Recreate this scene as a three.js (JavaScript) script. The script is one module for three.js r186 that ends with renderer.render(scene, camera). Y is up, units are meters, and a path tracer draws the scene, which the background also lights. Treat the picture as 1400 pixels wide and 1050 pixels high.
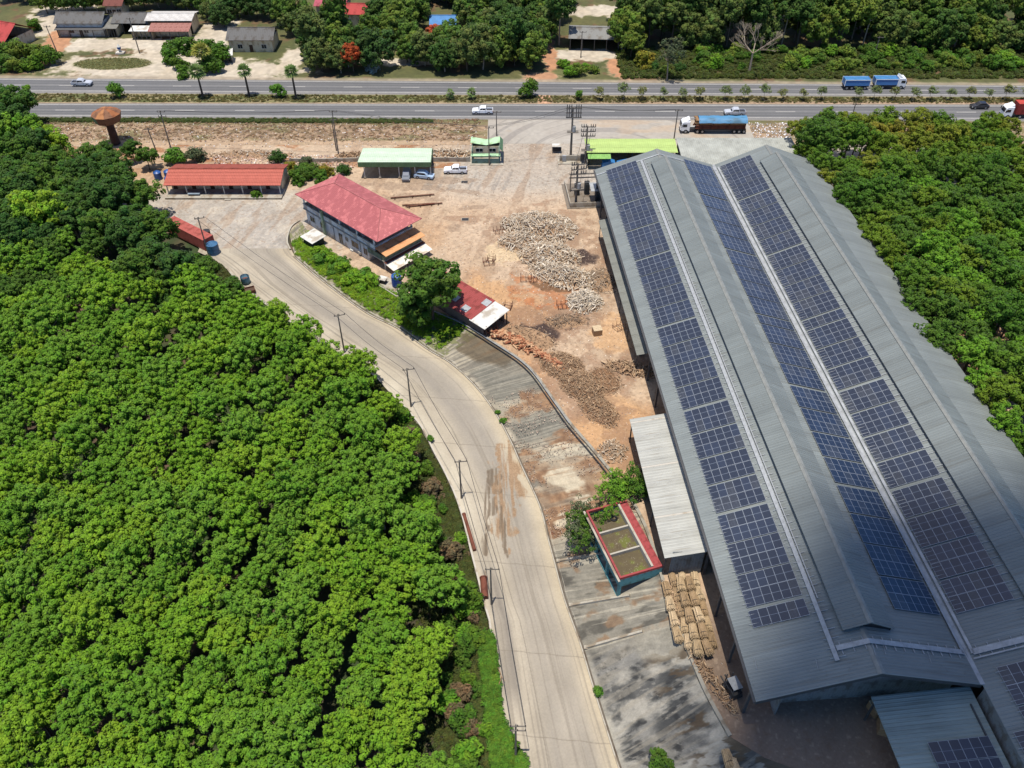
import * as THREE from 'three';
import { Sky } from 'three/addons/objects/Sky.js';
import { mergeGeometries } from 'three/addons/utils/BufferGeometryUtils.js';

// ---------------------------------------------------------------- camera, sky, sun, exposure
const scene = new THREE.Scene();
const camera = new THREE.PerspectiveCamera(49.08, 4 / 3, 1, 6000);
camera.position.set(0, 95, 0);
camera.rotation.x = -42.75 * Math.PI / 180;
const renderer = new THREE.WebGLRenderer({ antialias: true });
renderer.toneMapping = THREE.LinearToneMapping;
renderer.toneMappingExposure = 1.2;
renderer.shadowMap.enabled = true;
renderer.shadowMap.type = THREE.PCFSoftShadowMap;
const sunDir = new THREE.Vector3(-0.06, 0.985, 0.12).normalize();
const sky = new Sky();
sky.name = 'sky';
sky.scale.setScalar(4500);
sky.userData.kind = 'structure';
Object.assign(sky.material.uniforms.turbidity, { value: 6 });
sky.material.uniforms.rayleigh.value = 0.85;
sky.material.uniforms.mieCoefficient.value = 0.0012;
sky.material.uniforms.sunPosition.value.copy(sunDir);
sky.material.uniforms.cloudCoverage.value = 0.6; sky.material.uniforms.cloudDensity.value = 0.45;
scene.add(sky);
scene.environmentIntensity = 0.125;
const sun = new THREE.DirectionalLight(new THREE.Color().setRGB(1, 0.945, 0.87), 4.9);
sun.position.copy(sunDir).multiplyScalar(600).add(new THREE.Vector3(0, 0, -140));
sun.target.position.set(0, 0, -140);
sun.castShadow = true;
sun.shadow.radius = 1;
Object.assign(sun.shadow.camera, { left: -260, right: 260, top: 260, bottom: -260, near: 10, far: 1200 });
sun.shadow.mapSize.set(4096, 4096);
scene.add(sun, sun.target);

// ---------------------------------------------------------------- helpers
function RNG(a) { return () => { a |= 0; a = a + 0x6D2B79F5 | 0; let t = Math.imul(a ^ a >>> 15, 1 | a); t = t + Math.imul(t ^ t >>> 7, 61 | t) ^ t; return ((t ^ t >>> 14) >>> 0) / 4294967296; }; }
const rnd = RNG(7);
const rr = (a, b, r = rnd) => a + (b - a) * r();
const pick = (l, r = rnd) => l[Math.floor(r() * l.length)];
const clamp = (x, a = 0, b = 1) => Math.min(b, Math.max(a, x));
const sstep = (a, b, x) => { const t = clamp((x - a) / (b - a)); return t * t * (3 - 2 * t); };
const mix = (a, b, t) => a + (b - a) * t;
const LAT = new Float32Array(65536); { const r = RNG(99); for (let i = 0; i < 65536; i++) LAT[i] = r(); }
function vn(x, y) {                                                   // value noise, 0..1
  const xi = Math.floor(x), yi = Math.floor(y), fx = x - xi, fy = y - yi;
  const u = fx * fx * (3 - 2 * fx), v = fy * fy * (3 - 2 * fy);
  const a = (yi & 255) << 8, b = ((yi + 1) & 255) << 8, c = xi & 255, d = (xi + 1) & 255;
  const p = LAT[a | c], q = LAT[a | d], r = LAT[b | c], s = LAT[b | d];
  return p + (q - p) * u + (r - p) * v + (p - q - r + s) * u * v;
}
function fbm(x, y, n = 4) { let s = 0, a = 0.5, t = 0; for (let i = 0; i < n; i++) { s += a * vn(x, y); t += a; a *= 0.5; x = x * 2.03 + 17.3; y = y * 2.03 + 5.1; } return s / t; }
function pix(w, h, f, srgb = true) {                                  // f(u, v) -> [r, g, b] 0..255, v up
  const d = new Uint8Array(w * h * 4);
  for (let j = 0, k = 0; j < h; j++) for (let i = 0; i < w; i++, k += 4) {
    const c = f((i + 0.5) / w, (j + 0.5) / h);
    d[k] = clamp(c[0], 0, 255); d[k + 1] = clamp(c[1], 0, 255); d[k + 2] = clamp(c[2], 0, 255); d[k + 3] = 255;
  }
  const t = new THREE.DataTexture(d, w, h, THREE.RGBAFormat);
  t.wrapS = t.wrapT = THREE.RepeatWrapping; t.magFilter = THREE.LinearFilter; t.minFilter = THREE.LinearMipmapLinearFilter; t.generateMipmaps = true;
  if (srgb) t.colorSpace = THREE.SRGBColorSpace;
  t.needsUpdate = true;
  return t;
}
const rep = (t, a, b = a) => { const c = t.clone(); c.repeat.set(1 / a, 1 / b); c.needsUpdate = true; return c; };
// tiling grain: blotches and speckle, multiplies a material's own colour
const tile = (u, v, n, o) => { const a = fbm(u * n + o, v * n + o, 4), b = fbm((u - 1) * n + o, v * n + o, 4), c = fbm(u * n + o, (v - 1) * n + o, 4), d = fbm((u - 1) * n + o, (v - 1) * n + o, 4); return mix(mix(a, b, u), mix(c, d, u), v); };
const grainTex = pix(512, 512, (u, v) => { const g = 150 + 90 * tile(u, v, 5, 3) + 40 * (tile(u, v, 60, 9) - 0.5); return [g + 8, g + 3, g - 2]; });
const grimeTex = pix(512, 512, (u, v) => { const t = tile(u, v, 4, 31), s = tile(u, v, 34, 12); const k = sstep(0.52, 0.72, t) * 0.5 + sstep(0.6, 0.75, s) * 0.25; return [mix(236, 150, k), mix(234, 128, k), mix(230, 104, k)]; });
const sheetTex = pix(512, 512, (u, v) => { // weathered roof sheets: faint streaks down the slope, sheet-to-sheet tone, a few stains
  const st = mix(fbm(u * 5, v * 90, 3), fbm((u - 1) * 5, v * 90, 3), u), sh = LAT[Math.floor(v * 14) * 7 + 3], b = tile(u, v, 5, 41), s = tile(u, v, 30, 77);
  const run = mix(fbm(u * 2.2, v * 46 + 9, 3), fbm((u - 1) * 2.2, v * 46 + 9, 3), u), g = 224 + 34 * (st - 0.5) + 18 * (sh - 0.5) + 40 * (b - 0.5), k = sstep(0.66, 0.8, s) * 0.16 + sstep(0.6, 0.8, run) * 0.22; return [mix(g + 2, 150, k), mix(g, 128, k), mix(g - 3, 104, k)]; });
const fadeTex = pix(512, 512, (u, v) => { const t = tile(u, v, 7, 61), s = tile(u, v, 26, 19), k = clamp(sstep(0.48, 0.68, t) * 0.8 + sstep(0.56, 0.72, s) * 0.5); return [mix(205, 250, k), mix(186, 244, k), mix(186, 238, k)]; });
const ribU = pix(64, 4, (u) => { const c = Math.abs(u - 0.5) * 2; const g = 255 * sstep(0.55, 0.8, c); return [g, g, g]; }, false);
const ribV = pix(4, 64, (u, v) => { const c = Math.abs(v - 0.5) * 2; const g = 255 * sstep(0.55, 0.8, c); return [g, g, g]; }, false);
const srgb = (r, g, b) => new THREE.Color().setRGB(r / 255, g / 255, b / 255, THREE.SRGBColorSpace);
const lin = (r, g, b) => new THREE.Color().setRGB(r, g, b);
function mat(color, o = {}) {
  const { tex = 'grain', size = 3, ribs, pitch = 0.3, depth = 0.03, phys, ...rest } = o;
  const m = new (phys ? THREE.MeshPhysicalMaterial : THREE.MeshStandardMaterial)({ color, roughness: 0.85, ...rest });
  if (tex && !m.map) m.map = rep(tex === 'grime' ? grimeTex : tex === 'fade' ? fadeTex : tex === 'sheet' ? sheetTex : grainTex, size);
  if (ribs) { m.bumpMap = ribs === 'u' ? rep(ribU, pitch, 1) : rep(ribV, 1, pitch); m.bumpScale = depth; }
  return m;
}
function boxUV(g) {                                                   // flat faces, uv in metres by the face's main axis
  if (g.index) g = g.toNonIndexed();
  const p = g.attributes.position, n = g.attributes.normal, uv = new Float32Array(p.count * 2);
  for (let i = 0; i < p.count; i++) {
    const t = i - i % 3; let ax = 0, ay = 0, az = 0;
    for (let k = 0; k < 3; k++) { ax += n.getX(t + k); ay += n.getY(t + k); az += n.getZ(t + k); }
    ax = Math.abs(ax); ay = Math.abs(ay); az = Math.abs(az);
    const x = p.getX(i), y = p.getY(i), z = p.getZ(i);
    if (ay * 1.2 >= ax && ay * 1.2 >= az) { uv[2 * i] = x; uv[2 * i + 1] = z; } else if (ax > az) { uv[2 * i] = z; uv[2 * i + 1] = y; } else { uv[2 * i] = x; uv[2 * i + 1] = y; }
  }
  g.setAttribute('uv', new THREE.BufferAttribute(uv, 2));
  return g;
}
const M4 = new THREE.Matrix4(), EU = new THREE.Euler(), QU = new THREE.Quaternion();
function place(g, x = 0, y = 0, z = 0, ry = 0, rx = 0, rz = 0) { EU.set(rx, ry, rz, 'YXZ'); return g.applyMatrix4(M4.makeRotationFromEuler(EU).setPosition(x, y, z)); }
const box = (w, h, d, x = 0, y = 0, z = 0, ry = 0, rx = 0, rz = 0) => place(new THREE.BoxGeometry(w, h, d), x, y, z, ry, rx, rz);
const bx = (x0, x1, y0, y1, z0, z1) => box(x1 - x0, y1 - y0, z1 - z0, (x0 + x1) / 2, (y0 + y1) / 2, (z0 + z1) / 2);
const cyl = (r0, r1, h, x = 0, y = 0, z = 0, n = 12, ry = 0, rx = 0, rz = 0) => place(new THREE.CylinderGeometry(r1, r0, h, n), x, y, z, ry, rx, rz);
function bar(a, b, r, n = 5) {                                        // a round bar between two points
  const A = new THREE.Vector3(...a), B = new THREE.Vector3(...b), d = B.clone().sub(A), g = new THREE.CylinderGeometry(r, r, d.length(), n);
  QU.setFromUnitVectors(new THREE.Vector3(0, 1, 0), d.clone().normalize());
  return g.applyMatrix4(M4.makeRotationFromQuaternion(QU).setPosition(A.add(B).multiplyScalar(0.5)));
}
function tube(pts, r, n = 6, seg) { return new THREE.TubeGeometry(new THREE.CatmullRomCurve3(pts.map(p => new THREE.Vector3(...p))), seg || pts.length * 4, r, n); }
function prism(pts, w, bevel = 0.03) {                                // side outline (x, y) drawn out along z, centred
  const s = new THREE.Shape(pts.map(p => new THREE.Vector2(p[0], p[1])));
  const g = new THREE.ExtrudeGeometry(s, { depth: w - 2 * bevel, bevelEnabled: bevel > 0, bevelThickness: bevel, bevelSize: bevel, bevelSegments: 1, steps: 1 });
  g.translate(0, 0, -(w - 2 * bevel) / 2);
  return g;
}
function poly(quads) {                                                // list of [a, b, c, d] or [a, b, c] faces, counter-clockwise from outside
  const p = [];
  for (const q of quads) { p.push(...q[0], ...q[1], ...q[2]); if (q[3]) p.push(...q[0], ...q[2], ...q[3]); }
  const g = new THREE.BufferGeometry();
  g.setAttribute('position', new THREE.Float32BufferAttribute(p, 3)); g.computeVertexNormals();
  return g;
}
function slab(a, b, c, d, t = 0.08) {                                 // a four-cornered sheet of thickness t, corners given on its top, counter-clockwise from above
  const lo = q => [q[0], q[1] - t, q[2]];
  const [e, f, g, h] = [a, b, c, d].map(lo);
  return poly([[a, b, c, d], [h, g, f, e], [a, e, f, b], [b, f, g, c], [c, g, h, d], [d, h, e, a]]);
}
function strip(g) { const o = new THREE.BufferGeometry(); const s = g.index ? g.toNonIndexed() : g; o.setAttribute('position', s.attributes.position); o.setAttribute('normal', s.attributes.normal); return o; }
const fuse = gs => boxUV(gs.length > 1 ? mergeGeometries(gs.map(strip)) : strip(gs[0]));
const taken = {};
function numbered(n) { const k = taken[n] = (taken[n] ?? -1) + 1; return k ? `${n}_${String(k).padStart(3, '0')}` : n; }
function part(name, geos, material, parent, label) {
  const m = new THREE.Mesh(fuse(Array.isArray(geos) ? geos : [geos]), material);
  m.name = name; parent.add(m);
  if (label) m.userData.label = label;
  return m;
}
function same(name, geometry, material, parent, x = 0, y = 0, z = 0, ry = 0) { const m = new THREE.Mesh(geometry, material); m.name = name; m.position.set(x, y, z); m.rotation.y = ry; parent.add(m); return m; }
function tag(o, label, category, group) { o.userData.label = label; o.userData.category = category; if (group) o.userData.group = group; return o; }
function thing(name, label, category, [x, y, z] = [0, 0, 0], ry = 0, group) {
  const o = new THREE.Group(); o.name = numbered(name); o.position.set(x, y, z); o.rotation.y = ry; scene.add(o);
  return tag(o, label, category, group);
}
function copy(src, [x, y, z], ry = 0, label, s = 1) {
  const c = src.clone(); c.name = numbered(src.name.replace(/_\d{3}$/, '')); c.position.set(x, y, z); c.rotation.y = ry; c.scale.setScalar(s);
  c.userData = { ...src.userData }; if (label) c.userData.label = label;
  scene.add(c); return c;
}
function setting(name, geometry, material, kind = 'structure') { const m = new THREE.Mesh(geometry, material); m.name = name; m.userData.kind = kind; scene.add(m); return m; }
function lerpX(pl, z) {                                               // x of a polyline (ordered by z, far to near) at z
  if (z <= pl[0][1]) return pl[0][0];
  for (let i = 1; i < pl.length; i++) if (z <= pl[i][1]) return mix(pl[i - 1][0], pl[i][0], (z - pl[i - 1][1]) / (pl[i][1] - pl[i - 1][1]));
  return pl[pl.length - 1][0];
}
function inside(pl, x, z) { let c = false; for (let i = 0, j = pl.length - 1; i < pl.length; j = i++) { const [a, b] = pl[i], [d, e] = pl[j]; if ((b > z) !== (e > z) && x < (d - a) * (z - b) / (e - b) + a) c = !c; } return c; }
function distTo(pl, x, z) { let best = 1e9; for (let i = 1; i < pl.length; i++) { const [a, b] = pl[i - 1], [c, d] = pl[i]; const ux = c - a, uz = d - b; const t = clamp(((x - a) * ux + (z - b) * uz) / (ux * ux + uz * uz)); best = Math.min(best, Math.hypot(x - a - ux * t, z - b - uz * t)); } return best; }

// ---------------------------------------------------------------- the lie of the land
const ROAD_H = [[-138, 0], [-120, -1], [-105, -2.5], [-80, -4.8], [-60, -6.3], [-35, -8], [-10, -9]];
function roadY(z) { if (z <= -138) return 0; for (let i = 1; i < ROAD_H.length; i++) if (z <= ROAD_H[i][0]) { const [a, b] = ROAD_H[i - 1], [c, d] = ROAD_H[i]; return mix(b, d, (z - a) / (c - a)); } return -9; }
const roadLeft = [[-63, -141.62], [-59.74, -139.82], [-55.75, -135.96], [-52.45, -131.47], [-47.53, -126.72], [-41.54, -121.15], [-35.95, -116.42], [-30.25, -112.1], [-25.19, -108.46], [-22.36, -105.59], [-18.3, -100.53], [-14.78, -95.69], [-12.43, -90.64], [-10.61, -86.94], [-8.81, -82.71], [-7.54, -78.9], [-6.15, -73.35], [-4.84, -68.25], [-3.82, -64.08], [-3.18, -62.13], [-2.6, -56.72], [-2.05, -51.83], [-1.54, -47.22], [-1.05, -42.89], [-0.59, -37.22], [0, -27.72]];
const roadRight = [[-46.09, -148.86], [-45.65, -145.05], [-43.27, -140.33], [-39.46, -135.96], [-35.2, -131.47], [-30.49, -126.72], [-25.89, -122.57], [-20.57, -119.01], [-14.24, -113.34], [-10.61, -110.53], [-6.24, -105.43], [-2.79, -99.73], [0.23, -92.84], [1.72, -88.49], [4.63, -80.33], [5.57, -75.21], [6.48, -70.7], [7.59, -65.19], [9.44, -58.65], [10.78, -52.68], [12.25, -46.6], [13.18, -42.89], [14.78, -37.22], [16.91, -27.72]];
const bankTop = [[-44.3, -153.08], [-40.24, -145.58], [-35.89, -141.62], [-29.85, -134.81], [-25.04, -130.03], [-21.15, -127.25], [-14.78, -122.56], [-8.97, -118.7], [-3.21, -113.37], [2.74, -106.99], [6.57, -99.25], [9.26, -93.39], [12.54, -87.59], [16.13, -80.59], [18.21, -75.17], [19.38, -69.48], [20.11, -63.6], [20.86, -58.67], [22.14, -52.58], [23.09, -48.61], [24.95, -43.31], [28.36, -40.9], [33.19, -38.96]];
const bankFoot = [[-46.09, -148.86], [-43.27, -140.33], [-39.46, -135.96], [-35.2, -131.47], [-30.49, -126.72], [-25.89, -122.57], [-20.57, -119.01], [-14.24, -113.34], [-10.61, -110.53], [-6.24, -105.43], [-2.79, -99.73], [0.23, -92.84], [1.72, -88.49], [4.63, -80.33], [5.57, -75.21], [6.48, -70.7], [7.59, -65.19], [9.44, -58.65], [10.78, -52.68], [12.25, -46.6], [13.18, -42.89], [14.78, -37.22], [16.16, -31.22]];
const yardPoly = [...[[-59.74, -139.82], [-73.79, -153.94]], [-85, -160], [-112, -172], [-114, -189], [100, -189], [100, -15], [40, -15], ...[...bankTop].reverse(), ...[[-46.09, -148.86], [-45.65, -145.05], [-44.59, -142.66]]];
function groundY(x, z) {                                              // level that trees and plants stand on
  const xl = lerpX(roadLeft, z);
  if (z < -140 || x > xl + 40) return 0;
  if (x < xl) { const d = xl - x; return roadY(z) - 1.0 * sstep(0, 4, d) - 0.012 * d; }
  return roadY(z);
}
function terrainY(x, z) {
  const far = sstep(150, 420, Math.hypot(x, z + 150));
  let y;
  if (z < -141) y = mix(-0.12, -0.5, sstep(-190, -141, z) * sstep(-40, -70, x));
  else if (inside(yardPoly, x, z) && distTo(bankTop, x, z) > 4) y = -0.3;
  else if (x > 60) y = -0.12;
  else y = Math.min(groundY(x, z), roadY(z)) - (x > lerpX(roadLeft, z) ? 0.6 : 0.15);
  y += (fbm(x * 0.09, z * 0.09, 3) - 0.5) * 0.25 * (x < lerpX(roadLeft, z) - 3 || z < -236 || x > 82 ? 1 : 0);
  return y - far * 0 ;
}

// ---------------------------------------------------------------- ground, yard, roads
const SOIL = lin(0.6, 0.6, 0.6);
const c3 = (a, b, t) => [mix(a[0], b[0], t), mix(a[1], b[1], t), mix(a[2], b[2], t)];
function patch(x, z, p, wob = 0.55) {                                 // share of an uneven patch [cx, cz, rx, rz, turn] at x, z
  const dx = x - p[0], dz = z - p[1], c = Math.cos(p[4] || 0), s = Math.sin(p[4] || 0);
  const d = Math.hypot((dx * c + dz * s) / p[2], (-dx * s + dz * c) / p[3]);
  if (d > 1.05 + wob * 0.8) return 0;
  return sstep(1.05, 0.72, d + wob * (fbm(x * 0.55 + p[0], z * 0.55, 4) - 0.5) * 1.6);
}
function sheet(name, pl, y, region, w, h, color, o = {}) {            // flat ground sheet whose colour is computed in metres
  const g = new THREE.ShapeGeometry(new THREE.Shape(pl.map(p => new THREE.Vector2(p[0], -p[1])))).rotateX(-Math.PI / 2);
  return setting(name, planar(g.translate(0, y, 0), region), new THREE.MeshStandardMaterial({ color: SOIL, map: planTex(region, w, h, color), roughness: 0.95, ...o }));
}
function planar(g, [x0, x1, z0, z1]) { const p = g.attributes.position, uv = new Float32Array(p.count * 2); for (let i = 0; i < p.count; i++) { uv[2 * i] = (p.getX(i) - x0) / (x1 - x0); uv[2 * i + 1] = (z1 - p.getZ(i)) / (z1 - z0); } g.setAttribute('uv', new THREE.BufferAttribute(uv, 2)); return g; }
const planTex = ([x0, x1, z0, z1], w, h, f) => { const t = pix(w, h, (u, v) => f(mix(x0, x1, u), mix(z1, z0, v))); t.wrapS = t.wrapT = THREE.ClampToEdgeWrapping; return t; };

{ // terrain to the horizon
  const axis = (a, b, s, far) => { const l = []; for (let k = far; k > 0; k *= 0.55) { if (k < 12) break; l.push(a - k); } for (let x = a; x <= b; x += s) l.push(x); const m = []; for (let k = far; k > 12; k *= 0.55) m.push(b + k); return [...l, ...m.reverse()]; };
  const X = axis(-190, 190, 2, 2600), Z = axis(-340, 6, 2, 2600), pos = [], col = [], idx = [];
  for (const z of Z) for (const x of X) {
    pos.push(x, terrainY(x, z), z);
    const n = fbm(x * 0.11, z * 0.11, 4), m = fbm(x * 0.5 + 40, z * 0.5, 3);
    let c = c3([0.075, 0.065, 0.035], [0.045, 0.075, 0.02], sstep(0.38, 0.58, n));
    c = c3(c, [0.17, 0.11, 0.07], sstep(0.64, 0.78, m));
    col.push(...c);
  }
  for (let j = 0; j < Z.length - 1; j++) for (let i = 0; i < X.length - 1; i++) { const a = j * X.length + i, b = a + 1, c = a + X.length, d = c + 1; idx.push(a, c, b, b, c, d); }
  const g = new THREE.BufferGeometry();
  g.setAttribute('position', new THREE.Float32BufferAttribute(pos, 3)); g.setAttribute('color', new THREE.Float32BufferAttribute(col, 3)); g.setIndex(idx); g.computeVertexNormals();
  g.setAttribute('uv', new THREE.Float32BufferAttribute(pos.flatMap((v, i) => i % 3 === 1 ? [] : [v]), 2));
  setting('ground', g, new THREE.MeshStandardMaterial({ vertexColors: true, map: rep(grainTex, 7), roughness: 1 }));
}
{ // works yard and the apron by the offices
  const R = [-116, 60, -190, -18];
  const rust = [...[7.17, -128.17], 7, 4.5, 0.5], pale1 = [...[-1.46, -141.1], 4, 4, 0], wet1 = [...[4.95, -116], 4.6, 2.6, 0.35], wet2 = [...[13.08, -139.82], 4.4, 3.2, 0.2], wet3 = [...[7.93, -130.03], 4, 2.2, 0.1];
  const brown = [[...[3.97, -119.33], 8, 4, 0.4], [...[11.62, -103.67], 8, 9, 0.5], [...[18.94, -140.33], 4, 7, 0], [...[13.23, -119.33], 5, 3, 0], [...[6.03, -148.3], 12, 12, 0], [...[17.05, -90.21], 3, 9, 0], [...[10.13, -123.66], 6, 8, 0.3], [...[-9.26, -153.94], 5, 2, 0], [...[21.19, -107.36], 4, 4, 0]];
  const sand = [[...[15.83, -95.86], 5, 6, 0], [...[12.5, -90.21], 5, 4, 0.4], [...[-5.52, -128.17], 6, 5, 0], [...[18.89, -116.2], 5, 6, 0]];
  const oil = [[...[-22.84, -167.66], 10, 1.6, 0.1], [...[-22.41, -162.92], 9, 1.6, 0.05], [...[-12.2, -151.09], 3, 2, 0], [...[-1.53, -152.51], 3, 3, 0], [...[-9.7, -165.42], 5, 1, 0.2], [...[-9.43, -158.35], 4, 1, -0.2], [...[-16.48, -170.26], 9, 1.5, 0], [...[-32.79, -145.58], 4, 6, 0]];
  const yc = (x, z) => {
    const n = fbm(x * 0.16, z * 0.16, 5), f = fbm(x * 1.7, z * 1.7, 3), big = fbm(x * 0.045 + 9, z * 0.045 + 3, 3), fine = vn(x * 9, z * 9);
    let c = c3([208, 178, 144], [228, 200, 168], n);
    c = c3(c, [200, 148, 100], sstep(0.5, 0.68, big) * 0.7);
    // concrete: the way in from the highway and the apron in front of the long low building
    const conc = Math.max(sstep(-157, -170, z + 5 * (n - 0.5)) * sstep(-22, -8, x) * 0.85, sstep(-30, -44, x + 6 * (n - 0.5)) * sstep(-168, -163, z) * 0.95, sstep(-186, -179, -Math.abs(z + 206) - 160) * 0);
    c = c3(c, c3([188, 177, 160], [208, 200, 186], n), conc);
    if (x < -34 && z > -166) { // worn turning arcs on the apron
      const r = Math.hypot(x + 36, z + 144), w = fbm(r * 1.3, Math.atan2(z + 144, x + 36) * 3, 3);
      c = c3(c, [168, 161, 150], sstep(0.5, 0.7, w) * 0.7 * sstep(26, 6, r)); c = c3(c, [222, 208, 184], sstep(0.55, 0.75, fbm(x * 0.3, z * 0.3, 4)) * 0.5);
    }
    if (z < -166 && x > -22 && x < 20) { const w = fbm(x * 0.9 + 0.2 * z, z * 0.06, 3); c = c3(c, [160, 150, 137], sstep(0.52, 0.72, w) * 0.55); }
    if (z < -176 && x < -12) { c = c3(c, [216, 190, 158], 0.7); c = c3(c, [176, 118, 74], sstep(0.55, 0.7, fbm(x * 0.2, z * 0.4, 4)) * 0.8); }
    const track = sstep(0.56, 0.7, fbm(x * 0.5 + z * 0.12, z * 0.09 - x * 0.05, 3)); c = c3(c, [170, 138, 108], track * 0.4);
    for (const p of sand) c = c3(c, [226, 178, 126], patch(x, z, p) * 0.7);
    for (const p of brown) c = c3(c, [156, 120, 92], patch(x, z, p, 1.1) * (0.15 + 0.6 * f));
    c = c3(c, [204, 124, 72], patch(x, z, rust, 1.3) * (0.35 + 0.5 * n));
    c = c3(c, [236, 208, 164], patch(x, z, pale1, 0.8) * 0.85);
    for (const p of [wet1, wet2]) c = c3(c, [72, 54, 46], patch(x, z, p, 0.5) * 0.95);
    c = c3(c, [120, 88, 58], patch(x, z, wet3, 0.8) * 0.8);
    for (const p of oil) c = c3(c, [168, 142, 116], patch(x, z, p, 1) * 0.55);
    if (x > 8) c = c3(c, [140, 118, 100], sstep(-66, -54, z + 4 * (n - 0.5)) * (0.55 + 0.35 * f));
    c = [c[0] * 0.985, c[1] * 0.985, c[2] * 0.985]; const spk = vn(x * 3.1 + 50, z * 3.1); c = c3(c, [150, 116, 86], sstep(0.72, 0.92, spk) * 0.35); c = c3(c, [232, 206, 172], sstep(0.26, 0.1, spk) * 0.3);
    const g = 0.86 + 0.2 * f + 0.12 * (fine - 0.5);
    return [c[0] * g, c[1] * g, c[2] * g];
  };
  sheet('yard', yardPoly, 0, R, 1664, 1600, yc);
}
const mudFan = [[...[0.35, -90.93], 2.4, 3, 0.25], [...[-0.91, -87.5], 2.4, 4, 0.3], [...[-0.34, -84.33], 2.2, 8, 0.1], [...[-1.54, -79.68], 1.2, 7.5, 0], [...[1.74, -89.92], 3, 4, 0.2]];
const wetFan = [[...[-3.94, -79.03], 0.6, 6.5, 0], [...[-2.87, -80.99], 0.8, 5, 0.1], [...[-1.29, -76.46], 0.45, 5.5, -0.1], [...[-2.72, -85.69], 1.2, 2.6, 0.3]];
{ // the concrete road down the side of the works
  const R = [-64, 26, -146, -10], seg = 10, pos = [], idx = []; let k = 0;
  for (let z = -143; z <= -11; z += 1.2, k++) { const a = lerpX(roadLeft, z), b = lerpX(roadRight, z); for (let i = 0; i <= seg; i++) pos.push(mix(a, b, i / seg), roadY(z) + 0.012, z); }
  for (let j = 0; j < k - 1; j++) for (let i = 0; i < seg; i++) { const a = j * (seg + 1) + i, b = a + 1, c = a + seg + 1, d = c + 1; idx.push(a, c, b, b, c, d); }
  const g = new THREE.BufferGeometry(); g.setAttribute('position', new THREE.Float32BufferAttribute(pos, 3)); g.setIndex(idx); g.computeVertexNormals();
  const col = (x, z) => {
    const a = lerpX(roadLeft, z), b = lerpX(roadRight, z), t = (x - a) / (b - a), w = b - a;
    const n = fbm(x * 0.3, z * 0.3, 5), lng = fbm(t * 9, z * 0.05, 4), scr = fbm(t * 42, z * 0.045 + 7, 3), f = vn(x * 8, z * 8);
    let c = c3([190, 179, 160], [212, 202, 184], n);
    c = c3(c, [165, 158, 148], sstep(0.3, 0.5, t) * sstep(0.92, 0.7, t) * (0.25 + 0.75 * lng));
    c = c3(c, [226, 217, 198], sstep(0.24, 0.1, t) * sstep(-118, -104, z) * (0.4 + 0.6 * n) * sstep(-70, -80, z));
    c = c3(c, [150, 142, 132], sstep(0.05, 0.1, t) * sstep(0.3, 0.18, t) * sstep(-74, -66, z) * sstep(-48, -54, z) * (0.3 + 0.9 * lng));
    c = c3(c, [216, 200, 170], sstep(0.78, 0.95, t) * (0.5 + 0.5 * n) * 0.8);
    c = c3(c, [150, 141, 128], sstep(0.55, 0.75, scr) * 0.5);
    for (const zz of [-126, -113, -103, -93, -83.6, -71.4, -58, -47]) c = c3(c, [138, 128, 114], sstep(0.09, 0.03, Math.abs(z - zz - (x - a) * 0.1 + 0.05 * Math.sin(x * 1.7))) * 0.5);
    c = c3(c, [124, 116, 104], sstep(0.08, 0.03, Math.abs(t * w - 0.36 * w - 0.4 * Math.sin(z * 0.1))) * 0.5);
    const run = fbm(x * 2.4 - z * 0.12, z * 0.22, 4), drib = fbm(x * 3.2, z * 0.16 + 3, 3); let mk = 0, wk = 0;
    for (const p of mudFan) mk = Math.max(mk, patch(x, z, p, 1.5)); for (const p of wetFan) wk = Math.max(wk, patch(x, z, p, 1.3));
    c = c3(c, c3([150, 118, 88], [188, 156, 122], f * 0.5 + n * 0.5), mk * sstep(0.32, 0.55, run) * 0.85); c = c3(c, [120, 104, 86], wk * sstep(0.3, 0.6, drib) * 0.8);
    const q = 0.93 + 0.07 * n + 0.07 * (f - 0.5);
    return [c[0] * q, c[1] * q * 0.985, c[2] * q * 0.95];
  };
  setting('side_road', planar(g, R), new THREE.MeshStandardMaterial({ color: SOIL, map: planTex(R, 1024, 1536, col), roughness: 0.93 }));
}
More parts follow.
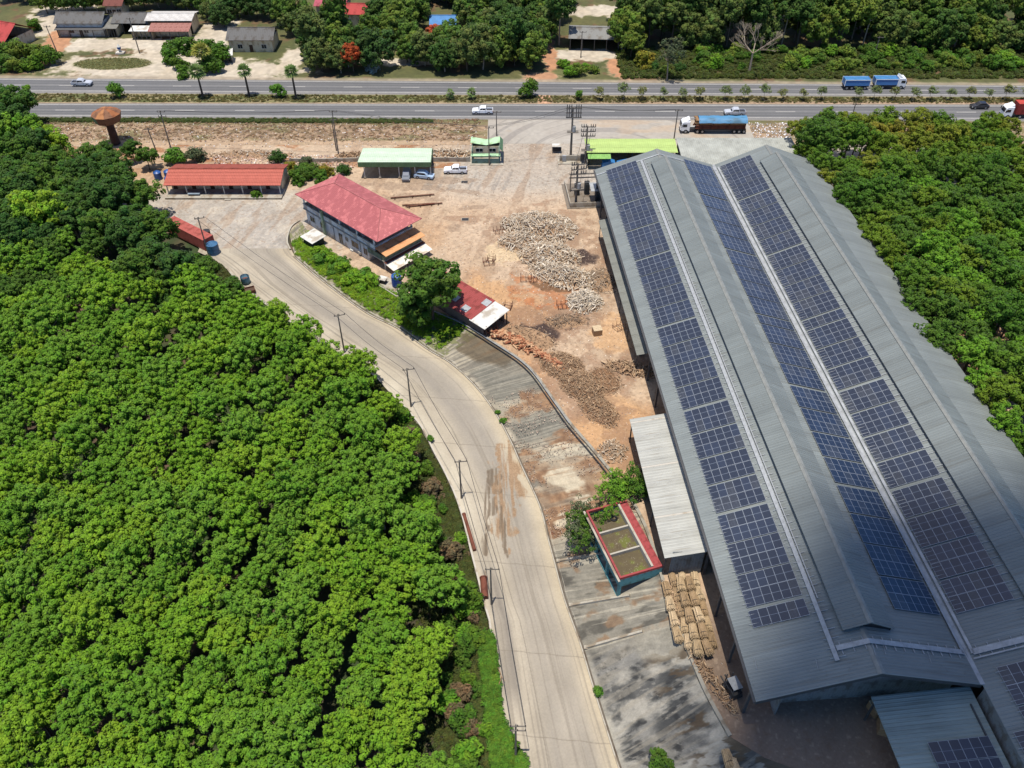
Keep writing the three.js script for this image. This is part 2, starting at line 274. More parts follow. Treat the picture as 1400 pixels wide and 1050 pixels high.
{ // concrete-faced embankment between the side road and the yard
  const N = 264, seg = 12, pos = [], uv = [], idx = [], n = bankTop.length - 1;
  for (let j = 0; j <= N; j++) {
    const q = j / N * n, i = Math.min(n - 1, Math.floor(q)), f = q - i;
    const fx = mix(bankFoot[i][0], bankFoot[i + 1][0], f), fz = mix(bankFoot[i][1], bankFoot[i + 1][1], f), tx = mix(bankTop[i][0], bankTop[i + 1][0], f), tz = mix(bankTop[i][1], bankTop[i + 1][1], f);
    for (let k = 0; k <= seg; k++) {
      const t = k / seg, x = mix(fx, tx, t), z = mix(fz, tz, t), y0 = roadY(fz) + 0.05, bulge = (k > 0 && k < seg) ? (fbm(x * 0.35, z * 0.35, 3) - 0.5) * 0.35 : 0;
      pos.push(x, mix(y0, 0.02, t) + bulge, z); uv.push(q / n, t);
    }
  }
  for (let j = 0; j < N; j++) for (let k = 0; k < seg; k++) { const a = j * (seg + 1) + k, b = a + 1, c = a + seg + 1, d = c + 1; idx.push(a, c, b, b, c, d); }
  const g = new THREE.BufferGeometry(); g.setAttribute('position', new THREE.Float32BufferAttribute(pos, 3)); g.setAttribute('uv', new THREE.Float32BufferAttribute(uv, 2)); g.setIndex(idx); g.computeVertexNormals();
  const DARK = [[8.55, 9.75], [10.45, 11.15]];
  const B = (s, t, cs, ct, rs, rt, w = 0.5) => sstep(1.1, 0.7, Math.hypot((s - cs) / rs, (t - ct) / rt) + w * (fbm(s * 3 + cs, t * 5, 4) - 0.5) * 1.8);
  const col = (u, v) => {
    const s = u * n, t = v, nn = fbm(s * 2.2, t * 4, 5), st = fbm(s * 16, t * 1.1, 4), f = fbm(s * 9, t * 16, 3), fine = vn(s * 60, t * 80);
    let c = c3([178, 166, 142], [206, 194, 168], nn);
    c = c3(c, [120, 114, 102], sstep(0.45, 0.7, st) * 0.7); c = c3(c, [186, 138, 94], (s > 7.4 && s < 14.5 ? 1 : 0) * sstep(0.46, 0.66, fbm(s * 5 + 70, t * 1.3, 4)) * sstep(0.2, 0.9, t + 0.5 * (nn - 0.5)) * 0.7);
    c = c3(c, [118, 122, 70], (s < 7.6 ? 1 : 0) * sstep(0.4, 0.6, f) * 0.7);
    for (const [a, b] of DARK) { const k = sstep(a - 0.12, a + 0.08, s + 0.25 * (st - 0.5)) * sstep(b + 0.12, b - 0.08, s + 0.25 * (st - 0.5)) * sstep(1.02, 0.9, t + 0.2 * (st - 0.5)) * sstep(0.02, 0.14, t); c = c3(c, c3([104, 102, 92], [176, 168, 148], st * 0.75 + 0.35 * sstep(0.5, 0.62, fbm(s * 30, t * 0.8, 2))), k * 0.9); }
    c = c3(c, [96, 82, 60], B(s, t, 8.0, 0.8, 0.7, 0.5) * 0.7);
    for (const p of [[10.0, 0.8, 0.35, 0.35], [10.2, 0.35, 0.25, 0.5], [11.35, 0.85, 0.35, 0.4], [12.35, 0.72, 0.35, 0.25], [12.0, 0.1, 0.5, 0.32], [12.9, 0.3, 0.85, 0.36], [13.4, 0.12, 0.8, 0.25], [13.25, 0.72, 0.5, 0.25], [13.8, 0.45, 0.25, 0.6]]) c = c3(c, c3([138, 102, 74], [178, 142, 106], f), B(s, t, ...p, 1.0) * (0.35 + 0.65 * sstep(0.35, 0.6, fbm(s * 7, t * 3.5, 4))));
    for (const p of [[12.5, 0.48, 0.35, 0.22], [13.05, 0.5, 0.2, 0.12], [13.6, 0.3, 0.25, 0.25], [11.75, 0.6, 0.25, 0.3]]) c = c3(c, [222, 208, 178], B(s, t, ...p, 1.1) * sstep(0.3, 0.55, st) * 0.9);
    if (s > 14) { const k = sstep(14, 15, s); c = c3(c, c3([116, 113, 103], [184, 174, 152], st), k * 0.85); c = c3(c, [86, 82, 72], k * sstep(0.5, 0.68, fbm(s * 5 + 3, t * 4, 5)) * 0.75); c = c3(c, [206, 196, 172], k * sstep(0.58, 0.72, fbm(s * 14 + 8, t * 1.6, 4)) * 0.7); c = c3(c, [150, 116, 84], k * sstep(0.56, 0.7, fbm(s * 3 + 60, t * 5, 4)) * 0.7); }
    if (s > 17) { // the old, mossy black concrete
      const k = sstep(17, 17.6, s + 0.3 * (nn - 0.5));
      let d = c3([76, 76, 73], [148, 144, 134], sstep(0.32, 0.68, fbm(s * 1.7 + 4, t * 3.4, 6)));
      d = c3(d, [46, 46, 45], sstep(0.56, 0.72, fbm(s * 6 + 31, t * 9, 5)) * 0.7); d = c3(d, [178, 172, 158], sstep(0.64, 0.74, fbm(s * 11 + 2, t * 14, 4)) * 0.5);
      d = c3(d, [190, 183, 166], sstep(0.5, 0.68, fbm(s * 2.4 + 20, t * 3 + 8, 6)) * 0.9); d = c3(d, [170, 160, 140], sstep(0.5, 0.7, fbm(s * 13 + t * 7, t * 1.2 - s, 4)) * 0.5);
      d = c3(d, [88, 72, 52], sstep(0.56, 0.66, fbm(s * 4 + 9, t * 5 + 3, 4)) * sstep(0.45, 0.75, t) * 0.9);
      d = c3(d, [196, 188, 168], sstep(0.8, 1, t) * 0.45 * nn + sstep(0.07, 0.02, t) * 0.7);
      c = c3(c, d, k);
      c = c3(c, [176, 168, 148], B(s, t, 17.3, 0.75, 0.5, 0.3) * 0.7);
    }
    const q = 0.86 + 0.2 * f + 0.1 * (fine - 0.5);
    return [c[0] * q, c[1] * q, c[2] * q];
  };
  const tx = pix(2048, 512, col); tx.wrapS = tx.wrapT = THREE.ClampToEdgeWrapping;
  setting('embankment', g, new THREE.MeshStandardMaterial({ color: SOIL, map: tx, roughness: 0.95 }));
}
// highway: two carriageways, a median, verges, lane markings
const edge = { ft: x => -224 + 0.0178 * x, fb: x => -215.3 + 0.0089 * x, nt: x => -210.1 + 0.003 * x, nb: x => -200.9 + 0.008 * x };
const band = (a, b, x0 = -420, x1 = 420, s = 20) => { const l = []; for (let x = x0; x <= x1; x += s) l.push([x, a(x)]); for (let x = x1; x >= x0; x -= s) l.push([x, b(x)]); return l; };
{
  const asphalt = (top, bot) => (x, z) => {
    const t = (z - top(x)) / (bot(x) - top(x)), n = fbm(x * 0.25, z * 0.6, 4), lng = fbm(x * 0.012, z * 1.5, 4), f = vn(x * 5, z * 9);
    let c = c3([132, 131, 129], [150, 148, 145], n);
    for (const k of [0.2, 0.34, 0.56, 0.7]) c = c3(c, [104, 104, 105], sstep(0.09, 0.02, Math.abs(t - k)) * (0.35 + 0.6 * lng));
    c = c3(c, [152, 148, 142], sstep(0.83, 0.9, t) * 0.85 + sstep(0.1, 0.04, t) * 0.6);
    c = c3(c, [186, 170, 148], sstep(0.965, 0.99, t + 0.03 * (n - 0.5)) * 0.8 + sstep(0.035, 0.01, t - 0.02 * (n - 0.5)) * 0.8);
    const q = 0.94 + 0.1 * (f - 0.5); return [c[0] * q, c[1] * q, c[2] * q];
  };
  const paint = mat(srgb(225, 225, 220), { roughness: 0.7 });
  for (const [name, a, b, dashOff] of [['highway_far_carriageway', edge.ft, edge.fb, 2], ['highway_near_carriageway', edge.nt, edge.nb, 7]]) {
    const r = sheet(name, band(a, b), 0.04, [-170, 170, name.includes('far') ? -228 : -214, name.includes('far') ? -212 : -197], 2048, 192, asphalt(a, b));
    const dash = new THREE.PlaneGeometry(5, 0.17).rotateX(-Math.PI / 2);
    for (let x = -168 + dashOff; x < 170; x += 15.4) same('lane_marking', dash, paint, r, x, 0.045, mix(a(x), b(x), 0.47));
    for (const t of [0.1, 0.83]) { const g = []; for (let x = -170; x < 170; x += 20) g.push(slab([x, 0.045, mix(a(x), b(x), t) + 0.08], [x + 20, 0.045, mix(a(x + 20), b(x + 20), t) + 0.08], [x + 20, 0.045, mix(a(x + 20), b(x + 20), t) - 0.08], [x, 0.045, mix(a(x), b(x), t) - 0.08], 0.003)); part('edge_line', g, paint, r); }
  }
  sheet('median', band(edge.fb, edge.nt), 0.06, [-170, 170, -218, -208], 2048, 128, (x, z) => {
    const t = (z - edge.fb(x)) / (edge.nt(x) - edge.fb(x)), n = fbm(x * 0.2, z * 0.5, 4), f = fbm(x * 1.6, z * 2.2, 3);
    let c = c3([150, 138, 96], [110, 114, 62], sstep(0.38, 0.62, n)); c = c3(c, [178, 150, 120], sstep(0.45, 0.85, t + 0.35 * (n - 0.5)) * sstep(-60, 60, x));
    c = c3(c, [186, 160, 132], sstep(0.86, 0.97, t)); if (Math.abs(x - 9) < 2.2) c = c3(c, [214, 168, 132], sstep(2.2, 1.4, Math.abs(x - 9 + n)));
    const q = 0.75 + 0.45 * f; return [c[0] * q, c[1] * q, c[2] * q];
  }).name = 'median_ground';
  const vp = (x, z) => {
    const n = fbm(x * 0.12, z * 0.3, 4), f = fbm(x * 1.1, z * 1.4, 4), w = vn(x * 4.2, z * 4.2);
    let c = c3([164, 136, 106], [192, 162, 128], n); c = c3(c, [104, 108, 58], sstep(-197, -200.4, z + 2.5 * (n - 0.5)) * 0.75); c = c3(c, [134, 112, 80], sstep(0.5, 0.66, fbm(x * 0.45, z * 0.8, 4)) * 0.7); c = c3(c, [120, 118, 70], sstep(0.55, 0.7, fbm(x * 0.16 + 30, z * 0.5, 4)) * 0.6);
    c = c3(c, [224, 210, 196], sstep(0.8, 0.9, w) * sstep(0.4, 0.6, f) * 0.9);
    c = c3(c, [206, 176, 142], sstep(-190.6, -188.8, z) * 0.8);
    const q = 0.82 + 0.3 * f; return [c[0] * q, c[1] * q, c[2] * q];
  };
  sheet('verge', band(edge.nb, () => -187.4, -180, -6, 6), 0.03, [-150, 0, -204, -186], 2048, 256, vp);
  sheet('verge_beyond_gate', band(edge.nb, () => -187.4, 59, 185, 6), 0.03, [55, 185, -204, -186], 1024, 128, vp);
  // the concrete way in from the highway
  sheet('entrance_apron', [...band(edge.nb, () => -188, -7, 60, 6)], 0.025, [-8, 62, -204, -186], 1024, 256, (x, z) => {
    const n = fbm(x * 0.2, z * 0.2, 5), f = fbm(x * 1.4, z * 1.4, 3), r = Math.hypot(x - 22, z + 178), w = fbm(r * 0.9, x * 0.05, 3);
    let c = c3([186, 176, 160], [204, 196, 182], n); c = c3(c, [158, 150, 140], sstep(0.55, 0.7, w) * 0.6); c = c3(c, [210, 180, 146], sstep(0.56, 0.7, fbm(x * 0.1 + 8, z * 0.2, 4)) * 0.5);
    const q = 0.92 + 0.1 * f; return [c[0] * q, c[1] * q, c[2] * q];
  });
  // plots beyond the highway: bare earth, drives, rough grass
  const oval = [...[-113.01, -236.32], 11.6, 4.6, 0], oval2 = [...[18.51, -230.72], 8, 3.6, 0];
  const lots = [[...[-102.99, -234.78], 36, 9, 0], [...[-135.2, -250.96], 4.5, 22, -0.1], [...[-96.6, -241.06], 14, 14, 0], [...[-75.61, -232.23], 22, 6, 0], [...[-125.05, -249.83], 14, 6, 0], [...[-62.8, -239.99], 4, 10, 0], [...[10.38, -250.96], 2.6, 30, -0.05], [...[8.05, -227.25], 6, 4, 0], [...[21.1, -242.67], 14, 5, 0], [...[30.25, -232.23], 4.5, 8, -0.3], [...[-31.15, -237.36], 12, 3, 0], [...[28.07, -278.52], 16, 6, 0], [...[-89.52, -262.68], 6, 12, 0], [...[-90.53, -227.25], 30, 3, 0], [...[-144.12, -279.19], 10, 12, 0], [...[-142.23, -265.74], 5, 12, 0], [...[-90.86, -250.96], 8, 10, 0], [...[-114.65, -250.96], 20, 5, 0]];
  sheet('roadside_plots', band(() => -330, edge.ft, -420, 420, 20), 0.02, [-180, 180, -300, -220], 2048, 512, (x, z) => {
    const n = fbm(x * 0.14, z * 0.14, 5), f = fbm(x * 0.9, z * 0.9, 4);
    let c = c3([78, 88, 42], [120, 112, 64], n); c = c3(c, [124, 92, 62], sstep(0.55, 0.7, fbm(x * 0.2 + 6, z * 0.2, 4)) * 0.8);
    let k = 0; for (const p of lots) k = Math.max(k, patch(x, z, p, 0.5));
    let d = c3([206, 188, 160], [226, 214, 192], n); d = c3(d, [204, 142, 98], Math.max(patch(x, z, lots[1]), patch(x, z, lots[6]), patch(x, z, lots[9]), patch(x, z, lots[7]) * 0.9) * 0.85);
    c = c3(c, d, k);
    const g2 = Math.max(patch(x, z, oval, 0.12), patch(x, z, oval2, 0.2)); c = c3(c, c3([104, 112, 58], [134, 128, 78], n), g2);
    c = c3(c, [182, 166, 142], sstep(-2.6, -0.8, z - edge.ft(x) + 1.2 * (n - 0.5)) * 0.85);
    const q = 0.84 + 0.26 * f; return [c[0] * q, c[1] * q, c[2] * q];
  });
}

// ---------------------------------------------------------------- materials for built things
const M = {
  roof: mat(srgb(126, 133, 131), { tex: 'sheet', size: 14, ribs: 'v', pitch: 0.42, depth: 0.05, roughness: 0.6 }),
  ventRoof: mat(srgb(117, 124, 122), { tex: 'sheet', size: 17, ribs: 'v', pitch: 0.42, depth: 0.05, roughness: 0.6 }),
  cap: mat(srgb(146, 151, 147), { roughness: 0.5 }),
  galv: mat(srgb(188, 195, 199), { roughness: 0.45, metalness: 0.1 }),
  paleRoof: mat(srgb(176, 176, 168), { tex: 'sheet', size: 8, ribs: 'v', pitch: 0.42, depth: 0.05, roughness: 0.6 }),
  steel: mat(srgb(82, 84, 86), { roughness: 0.6 }),
  darkSteel: mat(srgb(48, 48, 50), { roughness: 0.6 }),
  wall: mat(srgb(120, 124, 124), { tex: 'grime', ribs: 'u', pitch: 0.4 }),
  concrete: mat(srgb(170, 164, 150), { tex: 'grime', size: 4 }),
  whiteKerb: mat(srgb(184, 178, 166), { tex: 'grime', size: 5 }),
  pole: mat(srgb(132, 126, 116)),
  wood: mat(srgb(176, 140, 100), { size: 0.7 }),
  darkWood: mat(srgb(92, 70, 52), { size: 0.7 }),
  rust: mat(srgb(112, 62, 44), { tex: 'grime', size: 2 }),
  glass: mat(srgb(26, 32, 38), { tex: null, roughness: 0.12 }),
  rubber: mat(srgb(28, 28, 29), { tex: null, roughness: 0.9 }),
  rim: mat(srgb(150, 152, 155), { tex: null, roughness: 0.4, metalness: 0.5 }),
  cream: mat(srgb(216, 204, 176), { tex: 'grime' }),
  white: mat(srgb(204, 204, 198), { tex: 'grime', size: 5 }),
  dark: mat(srgb(38, 36, 34), { tex: null }),
  blueTank: mat(srgb(36, 96, 176), { roughness: 0.45 }),
  tarp: mat(srgb(60, 140, 210), { roughness: 0.6 }),
};
const AX = 0.0768;                                                    // the sheds' long axis, turned a little from the highway's normal
const AB = (b, h, a) => [b * Math.cos(AX) - a * Math.sin(AX), h, -b * Math.sin(AX) - a * Math.cos(AX)];   // across, height, along -> world

// ---------------------------------------------------------------- the twin-bay shed
const EV = 30, R1 = 42.9, VA = 55.7, R2 = 66.4, RE = 78, HE = 7, HR = 11.3, A0 = 41.8, A1 = 160.6;
const s1h = b => HE + (HR - HE) * (b - EV) / (R1 - EV), s2h = b => HR - (HR - HE) * (b - R1) / (VA - R1), s3h = b => HE + (HR - HE) * (b - VA) / (R2 - VA), s4h = b => HR - (HR - HE) * (b - R2) / (RE - R2);
const B0 = 54, AM = 100;
const lb = (b, h, a) => [b - B0, h, AM - a];                          // across, height, along -> the shed's own axes
const shed = thing('factory_shed', 'long twin-gabled grey metal factory shed carrying rows of solar panels', 'factory', AB(B0, 0, AM), AX);
{
  const rf = (n, b0, h0, b1, h1, a0, a1, m = M.roof, t = 0.1) => part(n, slab(lb(b0, h0, a0), lb(b1, h1, a0), lb(b1, h1, a1), lb(b0, h0, a1), t), m, shed);
  rf('roof_slope', EV, HE, R1, HR, A0, A1); rf('roof_slope', R1, HR, VA, HE, A0, A1); rf('roof_slope', VA, HE, R2, HR, 20, A1); rf('roof_slope', R2, HR, RE, HE, 20, A1);
  // ridge ventilators, lifted above the slopes on short posts
  for (const [c, w0, w1, hl, hr, a0, a1] of [[43.5, 40.6, 46.7, s1h(40.6) + 0.75, s2h(46.7) + 0.75, 47.2, 155.4], [66.7, 63.5, 70.2, s3h(63.5) + 0.6, s4h(70.2) + 0.6, 30, 155.2]]) {
    const top = 12.45, v = rf('ventilator_roof', w0, hl, c, top, a0, a1, M.ventRoof, 0.12);
    rf('ventilator_roof', c, top, w1, hr, a0, a1, M.ventRoof, 0.12);
    part('ridge_cap', [slab(lb(c - 0.34, top - 0.06, a0), lb(c, top + 0.06, a0), lb(c, top + 0.06, a1), lb(c - 0.34, top - 0.06, a1), 0.03), slab(lb(c, top + 0.06, a0), lb(c + 0.34, top - 0.06, a0), lb(c + 0.34, top - 0.06, a1), lb(c, top + 0.06, a1), 0.03)], M.cap, shed);
    part('ventilator_louvre', [slab(lb(w0 + 0.25, hl - 0.1, a0 + 0.2), lb(w0 + 0.3, hl - 0.1, a0 + 0.2), lb(w0 + 0.3, hl - 0.1, a1 - 0.2), lb(w0 + 0.25, hl - 0.1, a1 - 0.2), 0.8), slab(lb(w1 - 0.3, hr - 0.1, a0 + 0.2), lb(w1 - 0.25, hr - 0.1, a0 + 0.2), lb(w1 - 0.25, hr - 0.1, a1 - 0.2), lb(w1 - 0.3, hr - 0.1, a1 - 0.2), 0.8)], M.darkSteel, shed);
    part('ventilator_end', [poly([[lb(w0 + 0.2, hl - 0.9, a0 + 0.4), lb(w1 - 0.2, hr - 0.9, a0 + 0.4), lb(w1 - 0.2, hr - 0.1, a0 + 0.4), lb(c, top - 0.15, a0 + 0.4)], [lb(w0 + 0.2, hl - 0.9, a0 + 0.4), lb(c, top - 0.15, a0 + 0.4), lb(w0 + 0.2, hl - 0.1, a0 + 0.4)]])], M.darkSteel, shed);
  }
  // ridge flashings past the ventilators and barge boards on the far gables
  const flash = (c, h, a0, a1) => part('ridge_cap', [slab(lb(c - 0.4, h - 0.07, a0), lb(c, h + 0.06, a0), lb(c, h + 0.06, a1), lb(c - 0.4, h - 0.07, a1), 0.03), slab(lb(c, h + 0.06, a0), lb(c + 0.4, h - 0.07, a0), lb(c + 0.4, h - 0.07, a1), lb(c, h + 0.06, a1), 0.03)], M.cap, shed);
  flash(R1, HR, A0, 47.4); flash(R1, HR, 155.2, A1); flash(R2, HR, 155, A1);
  const barge = (b0, h0, b1, h1, a) => part('barge_board', bar(lb(b0, h0 + 0.08, a), lb(b1, h1 + 0.08, a), 0.14, 6), M.galv, shed);
  barge(EV, HE, R1, HR, A1 - 2.6); barge(R1, HR, VA, HE, A1 - 2.6);
  part('eave_gutter', bx(EV - B0 - 0.28, EV - B0, 6.7, 6.88, AM - A1, AM - A0), M.steel, shed);
  part('valley_gutter', bx(VA - B0 - 0.35, VA - B0 + 0.35, HE - 0.02, HE + 0.1, AM - A1, AM - A0), M.galv, shed);
  // posts, set-back walls, floor and gable ends
  const post = new THREE.BoxGeometry(0.3, 6.9, 0.3);
  for (let a = 44; a < 160; a += 6.4) same('column', boxUV(post.clone()), M.steel, shed, EV + 0.5 - B0, 3.45, AM - a);
  part('side_wall', [bx(34 - B0, 34.15 - B0, 0, 8.1, AM - A1 + 1, AM - A0 - 1.6)], M.wall, shed);
  part('side_wall', [bx(RE - 0.6 - B0, RE - 0.45 - B0, 0, 6.9, AM - A1 + 1, AM - 22)], M.wall, shed);
  const gable = (a, b0, b1, h0, h1, c, h) => poly([[lb(b0, 0, a), lb(b1, 0, a), lb(b1, h1 - 0.15, a), lb(c, h - 0.15, a)], [lb(b0, 0, a), lb(c, h - 0.15, a), lb(b0, h0 - 0.15, a)]]);
  part('gable_wall', gable(A1 - 1, EV + 0.5, VA, HE, HE, R1, HR), M.wall, shed); part('gable_wall', gable(A1 - 1, VA, RE - 0.5, HE, HE, R2, HR), M.wall, shed);
  part('gable_wall', gable(A0 + 3, 34, VA, s1h(34), HE, R1, HR), M.wall, shed); part('gable_wall', gable(23, VA, RE - 0.5, HE, HE, R2, HR), M.wall, shed);
  part('gable_soffit', [slab(lb(EV, HE - 0.12, A0), lb(R1, HR - 0.12, A0), lb(R1, HR - 0.12, A0 + 0.25), lb(EV, HE - 0.12, A0 + 0.25), 0.55), slab(lb(R1, HR - 0.12, A0), lb(VA, HE - 0.12, A0), lb(VA, HE - 0.12, A0 + 0.25), lb(R1, HR - 0.12, A0 + 0.25), 0.55)], M.steel, shed);
  part('partition_wall', bx(VA - B0, VA + 0.15 - B0, 0, 6.9, AM - A0 + 0.4, AM - 22), M.wall, shed);
  // service walkways and cable trays with their brackets
  const onto = { 1: s1h, 2: s2h, 3: s3h, 4: s4h };
  const tray = (n, b0, b1, a0, a1, s) => part(n, slab(lb(b0, onto[s](b0) + 0.24, a0), lb(b1, onto[s](b1) + 0.24, a0), lb(b1, onto[s](b1) + 0.24, a1), lb(b0, onto[s](b0) + 0.24, a1), 0.05), M.galv, shed);
  tray('walkway', 38.92, 39.38, 44.2, 158, 1); tray('cable_tray', 39.55, 39.65, 52, 158, 1);
  tray('walkway', 54.95, 55.28, 45.4, 159, 2); tray('walkway', 56.05, 56.35, 45.4, 159, 3);
  tray('cross_walkway', 39.5, R1, 45.3, 45.9, 1); tray('cross_walkway', R1, 55.2, 45.3, 45.9, 2); tray('cross_walkway', 56.2, R2, 45.2, 45.9, 3); tray('cross_walkway', R2, 76, 45.2, 45.9, 4);
  tray('cable_tray', 56, R2, 44.7, 44.85, 3);
  const br = [];
  for (let a = 44.6; a < 157; a += 1.15) { br.push(bar(lb(38.55, s1h(38.55) + 0.13, a), lb(40.2, s1h(40.2) + 0.13, a), 0.045, 4)); if (a < 154) br.push(bar(lb(62.4, s3h(62.4) + 0.13, a), lb(63.6, s3h(63.6) + 0.13, a), 0.045, 4)); }
  for (let b = 40; b < 76; b += 1.2) { const h = (b < R1 ? s1h : b < VA ? s2h : b < R2 ? s3h : s4h)(b) + 0.1; br.push(box(0.09, 0.07, 1.5, b - B0, h, AM - 45.55)); }
  for (const [b, a] of [[31, 45.3], [37, 43.6], [43, 44], [44.4, 44.2], [50, 43.8]]) br.push(bar(lb(b, (b < R1 ? s1h : s2h)(b) + 0.1, a), lb(b + 0.2, (b < R1 ? s1h : s2h)(b) + 0.1, a + 1.4), 0.03, 4));
  part('mounting_bracket', br, M.galv, shed).userData.kind = 'stuff';
}
// solar panels: dark glass in an aluminium frame, six to a row
const cellTex = pix(96, 192, (u, v) => { const half = Math.abs(v - 0.5) < 0.012; const fu = (u * 6) % 1, fv = (v * 24) % 1; const line = fu < 0.07 || fv < 0.1; const g = vn(u * 30, v * 60) * 5; return half ? [112, 120, 130] : line ? [42 + g, 51 + g, 66 + g] : [24 + g, 32 + g, 47 + g]; });
const cellTexB = pix(96, 192, (u, v) => { const half = Math.abs(v - 0.5) < 0.012; const fu = (u * 6) % 1, fv = (v * 24) % 1; const line = fu < 0.07 || fv < 0.1; const g = vn(u * 30 + 9, v * 60) * 7; return half ? [112, 120, 130] : line ? [44 + g, 54 + g, 70 + g] : [28 + g, 37 + g, 54 + g]; });
const cellTexC = pix(96, 192, (u, v) => { const half = Math.abs(v - 0.5) < 0.012, line = (u * 6) % 1 < 0.07 || (v * 24) % 1 < 0.1, g = vn(u * 14 + 3, v * 30) * 14 + 10 * sstep(0.5, 0.8, fbm(u * 3, v * 5, 3)); return half ? [120, 124, 130] : line ? [52 + g, 57 + g, 66 + g] : [34 + g, 39 + g, 48 + g]; });
const panelGlass = [cellTex, cellTexB, cellTexC].map(t => new THREE.MeshPhysicalMaterial({ map: t, roughness: 0.35, clearcoat: 0.3, clearcoatRoughness: 0.15 }));
const panelFrame = mat(srgb(158, 164, 170), { tex: null, roughness: 0.4, metalness: 0.4 });
function panelGeo(w, l) {                                             // lies flat, w along x, l along z: a frame rim with a sunk pane
  const f = fuse([bx(-w / 2, w / 2, 0, 0.045, -l / 2, -l / 2 + 0.03), bx(-w / 2, w / 2, 0, 0.045, l / 2 - 0.03, l / 2), bx(-w / 2, -w / 2 + 0.022, 0, 0.045, -l / 2 + 0.03, l / 2 - 0.03), bx(w / 2 - 0.022, w / 2, 0, 0.045, -l / 2 + 0.03, l / 2 - 0.03)]);
  const p = new THREE.PlaneGeometry(w - 0.044, l - 0.06).rotateX(-Math.PI / 2).translate(0, 0.038, 0).toNonIndexed();
  const g = mergeGeometries([f, p], true);
  return g;
}
const PW = 1.068, PL = 2.2, pgeo = panelGeo(PW, PL);
function solarArray(label, b0, sl, dir, rows, cols = 6) {
  const tilt = Math.atan2(sl(b0 + 1) - sl(b0), 1), mid = rows[rows.length >> 1];
  const t = thing('solar_array', label, 'solar panels', AB(b0, sl(b0) + 0.18, mid), AX);
  let r = 0;
  for (const a of rows) for (let c = 0; c < cols; c++) {
    const s = (c + 0.5) * (PW + 0.022), m = new THREE.Mesh(pgeo, [panelFrame, panelGlass[(q => q < 0.25 ? 1 : q < 0.42 ? 2 : 0)(rnd())]]);
    m.name = 'solar_panel'; m.position.set(s * Math.cos(tilt), s * Math.sin(tilt) + rr(-0.006, 0.006), mid - a); m.rotation.z = tilt + rr(-0.007, 0.007); m.rotation.x = rr(-0.008, 0.008); t.add(m);
  }
  const rail = [];
  for (let i = 0; i < rows.length; i++) for (const d of [-0.6, 0.6]) rail.push(bar([-0.35, -0.08, mid - rows[i] - d], [cols * 1.09 * Math.cos(tilt) + 0.35, cols * 1.09 * Math.sin(tilt) - 0.08, mid - rows[i] - d], 0.035, 4));
  part('mounting_rail', rail, M.galv, t).userData.kind = 'stuff';
  return t;
}
function rowsOf(sections) { const l = []; for (const [a0, a1, n] of sections) { const gap = (a1 - a0 - 0.45 - n * PL) / Math.max(1, n - 1); let a = a0 + PL / 2; for (let i = 0; i < n; i++) { l.push(a); a += PL + gap * (i % 2 ? 1.7 : 0.3); } } return l; }
solarArray('solar panels on the eave-side slope facing the dirt yard', 32.0, s1h, 1, rowsOf([[50.2, 52.85, 1], [52.9, 67.1, 6], [67.1, 86.5, 8], [86.5, 105.9, 8], [105.9, 125.3, 8], [125.3, 134.9, 4], [134.9, 144.5, 4], [144.5, 159, 6]]));
const midRows = rowsOf([[50.4, 69.7, 8], [69.7, 89.2, 8], [89.2, 106.3, 7], [106.3, 125.6, 8], [125.6, 145.1, 8], [145.1, 159.4, 6]]);
solarArray('bluish solar panels running down into the valley gutter from the first ventilator', 48.4, s2h, 1, midRows);
solarArray('solar panels rising from the valley gutter towards the second ventilator', 56.6, s3h, 1, midRows);
solarArray('short block of solar panels below the cross walkway at the shed end', 57.6, s3h, 1, [30.4, 32.7, 35.2, 37.5, 39.9, 42.1].slice(3), 6);
solarArray('solar panels low on the dark roof next to the pale lean-to', 56.1, s3h, 1, [28.2, 30.5, 32.9, 35.1], 6);
